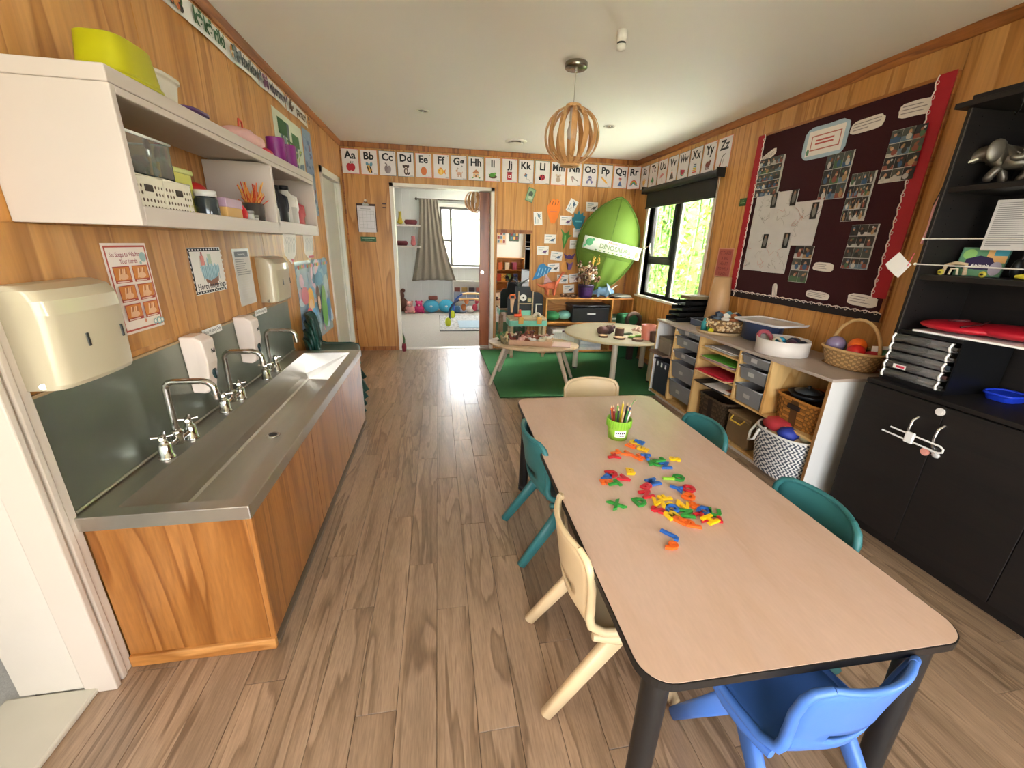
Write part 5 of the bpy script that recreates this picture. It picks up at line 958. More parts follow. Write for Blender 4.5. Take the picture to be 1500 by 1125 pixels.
elephant((2.36, 1.50, 1.652), R(128), .95, 'dark metal elephant figurine on the top bookcase shelf, trunk pointing towards the pin board'); elephant((2.40, 1.33, 1.652), R(140), 1.0, 'dark metal elephant figurine behind the other, nearer the camera on the top bookcase shelf')
t = thing('picture_book', 'colourful picture book standing on the middle shelf behind the cords', 'book', (2.36, 1.50, 1.2775), R(-78)); t.rotation_euler = (R(-14), 0, R(-72)); MB().box((-.075, -.006, 0), (.075, .006, .125), P('#3f6a5c', .4)).obj('cover', t)
mb = MB(); mb.py = -.0062; mb.rect(-.072, .002, .072, .122, P('#5f8f6a', .4)); mb.rect(.01, .06, .072, .122, P('#d9a86a', .4)); mb.rect(.03, .09, .072, .122, P('#4a9aa8', .4)); mb.ell(-.045, .095, .022, .022, P('#8ab86a', .4)); mb.poly([(-.055, .03), (-.05, .075), (-.01, .09), (.03, .08), (.055, .03)], P('#2c2048', .4)); mb.ell(0, .05, .05, .022, P('#2c2048', .4)); mb.text('Animals', 0, .042, .018, PAPER, bold=.02); mb.ell(.05, .035, .02, .03, P('#b0a8b8', .4)); mb.obj('cover_print', t)
t = thing('beaded_tag', 'cream beaded ornament propped in front of the picture book', 'ornament', (2.31, 1.555, 1.2775), R(-75)); mb = MB(); mb.tube([(-.035, 0, .004), (-.03, 0, .045), (.0, 0, .055), (.035, 0, .05), (.04, 0, .004)], .008, P('#cbb290', .6, var=.3, sc=90), 8); mb.tube([(-.012, 0, .004), (-.008, 0, .03), (.012, 0, .03), (.016, 0, .004)], .005, P('#d9c8ac', .6), 8); mb.obj('ornament', t)
for y, lb in ((1.575, 'small yellow badge on the middle shelf at the side panel'), (1.42, 'small yellow badge right of the picture book')):
    t = thing('button_badge', lb, 'badge', (2.27, y, 1.2905), R(-80)); MB().ball((0, 0, 0), (.013, .006, .013), P('#c9b83c', .4), 12, 8).obj('badge', t); mb = MB(); mb.py = -.0066; mb.ell(0, 0, .006, .004, INK); mb.obj('mark', t)
t = thing('headphones', 'black headphones leaning on the middle shelf at the picture edge', 'headphones', (2.36, 1.31, 1.2775), R(-80)); mb = MB(); mb.tube([(.055 * math.cos(R(a)), 0, .06 + .07 * math.sin(R(a))) for a in range(-10, 191, 15)], .006, BLACK, 8); mb.obj('headband', t)
for s in (-1, 1): MB().ball((s * .056, 0, .04), (.018, .026, .04), BLACK, 12, 8).obj('ear_pad', t)
t = thing('tan_case', 'tan rounded case behind the headphones', 'case', (2.44, 1.29, 1.2775)); MB().ball((0, 0, .065), (.035, .09, .065), P('#8a6c48', .6), 18, 10).obj('case', t)
t = thing('toy_banana', 'yellow toy fruit on the middle shelf beside the headphones', 'toy', (2.28, 1.27, 1.2775)); MB().tube([(0, .05, .012), (0, .0, .016), (.01, -.05, .012)], [.006, .016, .006], P('#d8c83c', .4), 10).obj('fruit', t)
def p_list(mb): lines(mb, -.09, .09, .27, .01, .009, P('#8a8886', .6), 3, .4)
wall_print('list_sheet', 'typed list hanging at the back of the bookcase above the cords', 'notice', (2.36, 1.43, 1.39), R(-80), .16, .20, P('#cfcac6', .5), lambda mb: lines(mb, -.07, .07, .185, .01, .008, P('#8f8c8a', .6), 3, .4))

# ---- pin board
PB0, PB1, PZ0, PZ1 = 1.978, 3.265, 1.0, 2.20
pb = thing('pin_board', 'maroon felt pin board with red scalloped borders on the right wall', 'pin board', (XR, (PB0 + PB1) / 2, PZ0), RIGHT)
W_ = PB1 - PB0; H = PZ1 - PZ0
MB().box((-W_ / 2, -.014, 0), (W_ / 2, -.001, H), P('#35090f', .95, var=.12, sc=60, bump=.1, bsc=300)).obj('felt', pb)
for a, b in (((-W_ / 2, H - .002), (W_ / 2, H + .016)), ((-W_ / 2, -.016), (W_ / 2, .0)), ((-W_ / 2 - .016, -.016), (-W_ / 2, H + .016)), ((W_ / 2, -.016), (W_ / 2 + .02, H + .016))): MB().box((a[0], -.018, a[1] + .0005), (b[0], -.001, b[1] - .0005), TRIMW).obj('frame_rail', pb, .002)
def scallop(L, wd, m, nm, place):
    n = int(L / .062); pts = [(0, 0), (L, 0)]; top = []; wt = []
    for i in range(n * 8 + 1): s_ = i / (n * 8); top.append((L * s_, wd - .008 + .008 * abs(math.sin(math.pi * n * s_))))
    mb = MB(); mb.prism([(0, 0), (L, 0)] + top[::-1], 0, .002, m, 'z'); o = mb.obj(nm, pb); o.matrix_local = place
    e = MB(); e.tube([(x, y, .003) for x, y in top], .0035, P('#e0cfc4', .6), 5)
    for i in range(n): cx = L * (i + .5) / n; e.tube([(cx + .009 * math.cos(a), wd - .006 + .009 * math.sin(a), .0035) for a in [2 * math.pi * k / 8 for k in range(8)]], .0022, P('#e0cfc4', .6), 4, True)
    q = e.obj('scalloped_edge', o); return o
RED = P('#a5101f', .6); rx = Matrix.Rotation(R(90), 4, 'X')
def M4(c0, c1, c2, p): return Matrix(((c0[0], c1[0], c2[0], p[0]), (c0[1], c1[1], c2[1], p[1]), (c0[2], c1[2], c2[2], p[2]), (0, 0, 0, 1)))
scallop(H + .02, .075, RED, 'red_border', M4((0, 0, -1), (1, 0, 0), (0, -1, 0), (-W_ / 2 - .012, -.0195, H + .01)))
scallop(H - .10, .085, RED, 'red_border', M4((0, 0, 1), (-1, 0, 0), (0, -1, 0), (W_ / 2 + .014, -.0195, .12)))
scallop(W_ + .03, .055, P('#1a1214', .6), 'black_border', M4((1, 0, 0), (0, 0, 1), (0, -1, 0), (-W_ / 2 - .012, -.0197, -.014)))
PK = [0]
def bpin(name, lb, cat, y, z, wd, ht, paper, draw, group, rot=0):
    PK[0] += 1; t = wall_print(name, lb, cat, (XR - .0155 - .0009 * (PK[0] % 6), y, z), RIGHT, wd, ht, paper, draw, group, .0008); t.rotation_euler = (0, R(rot), RIGHT); return t
def photos(cols, rows, wd, ht, seed, pal):
    def d(mb):
        r_ = random.Random(seed); cw, chh = wd / cols, ht / rows
        for i in range(cols):
            for j in range(rows):
                u, v = -wd / 2 + i * cw + .002, j * chh + .002; a, b = cw - .004, chh - .004; mb.rect(u, v, u + a, v + b, P(r_.choice(pal[:3]), .35))
                mb.rect(u, v, u + a, v + b * r_.uniform(.2, .5), P(r_.choice(pal), .35)); mb.ell(u + a * r_.uniform(.3, .7), v + b * .62, a * .15, b * .15, P(r_.choice(('#b98a6c', '#8a5c44', '#d0a684')), .35), n=8); mb.ell(u + a * r_.uniform(.3, .7), v + b * .3, a * r_.uniform(.18, .3), b * .25, P(r_.choice(pal), .35), n=8); mb.ell(u + a * r_.uniform(.2, .8), v + b * .75, a * .12, b * .1, P(r_.choice(pal), .35), n=8)
    return d
PAL = ['#2c2c2e', '#4c5048', '#3a3430', '#6c8090', '#b8b4ac', '#8a4c3c', '#c8c4bc', '#4c6a48', '#3c5a7a', '#a8865c']
for lb, y, z, wd, ht, c, r, sd in (('small photo grid at the window end of the pin board, five rows of four', 3.085, 1.765, .25, .27, 4, 5, 1), ('photo sheet of nine pictures under the framed heading', 2.50, 1.69, .19, .27, 3, 3, 2), ('photo sheet of many small pictures in the middle of the pin board', 2.305, 1.55, .155, .27, 4, 4, 3), ('photo sheet near the top of the pin board beside the red border, three by four', 2.11, 1.745, .19, .265, 3, 4, 4), ('photo sheet below the middle of the pin board with ten mixed pictures', 2.205, 1.272, .17, .255, 3, 4, 5), ('narrow photo sheet of six pictures under the children\'s drawings', 2.60, 1.158, .155, .245, 2, 3, 6)):
    bpin('photo_sheet', lb, 'photo', y, z, wd, ht, P('#d0ccc4', .35), photos(c, r, wd, ht, sd, PAL), 'photo sheets on the pin board')
def scrib(seed, cols, box):
    def d(mb):
        r_ = random.Random(seed)
        for k in range(7):
            u, v = r_.uniform(-.09, .09), r_.uniform(.05, .24); p = [(u, v)]
            for q in range(5): p.append((max(-.11, min(.11, p[-1][0] + r_.uniform(-.04, .04))), max(.02, min(.27, p[-1][1] + r_.uniform(-.04, .04)))))
            mb.line(p, .0022, P(r_.choice(cols), .6))
        if box: mb.rect(box[0], box[1], box[0] + .052, box[1] + .105, P('#24221f', .4)); mb.ell(box[0] + .026, box[1] + .05, .016, .036, P('#7a7670', .4)); mb.ell(box[0] + .026, box[1] + .085, .010, .012, P('#9a7a64', .4))
    return d
DC = ['#9a9690', '#7c7874', '#c88a7c', '#a9a098']
for lb, y, z, s_, b in (('child\'s drawing at the upper window side of the drawing group', 3.055, 1.495, 1, (.055, .18)), ('child\'s drawing with pink marks at the top middle of the drawing group', 2.875, 1.49, 2, (.06, .185)), ('child\'s drawing with long grey strokes on the camera side of the drawing group', 2.655, 1.405, 3, (.04, .17)), ('child\'s drawing at the lower window corner of the drawing group', 3.05, 1.212, 4, (.05, .17)), ('child\'s drawing low in the middle of the drawing group', 2.835, 1.207, 5, (.04, .18))):
    bpin('childs_drawing', lb, 'drawing', y, z + .0, .225, .29, P('#cfcac6', .6), scrib(s_, DC, b), 'drawings on the pin board')
def blob_note(lb, y, z, wd, ht, seed, rot=0):
    t = thing('note_slip', lb, 'note', (XR - .0155, y, z), RIGHT, 'cut-out caption slips on the pin board'); t.rotation_euler = (0, R(rot), RIGHT); r_ = random.Random(seed); pts = []
    for i in range(28):
        a = 2 * math.pi * i / 28; c, s = math.cos(a), math.sin(a); k = 1 + r_.uniform(-.05, .04); pts.append((wd / 2 * k * math.copysign(abs(c) ** .45, c), ht / 2 + ht / 2 * k * math.copysign(abs(s) ** .6, s)))
    MB().prism(pts, -.0022, -.001, P('#e2d8cc', .6), 'y').obj('slip', t); mb = MB(); mb.py = -.0026; lines(mb, -wd * .42, wd * .42, ht * .72, ht * .15, ht * .22, P('#9a908a', .6), seed, .3); mb.obj('caption', t)
blob_note('caption slip tilted at the top window corner of the pin board', 3.125, 2.03, .15, .05, 1, -22)
blob_note('caption slip at the top of the pin board beside the framed heading', 2.375, 2.045, .20, .075, 2, -2); blob_note('caption slip at the top corner of the pin board next to the red border', 2.11, 2.06, .19, .075, 3, 2)
blob_note('caption slip in the lower middle of the pin board, beside the narrow photo sheet', 2.42, 1.245, .155, .055, 4, 2); blob_note('caption slip lying upright on the bottom border at the window side', 2.80, 1.065, .13, .045, 5, 80)
blob_note('caption slip at the bottom middle of the pin board', 2.41, 1.065, .18, .05, 6, 3); blob_note('caption slip in the bottom corner of the pin board nearest the bookcase', 2.10, 1.06, .19, .07, 7, 3)
hd = thing('heading_card', 'blue-edged heading card at the top of the pin board', 'card', (XR - .0155, 2.65, 1.955), RIGHT); r_ = random.Random(4); pts = [(.165 * math.copysign(abs(math.cos(a)) ** .35, math.cos(a)) * (1 + r_.uniform(-.02, .02)), .10 + .10 * math.copysign(abs(math.sin(a)) ** .45, math.sin(a)) * (1 + r_.uniform(-.03, .03))) for a in [2 * math.pi * i / 36 for i in range(36)]]
MB().prism(pts, -.0025, -.001, P('#a9c0cc', .6), 'y').obj('backing', hd); mb = MB(); mb.py = -.0028; mb.rect(-.135, .025, .135, .175, P('#ece4dc', .6)); mb.rect(-.105, .055, .115, .145, P('#b8685c', .6)); mb.rect(-.098, .062, .108, .138, P('#ece4dc', .6)); lines(mb, -.07, .07, .108, .07, .02, P('#c0584c', .6), 2, .5); mb.ell(-.118, .05, .012, .02, P('#5c8a6a', .6)); mb.obj('print', hd)
def p_pink(mb):
    mb.rect(-.095, .01, .095, .24, P('#a85048', .6)); d = P('#7a2c2c', .6); mb.text('IT TAKES', 0, .195, .038, d, bold=.02, fit=.16); mb.text('A BIG', 0, .150, .038, d, bold=.02); mb.text('HEART', 0, .105, .038, d, bold=.02, fit=.15); mb.text('TO HELP', 0, .06, .038, d, bold=.02, fit=.16); mb.text('TEACH', 0, .018, .036, d, bold=.02, fit=.15)
wall_print('poster', 'dusty pink lettered poster above the tan paper roll', 'poster', (XR, 3.44, 1.13), RIGHT, .21, .25, P('#c98a78', .5), p_pink)
t = thing('switch_plate', 'small dark green plate on the wall beside the pin board', 'sign', (XR, 3.335, 1.715), RIGHT); MB().box((-.045, -.008, 0), (.045, -.001, .06), P('#2f5a2c', .5)).obj('plate', t, .002); mb = MB(); mb.py = -.0083; mb.rect(-.03, .02, .025, .028, P('#8ab07a', .5)); mb.rect(-.03, .036, .01, .042, P('#8ab07a', .5)); mb.obj('marks', t)

# ================================================================ FAR WALL AND CORNER
CARDS = [('A', 'apple', '#c8384a'), ('B', 'bee', '#e0785a'), ('C', 'capsicum', '#3f5a5e'), ('D', 'dog', '#2f6a64'), ('E', 'egg', '#d8604c'), ('F', 'fish', '#e0805c'), ('G', 'goat', '#3f6a78'), ('H', 'house', '#3f6f64'), ('I', 'iguana', '#d8604c'), ('J', 'jam jar', '#c8485a'), ('K', 'kite', '#3f5a6e'), ('L', 'ladybird', '#3f7a6e'), ('M', 'mouse', '#d8705c'), ('N', 'net', '#e0806a'), ('O', 'octopus', '#3f5a6e'), ('P', 'pencil', '#3f7a74'), ('Q', 'queen', '#d8604c'), ('R', 'rainbow', '#e0785a'), ('S', 'sun', '#3f6a6e'), ('T', 'tree', '#3f6f5a'), ('U', 'umbrella', '#c8586a'), ('V', 'volcano', '#3f5a5e'), ('W', 'watermelon', '#3f6a6e'), ('X', 'xylophone', '#3f5a5e'), ('Y', 'yak', '#d8705c'), ('Z', 'zebra tail', '#e0806a')]
def q(c): return P(c, .55)
def pic(mb, k):
    """small drawing of each word, about .08 wide round (0, .075)"""
    e, p, l, r = mb.ell, mb.poly, mb.line, mb.rect; y = .075
    if k == 'A': e(-.018, y - .006, .030, .04, q('#c02438')); e(.018, y - .006, .030, .04, q('#c02438')); l([(0, y + .03), (.006, y + .055)], .006, q('#5a3a22')); e(.022, y + .044, .014, .007, q('#8a8a8a'), 15)
    elif k == 'B': e(-.02, y + .032, .016, .024, q('#6a98b0'), 25); e(.02, y + .032, .016, .024, q('#6a98b0'), -25); e(0, y - .016, .026, .042, q('#e6b45c'), 20); p([(-.028, y + .012), (-.016, y + .014), (.004, y - .052), (-.008, y - .048)], INK); p([(.0, y + .014), (.012, y + .012), (.03, y - .05), (.018, y - .054)], INK)
    elif k == 'C': e(-.012, y - .01, .024, .042, q('#8a7a7c'), 8); e(.014, y - .01, .022, .042, q('#9a8a8c'), -8); l([(-.005, y + .03), (-.012, y + .048), (-.03, y + .056)], .01, q('#6c5e60')); l([(0, y + .02), (.002, y - .045)], .003, q('#5c5052'))
    elif k == 'D': e(0, y + .03, .026, .022, q('#5a3c30')); e(-.026, y + .034, .010, .018, q('#3a2620'), 15); e(.026, y + .034, .010, .018, q('#3a2620'), -15); e(0, y - .02, .024, .036, q('#4a3028')); e(0, y - .018, .012, .022, q('#e0d4c8')); e(0, y + .022, .011, .009, q('#d9c8b8')); e(.032, y - .04, .008, .018, q('#3a2620'), -40); e(-.008, y + .036, .004, .004, INK); e(.008, y + .036, .004, .004, INK)
    elif k == 'E': e(0, y - .004, .034, .046, q('#d0703c'))
    elif k == 'F': p([(.018, y), (.05, y + .03), (.044, y), (.05, y - .03)], q('#e08a2c')); e(-.008, y, .036, .034, q('#e8b03c')); e(-.008, y + .036, .018, .008, q('#d88a2c')); e(-.004, y, .008, .030, q('#f0cf7c')); e(-.028, y + .008, .005, .005, INK)
    elif k == 'G': e(.004, y - .01, .032, .018, q('#c89a84')); e(-.024, y + .018, .013, .012, q('#c89a84')); [l([(u, y - .018), (u, y - .05)], .007, q('#b08470')) for u in (-.018, -.006, .018, .030)]; l([(-.02, y + .03), (-.006, y + .046), (-.02, y + .05)], .005, q('#8a6a54')); l([(.034, y - .004), (.044, y + .012)], .006, q('#c89a84'))
    elif k == 'H': r(-.034, y - .042, .034, y + .008, q('#e0b88c')); p([(-.044, y + .006), (0, y + .046), (.044, y + .006)], q('#c07c54')); r(-.009, y - .042, .009, y - .012, q('#8a5a3c')); r(-.028, y - .018, -.014, y - .004, q('#8aa8b8')); r(.014, y - .018, .028, y - .004, q('#8aa8b8')); e(-.04, y - .044, .012, .008, q('#6a9a5a')); e(.04, y - .044, .012, .008, q('#6a9a5a'))
    elif k == 'I': e(0, y - .022, .05, .020, q('#5f4a30')); e(-.005, y - .005, .034, .024, q('#5a9a3c')); e(.026, y + .012, .016, .012, q('#6fae48')); l([(-.03, y - .008), (-.05, y + .006)], .010, q('#4a8a34')); e(.03, y + .016, .003, .003, INK)
    elif k == 'J': r(-.028, y - .044, .028, y + .026, q('#b82838')); r(-.03, y + .026, .03, y + .042, q('#9a4a50')); r(-.016, y - .026, .016, y + .006, PAPER); e(0, y - .010, .008, .009, q('#c83848'))
    elif k == 'K': p([(-.01, y + .04), (.016, y + .024), (.008, y - .012), (-.026, y + .006)], q('#5a7a9a')); p([(-.01, y + .04), (-.006, y + .014), (-.026, y + .006)], q('#c87a5a')); l([(.006, y - .01), (.016, y - .034), (.034, y - .028), (.046, y - .048)], .003, q('#5a5a5a'))
    elif k == 'L': e(0, y, .038, .032, q('#c02838'), 20); e(-.03, y - .012, .014, .018, INK, 20); l([(-.03, y - .012), (.034, y + .014)], .004, INK); [e(u, v + y, .007, .007, INK) for u, v in ((-.006, .016), (.016, .02), (.004, -.014), (.024, -.006))]
    elif k == 'M': e(0, y - .014, .026, .032, q('#b09884')); e(0, y + .018, .02, .017, q('#b8a290')); e(-.022, y + .034, .014, .014, q('#c8b09c')); e(.022, y + .034, .014, .014, q('#c8b09c')); l([(.022, y - .03), (.042, y - .02)], .004, q('#c89a8a')); e(-.007, y + .02, .003, .003, INK); e(.007, y + .02, .003, .003, INK)
    elif k == 'N': l([(-.006, y + .012), (.052, y - .02)], .007, q('#4a3a34')); e(-.02, y + .016, .022, .018, q('#8a7a7c')); p([(-.04, y + .016), (.0, y + .016), (-.014, y - .04)], q('#c8a8a4')); [l([(u, y + .014), (-.014, y - .036)], .002, q('#7a6a6c')) for u in (-.034, -.02, -.006)]
    elif k == 'O': e(0, y + .022, .026, .026, q('#5a5484')); [l([(.0 + s * .008, y + .004), (s * .03, y - .008 - i * .014), (s * (.042 - i * .008), y - .018 - i * .012), (s * (.030 - i * .004), y - .034 - i * .006)], .007, q('#6a649a')) for s in (-1, 1) for i in range(3)]; e(-.009, y + .02, .005, .005, PAPER); e(.009, y + .02, .005, .005, PAPER)
    elif k == 'P': p([(-.036, y + .044), (-.048, y + .028), (.018, y - .03), (.032, y - .012)], q('#e0a03c')); p([(.018, y - .03), (.032, y - .012), (.046, y - .042)], q('#e0c8a4')); p([(.036, y - .028), (.038, y - .036), (.046, y - .042)], INK); p([(-.036, y + .044), (-.048, y + .028), (-.056, y + .034), (-.044, y + .052)], q('#8a7a94'))
    elif k == 'Q': p([(-.032, y - .05), (0, y + .016), (.032, y - .05)], q('#5a6a9a')); e(0, y + .022, .012, .013, q('#e0b898')); e(0, y + .036, .022, .006, q('#8a3a3c')); p([(-.012, y + .036), (-.012, y + .052), (0, y + .042), (.012, y + .052), (.012, y + .036)], q('#c83a3c'))
    elif k == 'R': [e(0, y - .03, .046 - i * .008, .058 - i * .010, q(c), 0, 18, 0, 180) for i, c in enumerate(('#d85a4c', '#e8a83c', '#6aa85a', '#4a88a8', '#f0ece6'))]; e(-.04, y - .034, .014, .009, q('#8a9aa8')); e(.04, y - .034, .014, .009, q('#8a9aa8'))
    elif k == 'S': [l([(.026 * math.cos(R(a)), y + .026 * math.sin(R(a))), (.046 * math.cos(R(a)), y + .046 * math.sin(R(a)))], .008, q('#e0a03c')) for a in range(0, 360, 30)]; e(0, y, .028, .028, q('#e8b85c'))
    elif k == 'T': r(-.006, y - .05, .006, y - .01, q('#6a4a30')); p([(-.034, y - .016), (0, y + .05), (.034, y - .016)], q('#2f7a3c')); e(0, y - .006, .03, .022, q('#3a8a48'))
    elif k == 'U': e(0, y + .006, .042, .034, q('#d88a8c'), 20, 14, 0, 180); l([(-.004, y + .01), (.012, y - .044), (.022, y - .04)], .005, q('#8a5a54')); l([(-.014, y + .02), (-.004, y + .008)], .004, q('#b86a70'))
    elif k == 'V': p([(-.044, y - .044), (-.012, y + .02), (.012, y + .02), (.044, y - .044)], q('#4a3a34')); e(0, y + .02, .014, .007, q('#d8643c')); e(-.004, y + .042, .012, .010, q('#b8a8a0')); l([(0, y + .02), (.01, y - .01)], .006, q('#d8643c'))
    elif k == 'W': e(0, y + .014, .05, .06, q('#4a8a4c'), -10, 16, 180, 360); e(0, y + .014, .043, .052, q('#e8dccc'), -10, 16, 180, 360); e(0, y + .014, .040, .047, q('#c83a4c'), -10, 16, 180, 360); [e(u, y + v, .003, .005, INK, n=6) for u, v in ((-.016, -.004), (.004, -.014), (.018, .0))]
    elif k == 'X': [r(-.034 + i * .003, y - .044 + i * .017, .034 - i * .003, y - .032 + i * .017, q(c)) for i, c in enumerate(('#d8604c', '#e8a83c', '#c8b83c', '#6a9ab0', '#5a5a6a'))]; l([(-.02, y + .03), (-.03, y + .05)], .004, q('#5a4a40'))
    elif k == 'Y': e(0, y - .004, .038, .026, q('#8a4a3c')); e(.03, y + .016, .015, .014, q('#7a3e32')); [l([(u, y - .02), (u, y - .048)], .010, q('#6a342a')) for u in (-.024, -.008, .01, .024)]; l([(.024, y + .028), (.016, y + .04)], .004, q('#c8b8a0')); l([(.038, y + .026), (.046, y + .038)], .004, q('#c8b8a0'))
    else: l([(.03, y + .044), (.0, y + .036), (-.016, y + .01), (-.024, y - .03)], .008, q('#3a3634')); l([(.012, y + .04), (.016, y + .01), (.004, y - .04)], .005, q('#6a5a50')); e(-.026, y - .036, .012, .016, q('#a8583c'), -10)
def card(i, loc, rz, wd=.186, ht=.256, rot=0):
    k, w_, bc_ = CARDS[i]; t = thing('alphabet_card', f'alphabet card {k}{k.lower()} with a picture of {"an" if w_[0] in "aeiou" else "a"} {w_}', 'card', loc, rz, 'alphabet cards along the top of the walls'); t.rotation_euler = (0, R(rot), rz)
    MB().box((-wd / 2, -.0022, 0), (wd / 2, -.001, ht), P(bc_, .5)).obj('border_sheet', t); mb = MB(); mb.py = -.0023; mb.rect(-wd / 2 + .004, .004, wd / 2 - .004, ht - .004, P('#e4dcdb', .5)); mb.obj('white_sheet', t)
    mb = MB(); mb.py = -.0026; mb.text(k + k.lower(), 0, .157, .108, INK, bold=.03, fit=.15); mb.obj('lettering', t)
    mb = MB(); mb.py = -.0026; pic(mb, k); mb.rect(wd * .25, .008, wd * .44, .013, GREYT); mb.ell(wd * .4, ht - .018, .004, .004, GREYT); mb.obj('picture_print', t)
for i in range(17): card(i, (-.945 + i * .2034, YF - .0005, 2.073), FAR)
card(17, (2.467, 5.367, 2.066), R(-45), .16)
for i in range(18, 26): card(i, (XR - .0005, 5.205 - (i - 18) * .2125, 2.05), RIGHT, .195)
# clipboard, green sign, marks
t = thing('clipboard', 'clipboard with a printed chart hanging beside the doorway', 'clipboard', (-.815, YF, 1.455)); MB().box((-.11, -.008, 0), (.11, -.002, .31), P('#4a2c1c', .5)).obj('board', t, .004); mb = MB(); mb.box((-.10, -.010, -.006), (.10, -.0085, .285), P('#dcd6da', .5)); mb.obj('paper_sheet', t)
mb = MB(); mb.py = -.0103
for k in range(6): mb.rect(-.085, .04 + k * .038, .085, .042 + k * .038, GREYT)
for k in range(5): mb.rect(-.085 + k * .0425, .04, -.0835 + k * .0425, .232, GREYT)
mb.rect(-.06, .25, .05, .256, GREYT); mb.obj('chart', t); mb = MB().cb((0, -.016, .295), (.07, .012, .026), CHROME); mb.tube([(-.03, -.012, .30), (-.015, -.012, .33), (.015, -.012, .33), (.03, -.012, .30)], .004, CHROME, 8); mb.ball((0, -.012, .345), .014, P('#e0d8c8', .4), 10, 8); mb.obj('clip', t, .003)
t = thing('wall_sign', 'small green sign below the clipboard', 'sign', (-.815, YF, 1.345)); MB().box((-.09, -.006, 0), (.09, -.001, .055), P('#2f5a34', .5)).obj('plate', t, .002); mb = MB(); mb.py = -.0063; mb.rect(-.07, .034, .07, .041, P('#a8c8a0', .5)); mb.rect(-.045, .014, .045, .021, P('#a8c8a0', .5)); mb.obj('lettering_bars', t)
t = thing('hook_rail', 'pair of small dark catches on the wall by the doorway', 'catch', (-.605, YF, 1.725)); [MB().box((-.022, -.008, z), (.022, -.001, z + .012), P('#3a1c14', .5)).obj('catch', t, .002) for z in (0, .04)]
# mirror
mr_ = thing('wall_mirror', 'tall frameless mirror on the far wall behind the toy workbench', 'mirror', (.965, YF, .12)); MB().box((-.222, -.006, 0), (.212, -.001, 1.37), P('#f2f2f2', .015, 1.0, var=0)).obj('glass', mr_); 
# dinosaur cards
t = thing('picture_card', 'dark green picture card tilted under the alphabet card K', 'card', (1.13, YF, 1.87)); t.rotation_euler.y = R(18); MB().box((-.05, -.0022, 0), (.05, -.001, .16), P('#5c7a5a', .4)).obj('card', t); mb = MB(); mb.py = -.0025; mb.rect(-.042, .01, .042, .15, P('#8aa884', .4)); mb.ell(0, .09, .028, .035, P('#3c4c44', .4)); mb.ell(.01, .05, .03, .02, P('#b8c0a8', .4)); mb.obj('print', t)
DP = [(838, 302, 65, 'tall'), (867, 303, 0, ''), (788, 320, 95, 'tall'), (829, 323, 0, ''), (806, 350, 0, ''), (848, 341, 0, ''), (843, 358, 2, ''), (795, 367, 0, ''), (815, 375, -4, ''), (811, 392, 4, ''), (824, 409, 0, ''), (842, 407, 8, ''), (833, 423, 4, '')]
DN = ['near the top left of the teal footprint', 'topmost, nearest the green leaf', 'upright, left of the orange footprint', 'left of the teal footprint', 'left of the green flying reptile', 'right of the flying reptile, upper of two by the leaf', 'lower of two by the leaf edge', 'left side, just below the flying reptile row', 'in the middle under the flying reptile', 'beside the blue tail cut-out', 'behind the long neck of the toy dinosaur', 'beside the dried flowers', 'lowest, in front of the purple pot']
for i, (u, v, rot, f) in enumerate(DP):
    c = ony(u, v, YF); t = thing('dinosaur_card', 'white dinosaur fact card ' + DN[i], 'card', (c.x, YF - .0005 * (i % 3), c.z), FAR, 'dinosaur cards on the far wall'); t.rotation_euler = (0, R(-rot), 0)
    MB().box((-.078, -.0022, -.055), (.078, -.001, .055), PAPER).obj('card', t); mb = MB(); mb.py = -.0025; mb.rect(-.06, .028, .02, .036, P('#7a9aa8', .5)); mb.rect(-.06, .008, .0, .012, GREYT); mb.rect(-.06, -.006, -.01, -.002, GREYT); dc = P(('#3a5a78', '#4a4a44', '#5a7a8a', '#6a4a7a')[i % 4], .5); mb.ell(.03, -.012, .026, .014, dc, 15); mb.line([(.048, -.004), (.066, .014)], .007, dc); mb.line([(.01, -.02), (-.012, -.03)], .006, dc); mb.line([(.022, -.02), (.02, -.038)], .006, dc); mb.line([(.038, -.018), (.04, -.038)], .006, dc); mb.obj('print', t)
def cutout(name, lb, u, v, pts, col, extra=None, rot=0, sc_=1):
    c = ony(u, v, YF); t = thing(name, lb, 'cut-out', (c.x, YF - .002, c.z)); t.rotation_euler.y = R(-rot); MB().prism([(a * sc_, b * sc_) for a, b in pts], -.004, -.001, P(col, .55), 'y').obj('shape', t)
    if extra: mb = MB(); mb.py = -.0044; extra(mb); mb.obj('markings', t)
foot = [(-.03, -.14), (.02, -.14), (.06, -.06), (.085, .05), (.075, .12), (.04, .15), (.015, .13), (-.01, .15), (-.04, .125), (-.06, .10), (-.085, .06), (-.085, .0), (-.06, -.07)]
cutout('footprint', 'orange dinosaur footprint cut-out on the far wall', 811, 310, foot, '#e0761c', lambda mb: (mb.rect(-.045, -.005, .045, .006, P('#c86a50', .5)), [mb.line([(u, .07 + abs(u) * .2), (u + .012, .12)], .006, INK) for u in (-.06, -.025, .01, .045)]))
cutout('footprint', 'teal dinosaur footprint cut-out beside the green leaf', 847, 323, [(-.02, -.11), (.03, -.10), (.07, -.03), (.09, .05), (.06, .06), (.06, .10), (.025, .07), (.0, .12), (-.025, .07), (-.06, .09), (-.06, .04), (-.09, .03), (-.07, -.04)], '#1c7a8c', lambda mb: mb.rect(-.04, -.02, .05, .0, P('#6ac0d0', .5)))
cutout('flying_reptile', 'green flying reptile cut-out in the middle of the dinosaur cards', 827, 348, [(-.01, -.15), (.03, -.06), (.05, .0), (.10, .03), (.05, .035), (.06, .11), (.03, .06), (.0, .05), (-.06, .11), (-.03, .04), (-.035, -.02), (-.02, -.07)], '#3f8a34', lambda mb: mb.poly([(-.005, -.08), (.02, -.03), (.015, .03), (-.005, .03)], P('#7ac86a', .5)))
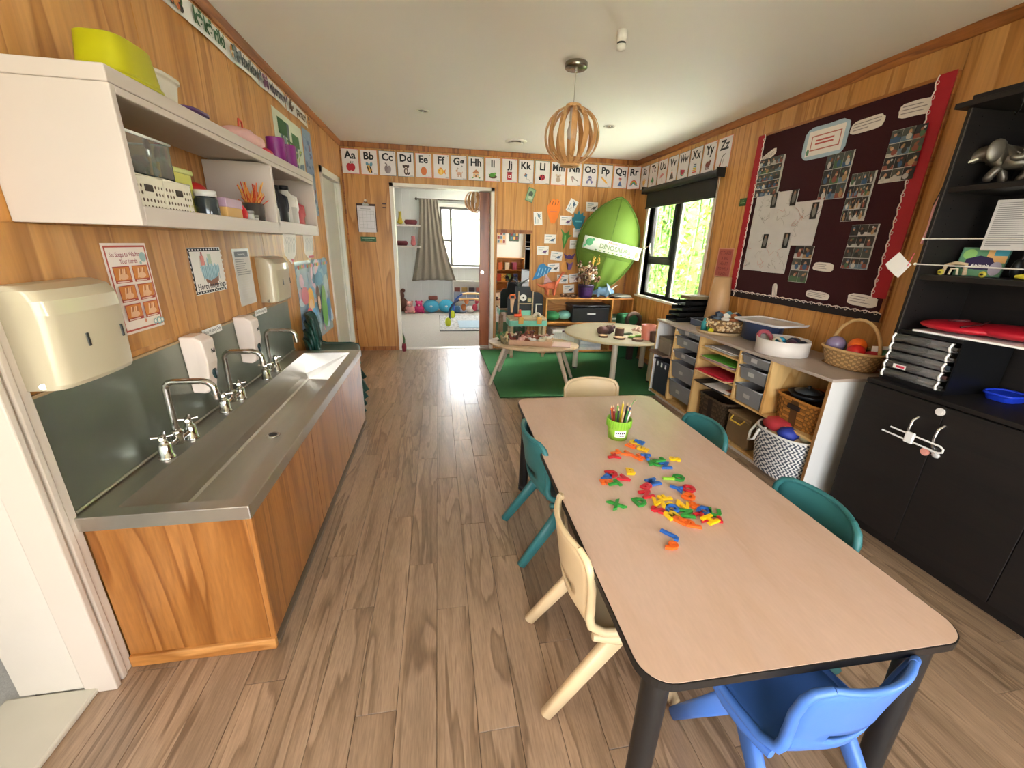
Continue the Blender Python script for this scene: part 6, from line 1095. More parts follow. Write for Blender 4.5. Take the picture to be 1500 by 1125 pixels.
cutout('dinosaur_tail', 'blue patterned tail cut-out at the left of the dinosaur cards', 793, 399, [(-.12, -.10), (-.02, -.07), (.10, .0), (.14, .06), (.07, .08), (.02, .12), (-.04, .09), (-.06, .03)], '#2a7ab0', lambda mb: [mb.line([(u, -.05), (u + .03, .06)], .008, P('#a8d4e8', .5)) for u in (-.05, -.01, .03, .07)])
cutout('butterfly', 'purple butterfly cut-out above the dried flowers', 834, 376, [(-.08, .04), (-.03, .01), (0, .03), (.03, .01), (.08, .05), (.05, -.03), (.01, -.03), (-.01, -.03), (-.06, -.02)], '#5a3a7a')
cutout('butterfly', 'second purple cut-out just below the purple butterfly', 834, 389, [(-.05, .05), (0, .02), (.05, .05), (.03, -.04), (.0, -.06), (-.03, -.04)], '#7a5a98')
cutout('leaf_cutout', 'pale orange leaf cut-out low on the far wall', 827, 391, [(-.03, -.07), (.03, -.06), (.05, .02), (.02, .08), (-.03, .06), (-.05, .0)], '#d89a4c')
cutout('fin_cutout', 'pale pink striped fin cut-out behind the toy dinosaur', 804, 410, [(-.07, -.06), (.07, -.06), (.02, .0), (-.05, .08)], '#d0a4a0', lambda mb: [mb.line([(-.05, -.04 + k * .03), (.02 - k * .02, -.045 + k * .03)], .005, P('#a86a70', .5)) for k in range(4)])

# big green leaf canopy with its banner
lf = thing('leaf_canopy', 'large lime green fabric leaf hung in the corner over the cube shelf', 'leaf canopy', (2.13, 5.22, 1.352)); lf.rotation_euler = (0, R(12), R(-12))
GL = P('#57721a', .75, var=.06, sc=8, bump=.12, bsc=160); GD = P('#456010', .75)
HL, HW = .60, .385
def leafp(u, v):                                                 # u 0 tip..1 base, v -1..1 across
    z = HL - 1.2 * u * HL / .6 * .6 if False else HL * (1 - 2 * u); wd = HW * math.sin(math.pi * min(max(u, 0), 1) ** .92) ** .78
    bul = math.sin(math.pi * min(u * 1.05, 1)) ; return Vector((wd * v, -.05 - .13 * bul * (1 - abs(v) ** 2.2) - .012 * math.cos(v * 9) * (u > .5), z))
MB().grid(lambda a, b: leafp(a * .998 + .001, b * 2 - 1), 36, 22, GL).obj('fabric', lf, solid=.004)
MB().tube([leafp(.002 + .996 * k / 40, -1) for k in range(41)] + [leafp(.998 - .996 * k / 40, 1) for k in range(1, 40)], .012, GD, 8, True).obj('piped_rim', lf)
for v in (-.02,): MB().tube([leafp(.01 + .97 * k / 24, v) + Vector((0, -.003, 0)) for k in range(25)], .003, GD, 6).obj('centre_seam', lf)
for u0, s_ in ((.62, 1), (.86, 1)): MB().tube([leafp(u0 - .02 * math.cos(v * 1.5) * 4 + .08 * abs(v) ** 2 * -1 + .05, v) + Vector((0, -.004, 0)) for v in [(-.85 + 1.7 * k / 16) for k in range(17)]], .0035, GD, 6).obj('pocket_seam', lf)
MB().tube([(0, -.05, -HL), (.01, .0, -HL - .01), (.0, .1, -HL + .02)], .012, GD, 8).obj('stalk', lf)
bn = thing('dinosaur_banner', 'white banner with dinosaur drawings and lettering across the green leaf', 'banner', (2.12, 5.02, 1.35)); bn.rotation_euler = (0, R(11), R(-6)); mb = MB(); mb.grid(lambda a, b: (-.37 + .74 * a, -.006 - .012 * math.sin(math.pi * a), -.075 + .15 * b), 12, 1, P('#d8dccf', .5)); mb.obj('banner', bn, solid=.001)
mb = MB(); mb.py = -.0215; gd = P('#3f8a5a', .5); mb.ell(-.30, .01, .045, .045, gd); mb.ell(-.26, .045, .02, .016, gd); mb.line([(-.33, -.02), (-.36, -.06)], .02, gd); mb.text('All about', .0, .040, .036, P('#b0522c', .5), bold=.02); mb.text('DINOSAURS', .04, -.03, .074, P('#7c8a68', .5), bold=.04, fit=.5); [mb.ell(-.2 + k * .055, -.062, .012, .008, P(('#5a8a4a', '#8aa83c', '#4a6a3a')[k % 3], .5)) for k in range(10)]; mb.ell(.32, -.02, .02, .036, P('#b08a4c', .5)); mb.obj('print', bn)

# cube shelf with its contents
PINE = wood('orange_pine', '#d69a55', '#c98a44', '#a86a2a', (1, 6, 6), 4, .45, blotch=.12); PINEV = wood('orange_pine_upright', '#d69a55', '#c98a44', '#a86a2a', (6, 6, .8), 4, .45, blotch=.12)
cs = thing('cube_shelf', 'low orange pine shelf against the far wall under the green leaf', 'shelf', (1.33, 5.05, 0)); CW, CD, CHH = 1.18, .365, .735
for z in (.03, .405, CHH - .018): MB().box((.019, 0, z), (CW - .019, CD, z + .018), PINE).obj('shelf_board', cs, .002)
for x in (0, CW - .018): MB().box((x, 0, 0), (x + .018, CD, CHH), PINEV).obj('side_panel', cs, .002)
MB().box((.885, .002, .049), (.903, CD, .404), PINEV).obj('divider', cs); MB().box((.885, .002, .424), (.903, CD, CHH - .019), PINEV).obj('divider', cs); MB().box((.019, CD - .006, .049), (CW - .019, CD - .001, CHH - .019), PINE).obj('back_board', cs)
t = thing('black_bin', 'black lidded storage bin on the middle level of the pine shelf', 'bin', (1.935, 5.20, .424)); MB().box((-.25, -.15, 0), (.25, .15, .19), P('#151517', .35)).obj('body', t, .012); MB().box((-.26, -.16, .19), (.26, .16, .222), P('#101012', .35)).obj('lid', t, .008); MB().box((-.05, -.158, .10), (.06, -.152, .118), PAPER).obj('label_strip', t); MB().tube([(-.06, -.165, .205), (.06, -.165, .205)], .008, P('#2a2a2c', .3), 8).obj('latch', t)
t = thing('green_bag', 'dark green cushion folded on the pine shelf', 'cushion', (1.46, 5.22, .424)); MB().ball((0, 0, .062), (.11, .13, .062), P('#2e7a48', .7, bump=.2), 18, 10).obj('cushion', t)
t = thing('aqua_cushion', 'aqua patterned cushion leaning on the green one', 'cushion', (1.63, 5.20, .424)); mb = MB(); mb.ball((0, 0, .075), (.085, .12, .06), P('#8ac8b8', .7, var=.3, sc=40), 18, 10); mb.obj('cushion', t); t.rotation_euler.y = R(-8)
t = thing('book_pile', 'pile of green books in the right bay of the pine shelf', 'book', (2.35, 5.2, .424)); [MB().cb((.0, 0, .012 + i * .024), (.22 - i * .01, .2, .022), P(c, .5), .04 * i).obj('book', t) for i, c in enumerate(('#5a7a5c', '#c8ccc0', '#3f6a50'))]
wbk = thing('white_basket', 'white slatted basket with a dark handle hole on the lowest pine shelf', 'basket', (1.60, 5.14, .0485)); 
for i in range(12): MB().box((-.165 + i * .0275, -.125, .0), (-.165 + i * .0275 + .021, -.118, .255), WHITE).obj('slat', wbk, .002)
MB().box((-.17, -.116, 0), (.17, .15, .24), P('#cfcbc4', .5)).obj('inner_box', wbk); MB().box((-.175, -.13, .245), (.175, .155, .285), WHITE).obj('top_band', wbk, .004); MB().box((-.05, -.133, .252), (.05, -.129, .278), P('#3a1c10', .7)).obj('handle_hole', wbk, .004)
pp = thing('paper_stack', 'thick stack of white paper reams on the lowest pine shelf', 'paper', (1.98, 5.2, .0485)); [MB().cb((0, 0, .018 + i * .038), (.30, .22, .034), P(('#d4d4d6', '#c2c6cc')[i % 2], .6), .02 * (i % 3)).obj('ream', pp) for i in range(5)]
t = thing('orange_box', 'orange-red box on the lowest pine shelf behind the round table leg', 'box', (2.31, 5.18, .0485)); MB().box((-.08, -.1, 0), (.08, .1, .2), P('#c8522c', .5)).obj('box', t, .005); MB().box((-.05, -.103, .06), (.05, -.1005, .13), P('#3a5a7a', .5)).obj('label', t)
# dinosaurs on top
CT = CHH + .0005
ORG = P('#c0603c', .5, var=.35, sc=22)
dn = thing('toy_dinosaur', 'orange long-necked toy dinosaur on the pine shelf', 'toy dinosaur', (1.42, 5.22, CT))
V = [(0, 0, .135), (.05, 0, .14), (-.05, 0, .13), (.085, 0, .17), (.115, 0, .225), (.14, 0, .28), (.155, 0, .305), (.18, 0, .30), (-.09, 0, .125), (-.14, 0, .13), (-.19, 0, .16), (.05, .03, .08), (.055, .032, .01), (.05, -.03, .08), (.04, -.032, .01), (-.05, .03, .075), (-.055, .032, .01), (-.05, -.03, .075), (-.038, -.032, .01)]
E_ = [(0, 1), (0, 2), (1, 3), (3, 4), (4, 5), (5, 6), (6, 7), (2, 8), (8, 9), (9, 10), (1, 11), (11, 12), (1, 13), (13, 14), (2, 15), (15, 16), (2, 17), (17, 18)]
figure('body', V, E_, [.048, .042, .042, .024, .016, .012, .016, .010, .026, .015, .005] + [.019, .016] * 4, ORG, dn)
td = thing('toy_triceratops', 'pale blue horned toy dinosaur beside the purple pot', 'toy dinosaur', (2.10, 5.13, CT), R(-30)); TB = P('#7aa0c0', .5, var=.2, sc=25)
figure('body', [(0, 0, .08), (.06, 0, .085), (-.06, 0, .08), (.105, 0, .085), (.15, 0, .07), (-.11, 0, .06), (-.16, 0, .04), (.05, .04, .05), (.05, .045, .01), (.05, -.04, .05), (.05, -.045, .01), (-.05, .04, .05), (-.05, .045, .01), (-.05, -.04, .05), (-.05, -.045, .01)], [(0, 1), (0, 2), (1, 3), (3, 4), (2, 5), (5, 6), (1, 7), (7, 8), (1, 9), (9, 10), (2, 11), (11, 12), (2, 13), (13, 14)], [.06, .05, .055, .04, .018, .03, .008] + [.022, .018] * 4, TB, td)
MB().lathe([(0, .01), (.07, .0), (.082, -.012), (.07, -.006), (0, 0)], P('#a8c0d0', .5), n=14).obj('frill', td); td.children[-1].matrix_local = Matrix.Translation((.085, 0, .115)) @ Matrix.Rotation(R(65), 4, 'Y')
for s in (-1, 1): MB().tube([(.115, s * .025, .12), (.15, s * .03, .15), (.18, s * .032, .165)], [.009, .006, .002], PAPER, 8).obj('horn', td)
pv = thing('flower_vase', 'purple foil pot of dried flowers on the pine shelf', 'vase', (1.86, 5.12, CT)); MB().lathe([(0, 0), (.085, 0), (.092, .05), (.10, .12), (.10, .15), (.092, .15), (.085, .03), (0, .02)], P('#3c2350', .3, .3, var=.6, sc=40), n=24).obj('pot', pv); MB().lathe([(.100, .13), (.105, .14), (.104, .165), (.096, .165)], P('#2a1838', .35), n=24).obj('foil_rim', pv)
r_ = random.Random(9); mb = MB(); m2 = MB(); FC = [P(c, .8) for c in ('#6a4a34', '#8a6448', '#c8a87c', '#e0d8c8', '#5a3c2c', '#b08a6c')]
for k in range(46):
    a = r_.uniform(0, 6.28); s_ = r_.uniform(.03, .17); h = r_.uniform(.24, .44); x, y = s_ * math.cos(a), s_ * math.sin(a) * .7; mb.tube([(x * .2, y * .2, .1), (x * .6, y * .6, h * .7), (x, y, h)], .002, FC[k % 3], 4, cap=False)
    for qq in range(4): m2.ball((x + r_.uniform(-.02, .02), y + r_.uniform(-.02, .02), h + r_.uniform(-.04, .02)), r_.uniform(.012, .022), FC[r_.randrange(6)], 6, 4, .2)
o = mb.obj('stems', pv); o['kind'] = 'stuff'; o = m2.obj('dried_blooms', pv); o['kind'] = 'stuff'
mb = MB()
for qx, qy, hh in ((.06, -.02, .50), (.10, .0, .56), (.13, -.03, .52)):
    mb.tube([(.01, 0, .12), (qx * .6, qy, hh * .6), (qx, qy, hh)], .003, P('#c8a24c', .8), 5)
    for k in range(14): mb.ball((qx - .0 + .02 * k / 14 + r_.uniform(-.012, .012), qy, hh - .10 + .11 * k / 14), .009, P('#d0a850', .8), 6, 4)
o = mb.obj('golden_plumes', pv); o['kind'] = 'stuff'
for x, y, lb in ((1.64, 5.16, 'cluster of small brown pine cones on the pine shelf'),):
    t = thing('pine_cones', lb, 'pine cone', (x, y, CT)); 
    for k in range(5): mb = MB(); mb.ball((-.08 + k * .045, r_.uniform(-.03, .03), .022), (.026, .02, .022), P('#6a4c34', .8, var=.4, sc=60), 10, 7, .22); mb.obj('cone', t)
t = thing('magazine_pile', 'flat pile of magazines at the window end of the pine shelf', 'magazine', (2.37, 5.2, CT)); [MB().cb((.0, 0, .004 + i * .009), (.24 - .02 * i, .26, .008), P(c, .4), .05 * i).obj('magazine', t) for i, c in enumerate(('#d8d4c8', '#3a3f38', '#c8c8b8', '#a8b0a0'))]
t = thing('dark_folder', 'black folder edge lying beside the blue toy dinosaur', 'folder', (2.27, 5.10, CT)); MB().cb((0, 0, .008), (.12, .10, .015), BLACK, .4).obj('folder', t, .002)
# green cushion and brown toy in the corner
t = thing('green_mat', 'dark green folded mat standing in the corner under the window', 'mat', (2.36, 4.83, .012)); MB().box((-.14, -.09, 0), (.14, .09, .56), P('#1f5a30', .85, var=.1, bump=.2)).obj('mat', t, .03, 3)
t = thing('ring_toy', 'brown ring shaped toy leaning in the corner beside the green mat', 'toy', (2.36, 4.70, .012)); MB().tube([(.085 * math.cos(R(a)), 0, .50 + .085 * math.sin(R(a))) for a in range(0, 360, 20)], .025, P('#4a3426', .7), 10, True).obj('ring', t); MB().box((-.04, -.025, 0), (.04, .025, .40), P('#3a2e24', .7)).obj('stand', t, .01)
# toy workbench
bn_ = thing('toy_workbench', 'black, mint and wood toy workbench in front of the mirror', 'toy workbench', (.845, 4.88, .012)); BT = P('#1a2022', .5); MINT = P('#7ac0a8', .5)
def bb(a, b, m, nm, bev=.002): return MB().box(a, b, m).obj(nm, bn_, bev)
bb((0, .0, .47), (.46, .24, .495), PALEW, 'worktop'); bb((.0, -.012, .40), (.46, .0, .468), MINT, 'front_panel'); bb((-.012, .0, .40), (0, .24, .468), MINT, 'side_panel')
for x in (.01, .415):
    for y in (.01, .2): bb((x, y, 0), (x + .035, y + .035, .40), PALEW, 'leg')
for x in (.10, .33): bb((x, -.03, .43), (x + .06, .02, .508), P('#d09a4c', .5), 'peg_clamp', .004)
pts = [(0, 0), (.46, 0)] + [(.46, .22)] + [(.36 + .10 * math.cos(R(a)), .22 + .07 * math.sin(R(a))) for a in range(0, 91, 15)] + [(.30, .30), (.28, .36), (.10, .36), (.09, .27)] + [(.09 - .09 * math.sin(R(a)) * 1.0, .20 + .07 * math.cos(R(a))) for a in range(0, 91, 15)]
o = MB().prism(pts, 0, .012, BT, 'y').obj('back_panel', bn_, .001); o.location = (0, .225, .496)
for x in (.13, .31): bb((x, .20, .496), (x + .014, .224, .80), PALEW, 'upright')
bb((.13, .19, .64), (.324, .224, .65), PALEW, 'shelf'); bb((.145, .205, .497), (.30, .222, .56), MINT, 'mint_box')
mb = MB().cyl((.195, .214, .72), (.195, .206, .72), .042, m=PAPER, n=24); mb.cyl((.195, .206, .72), (.195, .203, .72), .012, m=INK, n=12); mb.obj('clock_face', bn_); bb((.25, .205, .66), (.305, .222, .72), P('#5a6a3c', .5), 'picture_block'); MB().box((.26, .202, .668), (.295, .2045, .71), P('#c8b88a', .5)).obj('picture_print', bn_)
bb((.36, .2, .496), (.372, .224, .64), WHITE, 'small_frame'); bb((.36, .2, .632), (.44, .224, .644), WHITE, 'small_frame')
t = thing('toy_saw', 'toy saw with wooden blade hanging on the workbench back', 'toy saw', (.885, 5.078, .55)); MB().prism([(.0, 0), (.02, .0), (.045, .17), (-.01, .17)], 0, .012, P('#c8a078', .5), 'y').obj('blade', t); MB().tube([(-.02, .006, .17), (-.01, .006, .215), (.045, .006, .215), (.05, .006, .17)], .012, P('#c8642c', .5), 8).obj('handle', t)
t = thing('toy_drill', 'orange toy tool lying on the workbench top', 'toy tool', (.95, 4.98, .5075)); mb = MB().cyl((-.04, 0, .022), (.05, 0, .022), .018, .022, P('#d8542c', .4), 12).box((.02, -.012, .03), (.045, .012, .09), P('#c8441c', .4)); mb.obj('tool', t)
t = thing('toy_arch', 'pale arched block on the right of the workbench top', 'block', (1.20, 4.98, .5075)); MB().tube([(.045 * math.cos(R(a)), 0, .045 * math.sin(R(a))) for a in range(0, 181, 15)], .014, P('#c8b8a8', .5), 8).obj('arch', t)
# things seen left of the mirror on the bench: dark plant
t = thing('silvery_plant', 'dark spiky plant standing on the workbench in front of the mirror', 'plant', (.98, 5.08, .857)); r_ = random.Random(4); mb = MB()
for k in range(26): a = r_.uniform(0, 6.28); L = r_.uniform(.08, .15); mb.tube([(0, 0, .0), (L * .5 * math.cos(a), L * .25 * math.sin(a), L * .6), (L * math.cos(a), L * .4 * math.sin(a), L * r_.uniform(.3, .9))], [.004, .006, .001], P(('#3a3f3a', '#6a6f68', '#24282a')[k % 3], .5), 5)
o = mb.obj('leaves', t); o['kind'] = 'stuff'

# ---- green rug and the two low tables
rug = thing('green_rug', 'dark green rug on the floor below the two low tables', 'rug', (1.5, 4.4, 0)); RG = P('#35703f', .95, var=.25, sc=120, bump=.4, bsc=300, stretch=(1, 6, 1)); MB().prism([(-.98, .92), (-.965, -.885), (.98, -.98), (.98, .92)], .001, .011, RG).obj('pile', rug); MB().tube([(-.98, .92, .008), (-.965, -.885, .008), (.98, -.98, .008), (.98, .92, .008)], .006, P('#1c4a26', .9), 6, True).obj('bound_edge', rug)
t1 = thing('oval_table', 'pale oval low table with splayed legs standing on the rug, nearest the doorway', 'table', (.93, 3.96, .0115), R(-20))
MB().lathe([(0, .385), (.96, .385), (1.0, .392), (1.0, .406), (.985, .41), (0, .41)], PALEW, n=48, sx=.46, sy=.31).obj('tabletop', t1)
for x, y in ((-1, -1), (1, -1), (-1, 1), (1, 1)): MB().tube([(x * .26, y * .15, .385), (x * .40, y * .24, .0)], [.023, .016], P('#c9b6a0', .5), 12).obj('leg', t1)
t2 = thing('round_table', 'round pale low table with straight white legs beside the tray shelves', 'table', (1.92, 4.17, .0115))
MB().lathe([(0, .44), (.56, .44), (.575, .446), (.575, .462), (.565, .468), (0, .468)], P('#b8ae92', .35, var=.06), n=56).obj('tabletop', t2); MB().lathe([(.5751, .445), (.5775, .448), (.5775, .460), (.5751, .464)], P('#c9b890', .5), n=56).obj('edge_band', t2)
for a in (245, 150, 20, 325 - 20): c, s = math.cos(R(a)), math.sin(R(a)); l_ = MB().cyl((.44 * c, .44 * s, .02), (.44 * c, .44 * s, .44), .03, m=P('#d0c4b0', .45), n=16).obj('leg', t2); MB().lathe([(0, 0), (.024, 0), (.026, .02), (0, .022)], BLACK, (.44 * c, .44 * s, 0), 14).obj('foot', l_)
# tray of animals
Z1 = .4225
tr1 = thing('animal_tray', 'shallow wooden tray of toy farm animals on the oval table', 'tray', (.90, 3.93, Z1), R(-17)); tw, td_ = .21, .13
TW = P('#c49a78', .55, var=.1); MB().box((-tw, -td_, 0), (tw, td_, .008), TW).obj('base', tr1)
for a, b in (((-tw, -td_, .0), (tw, -td_ + .01, .05)), ((-tw, td_ - .01, 0), (tw, td_, .05)), ((-tw, -td_ + .0105, 0), (-tw + .01, td_ - .0105, .05)), ((tw - .01, -td_ + .0105, 0), (tw, td_ - .0105, .05))): MB().box(a, b, TW).obj('side', tr1, .002)
AN = [('horse', '#6a2c1c', 'chestnut'), ('cow', '#d8d0c8', 'white'), ('horse', '#8a4a2c', 'brown'), ('pig', '#d0a090', 'pink'), ('sheep', '#d8c8a8', 'cream'), ('horse', '#3a2418', 'dark brown'), ('cow', '#7a3a24', 'red-brown'), ('goat', '#c8a884', 'tan')]
def animal(kind, col, lb, loc, rz, grp):
    t = thing('toy_animal', lb, 'toy animal', loc, rz, grp); m = P(col, .5, var=.2, sc=60); long = kind in ('horse', 'giraffe'); nk = .05 if long else .024
    V = [(0, 0, .042), (.024, 0, .044), (-.024, 0, .044), (.04, 0, .044 + nk * .6), (.048, 0, .044 + nk), (.066, 0, .040 + nk), (.02, .011, .026), (.022, .012, .002), (.02, -.011, .026), (.018, -.012, .002), (-.02, .011, .026), (-.022, .012, .002), (-.02, -.011, .026), (-.018, -.012, .002), (-.037, 0, .034)]
    figure('body', V, [(0, 1), (0, 2), (1, 3), (3, 4), (4, 5), (1, 6), (6, 7), (1, 8), (8, 9), (2, 10), (10, 11), (2, 12), (12, 13), (2, 14)], [.017, .016, .016, .010, .010, .006] + [.006, .005] * 4 + [.003], m, t, 0)
r_ = random.Random(14); Mt = Matrix.Rotation(R(-17), 4, 'Z'); rows = ('front', 'second', 'third', 'back'); 
for j in range(4):
    for i in range(6):
        kd, c, cn = AN[(i * 3 + j * 5) % 8]; p = Mt @ Vector((-tw + .045 + i * .066, -td_ + .04 + j * .06, 0)); animal(kd, c, f'{cn} toy {kd} in the {rows[j]} row of the tray, {("first", "second", "third", "fourth", "fifth", "sixth")[i]} from the doorway', (.90 + p.x, 3.93 + p.y, Z1 + .0085), r_.uniform(-.5, .5) + (math.pi if (i + j) % 3 == 0 else 0), 'farm animals in the tray')
t = thing('pink_board', 'pale pink board on the oval table beside the animal tray', 'board', (1.19, 3.83, Z1), R(-20)); MB().box((-.09, -.10, 0), (.09, .12, .006), P('#d0b0a8', .5)).obj('board', t, .002); MB().box((-.08, -.09, .0061), (.08, .11, .0068), P('#dcc0b8', .5)).obj('face', t)
for x, y, hh, lb in ((.60, 4.05, .12, 'green toy fern at the doorway end of the oval table'), (.68, 4.10, .09, 'small olive toy bush beside the toy fern')):
    t = thing('toy_plant', lb, 'toy plant', (x, y, Z1)); mb = MB(); mb.lathe([(0, 0), (.03, 0), (.02, .012), (0, .014)], P('#5a4a34', .7))
    for k in range(22): a = r_.uniform(0, 6.28); L = hh * r_.uniform(.6, 1); mb.tube([(0, 0, .008), (L * .3 * math.cos(a), L * .3 * math.sin(a), L * .7), (L * .6 * math.cos(a), L * .6 * math.sin(a), L * r_.uniform(.5, 1))], [.003, .006, .001], P(('#3f7a3c', '#6a7a4a', '#8a8a5a', '#4a8a5a')[k % 4], .6), 5)
    o = mb.obj('fronds', t); o['kind'] = 'stuff'
animal('giraffe', '#c8b078', 'pale tan toy giraffe among the toy plants', (.65, 3.98, Z1), 1.2, 'animals beside the toy plants'); animal('horse', '#e0d8c8', 'white toy horse at the edge of the oval table by the toy plants', (.72, 4.0, Z1), .4, 'animals beside the toy plants'); animal('goat', '#8a7a54', 'olive toy goat at the doorway end of the oval table', (.62, 3.92, Z1), 2.0, 'animals beside the toy plants')
# things on the round table
Z2 = .480
def stump(x, y, r, h, lb):
    t = thing('log_slice', lb, 'log', (x, y, Z2), 0, 'bark pieces on the round table'); mb = MB(); n = 18; k = [1 + r_.uniform(-.06, .06) for _ in range(n)]
    mb.prism([(r * k[j] * math.cos(2 * math.pi * j / n), r * k[j] * math.sin(2 * math.pi * j / n)) for j in range(n)], 0, h, P('#5a4030', .85, var=.4, sc=40, bump=.4), 'z'); mb.obj('bark', t); MB().lathe([(0, h + .001), (r * .9, h + .001)], P('#c09a6c', .6, var=.2, sc=70), n=18).obj('cut_face', t)
stump(1.86, 3.98, .045, .08, 'upright brown log piece in the middle of the round table'); stump(1.80, 3.84, .06, .015, 'flat round wood slice at the front of the round table'); stump(1.95, 3.74, .055, .02, 'flat bark slice near the tray shelves on the round table'); stump(1.66, 3.93, .05, .018, 'flat wood slice left of the upright log')
for x, y, c, lb in ((1.78, 4.08, '#4a3430', 'dark brown fuzzy toy heap behind the logs'), (1.70, 4.04, '#5a4038', 'brown fuzzy toy beside the dark heap')):
    t = thing('fuzzy_toy', lb, 'soft toy', (x, y, Z2)); mb = MB(); mb.ball((0, 0, .045), (.06, .05, .045), P(c, .95, var=.4, sc=80), 16, 10, .16); mb.ball((.05, .01, .07), .026, P(c, .95, var=.4, sc=80), 10, 8, .1); mb.obj('body', t)
t = thing('driftwood', 'pale driftwood pieces towards the window on the round table', 'driftwood', (2.12, 4.10, Z2)); 
for k in range(6): a = r_.uniform(0, 3); MB().tube([(-.05 * math.cos(a), -.05 * math.sin(a), .014 + k * .006), (.0, 0, .03 + k * .008), (.07 * math.cos(a), .06 * math.sin(a), .014 + k * .006)], [.006, .013, .004], P(('#c8a494', '#a88474', '#d8bca8')[k % 3], .7), 7).obj('stick', t)
for x, y, lb in ((1.95, 3.86, 'green moss patch on the round table beside the flat bark slice'), (2.06, 3.92, 'pale green moss near the pink cup')):
    t = thing('moss_patch', lb, 'moss', (x, y, Z2)); MB().ball((0, 0, .010), (.05, .035, .012), P('#7a9a4a', .9, var=.4, sc=90), 14, 6, .2).obj('moss', t)
t = thing('pink_cup', 'tall coral pink tumbler on the round table beside the white shelf end', 'cup', (2.08, 3.79, Z2)); MB().lathe([(0, .002), (.058, 0), (.062, .01), (.072, .15), (.068, .15), (.058, .01), (0, .006)], P('#e08a74', .3, trans=.2), n=28).obj('tumbler', t)
t = thing('brown_beaker', 'brown beaker standing in front of the coral pink tumbler', 'cup', (2.085, 3.675, Z2)); MB().lathe([(0, .002), (.03, 0), (.034, .01), (.042, .10), (.039, .10), (.031, .01), (0, .006)], P('#5c3c2a', .35, trans=.2), n=24).obj('beaker', t)
t = thing('toy_lizard', 'dark green toy lizard on the round table', 'toy animal', (1.95, 4.0, Z2)); MB().tube([(-.07, 0, .008), (-.03, .01, .012), (.02, -.005, .016), (.05, .005, .016), (.07, .0, .012)], [.002, .008, .013, .010, .004], P('#4a5a3c', .6), 8).obj('body', t); MB().tube([(.02, -.03, .004), (.02, .0, .012), (.02, .03, .004)], .004, P('#4a5a3c', .6), 6).obj('legs', t)

# ================================================================ CEILING FIXTURES
pl = thing('pendant_lamp', 'round bent-wood pendant lamp hanging from a steel ceiling rose', 'lamp', (.855, 2.84, ZC))
MB().lathe([(0, 0), (.066, 0), (.068, -.004), (.068, -.026), (.064, -.03), (0, -.03)], P('#8f8a80', .25, 1.0), n=32).obj('ceiling_rose', pl); MB().cyl((0, 0, -.03), (0, 0, -.05), .009, m=CHROME).obj('cord_grip', pl); MB().cyl((0, 0, -.05), (0, 0, -.235), .0025, m=P('#b8b0a4', .5)).obj('cord', pl)
cz, Rr = -.387, .172
NRB = 14
for k in range(NRB):
    a = 2 * math.pi * k / NRB; ca, sa = math.cos(a), math.sin(a); V = []; n = 20
    for i in range(n + 1):
        th = R(-80 + 160 * i / n); rr = Rr * math.cos(th); z = cz + .165 * math.sin(th); hw_ = .017 * (.35 + .65 * math.cos(th))
        for e in (0, -.004):
            for s in (-1, 1): V.append(((rr + e) * ca - s * hw_ * sa, (rr + e) * sa + s * hw_ * ca, z))
    F = []
    for i in range(n): b = i * 4; c = b + 4; F += [(b, b + 1, c + 1, c), (b + 3, b + 2, c + 2, c + 3), (b + 2, b, c, c + 2), (b + 1, b + 3, c + 3, c + 1)]
    MB().add(V, F, LAMPW, False).obj('rib', pl)
MB().lathe([(.012, -.21), (.045, -.215), (.05, -.225), (.045, -.232), (.012, -.228)], LAMPW, n=28).obj('top_ring', pl); MB().lathe([(.02, -.542), (.06, -.545), (.064, -.552), (.055, -.558), (.02, -.555)], LAMPW, n=28).obj('bottom_ring', pl)
MB().lathe([(0, -.235), (.02, -.235), (.022, -.30), (0, -.30)], WHITE, n=16).obj('lamp_holder', pl); MB().lathe([(0, -.30), (.014, -.30), (.018, -.315), (.034, -.36), (.024, -.40), (0, -.41)], P('#e8e4dc', .2), n=16).obj('bulb', pl)
dl = P('#d8d0c4', .3)
for p, lb in ((onz(619, 162, ZC), 'small recessed downlight in the ceiling left of the pendant lamp'), (onz(893, 185, ZC), 'small recessed downlight in the ceiling behind the pendant lamp')):
    t = thing('downlight', lb, 'light', (p.x, p.y, ZC)); MB().lathe([(.05, 0), (.055, -.001), (.055, -.005), (.042, -.008), (.036, -.001)], dl, n=28).obj('trim_ring', t); MB().lathe([(0, -.0006), (.036, -.0008)], P('#2c2824', .3), n=24).obj('well', t); MB().lathe([(0, -.006), (.012, -.006), (.014, -.002)], CHROME, n=14).obj('lamp', t)
p = onz(756, 207, ZC); t = thing('ceiling_vent', 'round white vent on the ceiling near the far wall', 'vent', (p.x, p.y, ZC)); MB().lathe([(0, -.028), (.07, -.028), (.075, -.022)], WHITE, n=32).obj('disc', t); MB().lathe([(.085, -.012), (.115, -.006), (.118, 0), (.08, 0)], WHITE, n=36).obj('outer_ring', t); MB().lathe([(0, 0), (.05, -.001), (.05, -.026), (0, -.026)], P('#9a9080', .6), n=20).obj('neck', t)
p = onz(912, 45, ZC); t = thing('heat_detector', 'white cylindrical detector on the ceiling near the camera', 'detector', (p.x, p.y, ZC)); MB().lathe([(0, 0), (.026, 0), (.026, -.05), (0, -.05)], WHITE, n=24).obj('base', t); MB().lathe([(0, -.05), (.022, -.05), (.022, -.06), (0, -.06)], P('#2a2622', .4), n=24).obj('collar', t); MB().lathe([(0, -.06), (.026, -.06), (.024, -.08), (0, -.084)], WHITE, n=24).obj('head', t)

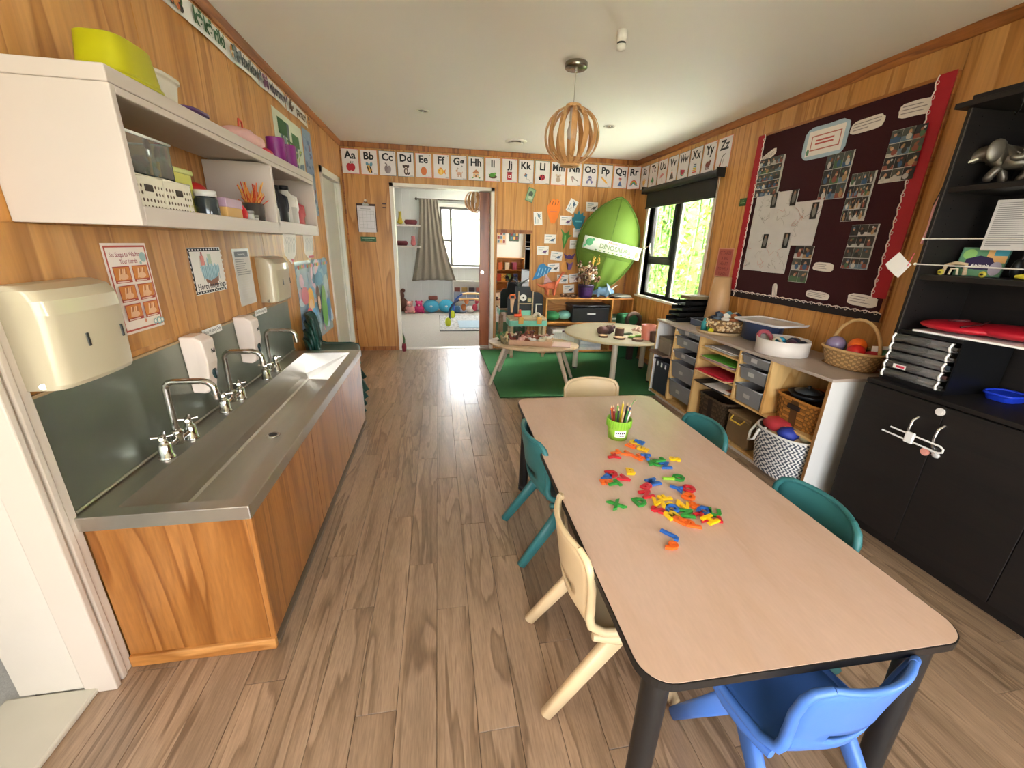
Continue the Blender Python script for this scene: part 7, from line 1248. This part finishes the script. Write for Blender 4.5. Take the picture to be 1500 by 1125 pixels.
# ================================================================ NURSERY BEYOND THE DOORWAY
NYF = NY1
for z, lb in ((1.645, 'upper white shelf on the nursery wall'), (1.25, 'lower white shelf on the nursery wall')):
    t = thing('wall_shelf', lb, 'shelf', (-.72, NYF, z)); MB().box((-.42, -.2, 0), (.40, -.001, .025), WHITE).obj('board', t, .002); [MB().box((x, -.16, -.06), (x + .02, -.001, -.001), WHITE).obj('bracket', t) for x in (-.3, .28)]
for x, z, c, lb in ((-.50, 1.671, '#6a2c34', 'maroon rolled cloth on the upper nursery shelf'), (-.70, 1.276, '#6a2c34', 'maroon rolled cloth on the lower nursery shelf')):
    t = thing('rolled_cloth', lb, 'cloth', (x, NYF - .1, z)); MB().tube([(-.12, 0, .045), (-.10, 0, .05), (.10, 0, .05), (.12, 0, .045)], [.02, .045, .045, .02], P(c, .7, var=.2), 12).obj('roll', t)
t = thing('toy_giraffe', 'yellow soft giraffe on the upper nursery shelf', 'soft toy', (-.70, NYF - .1, 1.671)); YG = P('#c8b040', .8, var=.3, sc=40); figure('body', [(0, 0, .05), (0, 0, .09), (.0, 0, .17), (.0, 0, .2), (.035, -.01, .205), (.05, -.03, .02), (-.05, -.03, .02), (.02, 0, .24), (-.02, 0, .24)], [(0, 1), (1, 2), (2, 3), (3, 4), (0, 5), (0, 6), (3, 7), (3, 8)], [.05, .04, .026, .03, .018, .025, .025, .006, .006], YG, t)
t = thing('toy_deer', 'pink soft deer on the lower nursery shelf', 'soft toy', (-.47, NYF - .1, 1.276)); figure('body', [(0, 0, .05), (0, 0, .09), (0, 0, .14), (.03, -.02, .145), (.04, -.04, .02), (-.04, -.04, .02), (.03, 0, .2), (-.03, 0, .2)], [(0, 1), (1, 2), (2, 3), (0, 4), (0, 5), (2, 6), (2, 7)], [.05, .04, .034, .02, .022, .022, .009, .009], P('#b86a6c', .8, var=.2), t)
cu_ = thing('curtain', 'taupe curtain gathered at the side of the nursery window', 'curtain', (-.14, NYF - .09, .60)); CFAB = P('#8c8375', .85, var=.06, bump=.1)
def cur(u, v):
    z = 1.55 * (1 - u); wd = .34 + .40 * u ** 1.8 + .1 * u; x = (v - .5) * wd + .04 * u + .10 * (v > .5) * u ** 2 * (v - .5); return (x - .01, .03 * math.sin(v * 34 + 1) * (.6 + .5 * u) - .03, z + .03 * math.sin(v * 3) * u)
MB().grid(cur, 24, 64, CFAB).obj('drape', cu_, solid=.004); MB().tube([(-.22, 0, 1.545), (1.42, 0, 1.545)], .012, P('#4a443c', .4), 10).obj('rod', cu_); MB().ball((-.24, 0, 1.545), .025, P('#4a443c', .4)).obj('finial', cu_); [MB().tube([(x, 0, 1.545), (x, .085, 1.545)], .007, P('#4a443c', .4), 8).obj('rod_bracket', cu_) for x in (-.19, 1.38)]
def plush(x, y, r, c, lb, ears=True):
    t = thing('soft_toy', lb, 'soft toy', (x, y, .0035), 0, 'soft toys along the nursery wall'); m = P(c, .95, var=.12, sc=60); mb = MB(); mb.ball((0, 0, r * .8), (r, r * .9, r * .8), m, 14, 10); mb.ball((0, -r * .25, r * 1.75), r * .62, m, 14, 10); mb.obj('body', t)
    for s in (-1, 1): MB().ball((s * r * .5, -r * .15, r * 2.25), r * .22, m, 8, 6).obj('ear', t); MB().ball((s * r * .75, -r * .8, r * .3), (r * .3, r * .4, r * .28), m, 8, 6).obj('paw', t); MB().ball((s * r * .2, -r * .82, r * 1.85), r * .06, BLACK, 6, 4).obj('eye', t)
    MB().ball((0, -r * .85, r * 1.6), (r * .2, r * .12, r * .15), P('#e0d0c0', .9), 8, 6).obj('muzzle', t)
plush(-.80, 8.60, .19, '#6a4436', 'large brown soft bear at the left end of the nursery toys'); plush(-.58, 8.45, .10, '#d89a94', 'pale pink soft toy beside the brown bear'); plush(-.40, 8.48, .10, '#c83a72', 'magenta soft toy in the nursery row')
for x, c, lb in ((-.16, '#4aa0c0', 'round turquoise cushion toy in the nursery row'), (.14, '#3c98b8', 'second round turquoise cushion toy nearer the window')):
    t = thing('round_cushion', lb, 'cushion', (x, 8.52, .0035)); MB().ball((0, 0, .13), (.16, .13, .13), P(c, .9, var=.1), 18, 12).obj('cushion', t); MB().ball((0, -.125, .14), (.03, .012, .02), P('#d8e8e8', .8), 8, 6).obj('face_patch', t)
t = thing('brick_toy', 'brown toy block resting on the turquoise cushion toy', 'toy', (-.12, 8.52, .2635)); MB().box((-.09, -.05, 0), (.09, .05, .07), P('#7a4434', .8)).obj('block', t, .015)
for i, (x, c, lb) in enumerate(((.36, '#4a6a8a', 'navy knitted bundle beside the cushions'), (.48, '#c8ccd0', 'pale grey knitted bundle under the play arch'), (.62, '#d8d0c8', 'cream knitted bundle under the low bookcase'))):
    t = thing('knit_bundle', lb, 'blanket', (x, 8.48, .0035)); MB().ball((0, 0, .07), (.09, .09, .07), P(c, .95, var=.3, sc=60), 12, 8, .12).obj('bundle', t)
nb = thing('nursery_bookcase', 'low white bookcase with grey fabric front below the nursery window', 'bookcase', (.80, 8.66, .0035)); [MB().box(a, b, WHITE).obj(nm, nb, .003) for a, b, nm in (((-.52, 0, 0), (-.50, .18, .62), 'side_panel'), ((.50, 0, 0), (.52, .18, .62), 'side_panel'), ((-.50, 0, .60), (.50, .18, .62), 'top_board'), ((-.50, 0, .18), (.50, .18, .20), 'shelf'), ((-.50, .17, .01), (.50, .18, .60), 'back_board'))]; MB().box((-.50, .0, .22), (.50, .012, .40), P('#8a90a0', .9, var=.1)).obj('fabric_pocket', nb)
for i, c in enumerate(('#8a4a3c', '#c8a05c', '#4a3a3c', '#b8604c', '#6a7a8a', '#d8c8a8')): t = thing('board_book', ('red-brown', 'golden', 'dark', 'brick red', 'blue-grey', 'cream')[i] + ' board book in the low nursery bookcase', 'book', (.38 + i * .15, 8.76, .2045), 0, 'books in the nursery bookcase'); MB().box((-.06, -.01, 0), (.06, .012, .28), P(c, .5)).obj('cover', t, .002); MB().box((-.058, -.009, .004), (.061, .0105, .276), PAPER).obj('pages', t)
def gym(x, y, lb, c1, s=1):
    t = thing('baby_gym', lb, 'baby gym', (x, y, .014), 0, 'baby play arches in the nursery'); m = P(c1, .4)
    MB().tube([(-.34 * s, 0, 0)] + [(-.33 * s * math.cos(R(a)) , 0, .22 * s + .25 * s * math.sin(R(a))) for a in range(0, 61, 15)], .018, m, 8).obj('side_arm', t); MB().tube([(.34 * s, 0, 0)] + [(.33 * s * math.cos(R(a)), 0, .22 * s + .25 * s * math.sin(R(a))) for a in range(0, 61, 15)], .018, m, 8).obj('side_arm', t)
    MB().tube([(-.165 * s, 0, .437 * s), (-.08 * s, 0, .45 * s), (.08 * s, 0, .45 * s), (.165 * s, 0, .437 * s)], .02, P('#d8b070', .5), 8).obj('cross_bar', t)
    for u, c in ((-.09, '#c8743c'), (.10, '#c8485a')): k = MB().tube([(u * s, 0, .44 * s), (u * s, 0, .36 * s)], .004, P('#d8d0c8', .5), 5).obj('string', t); MB().ball((u * s, 0, .31 * s), (.045 * s, .03 * s, .06 * s), P(c, .6), 10, 8).obj('hanging_toy', t)
    MB().ball((-.36 * s, -.03, .06), (.05 * s, .04 * s, .08 * s), P('#c0c830', .7), 10, 8).obj('end_toy', t)
gym(.50, 7.05, 'nearer blue baby play arch on the spotted rug', '#2c3a5c'); gym(.60, 7.85, 'farther blue baby play arch behind the other', '#3a5ca8', 1.0)
nr = thing('spotted_rug', 'white spotted rug on the nursery carpet', 'rug', (.62, 7.35, .0035)); MB().box((-.62, -.75, 0), (.9, .75, .008), P('#b8b6b2', .95, var=.9, sc=24)).obj('pile', nr); MB().tube([(-.62, -.75, .005), (.9, -.75, .005), (.9, .75, .005), (-.62, .75, .005)], .008, P('#5a5856', .9), 6, True).obj('edge', nr); t = thing('play_mat', 'plain pale blue mat lying on the spotted rug', 'mat', (.72, 7.15, .012)); MB().box((-.40, -.32, 0), (.6, .35, .006), P('#a8bcc8', .9, var=.06)).obj('mat', t, .002)
p2 = dup(pl, (.63, 7.35, ZC), label='striped bent-wood pendant lamp in the nursery, partly behind the brown door')
bl_ = thing('ceiling_batten', 'bright ceiling light batten in the nursery', 'light', (.55, 8.0, ZC)); MB().box((-.52, -.045, -.04), (.62, .045, 0), WHITE).obj('housing', bl_, .003); MB().box((-.5, -.035, -.06), (.6, .035, -.041), P('#fff8ec', .4, emit=30)).obj('diffuser', bl_, .01)
t = thing('door_stop_toy', 'green and red fabric draught toy at the foot of the doorway frame', 'toy', (-.468, 5.36, .0)); MB().lathe([(0, 0), (.024, 0), (.03, .05), (.022, .10), (0, .105)], P('#7a2430', .8), n=12).obj('base', t); MB().tube([(0, 0, .10), (.004, 0, .16), (-.006, 0, .24)], [.016, .014, .004], P('#3f5a34', .8), 8).obj('leaf', t)

# ---- what the mirror shows: a pine bookcase and posters on the wall behind the camera
bb_ = thing('pine_bookcase', 'low pine bookcase against the wall behind the camera, seen in the mirror', 'bookcase', (1.66, YB + .01, 0))
for a, b, nm in (((0, 0, 0), (.02, .28, 1.0), 'side_panel'), ((.80, 0, 0), (.82, .28, 1.0), 'side_panel'), ((.02, 0, .98), (.80, .28, 1.0), 'top_board'), ((.02, 0, .64), (.80, .28, .66), 'shelf'), ((.02, 0, .32), (.80, .28, .34), 'shelf'), ((.02, 0, .04), (.80, .28, .06), 'shelf'), ((.02, 0, .06), (.80, .01, .98), 'back_board')): MB().box(a, b, PINE).obj(nm, bb_, .002)
for k, (x, z, c, cn) in enumerate(((1.75, .34, '#b8402c', 'red'), (1.88, .34, '#d9a040', 'amber'), (2.05, .34, '#6a8a4c', 'green'), (2.25, .34, '#3a4a7a', 'blue'), (1.78, .66, '#c86a3c', 'orange'), (1.98, .66, '#c8b89a', 'beige'), (2.2, .66, '#8a3a4c', 'plum'))):
    t = thing('toy_box', cn + ' toy box on the pine bookcase behind the camera', 'box', (x, YB + .16, z + .0005)); MB().box((-.06, -.09, 0), (.06, .10, .2), P(c, .5)).obj('box', t, .01); MB().box((-.062, -.092, .17), (.062, .102, .205), P(c, .4)).obj('lid', t, .004)
for k, (x, z, c, lb) in enumerate(((1.82, 1.35, '#c8b8a8', 'pale poster on the wall behind the camera, upper of two'), (2.2, 1.45, '#4a5a4c', 'dark green poster on the wall behind the camera'))):
    wall_print('poster', lb, 'poster', (x, YB + .0005, z), R(180), .3, .42, P(c, .5), lambda mb: [mb.rect(-.12 + .08 * i, .05 + .11 * j, -.06 + .08 * i, .13 + .11 * j, P(('#8a3a3c', '#d8a860', '#5a7a8a')[(i + j) % 3], .5)) for i in range(3) for j in range(3)])
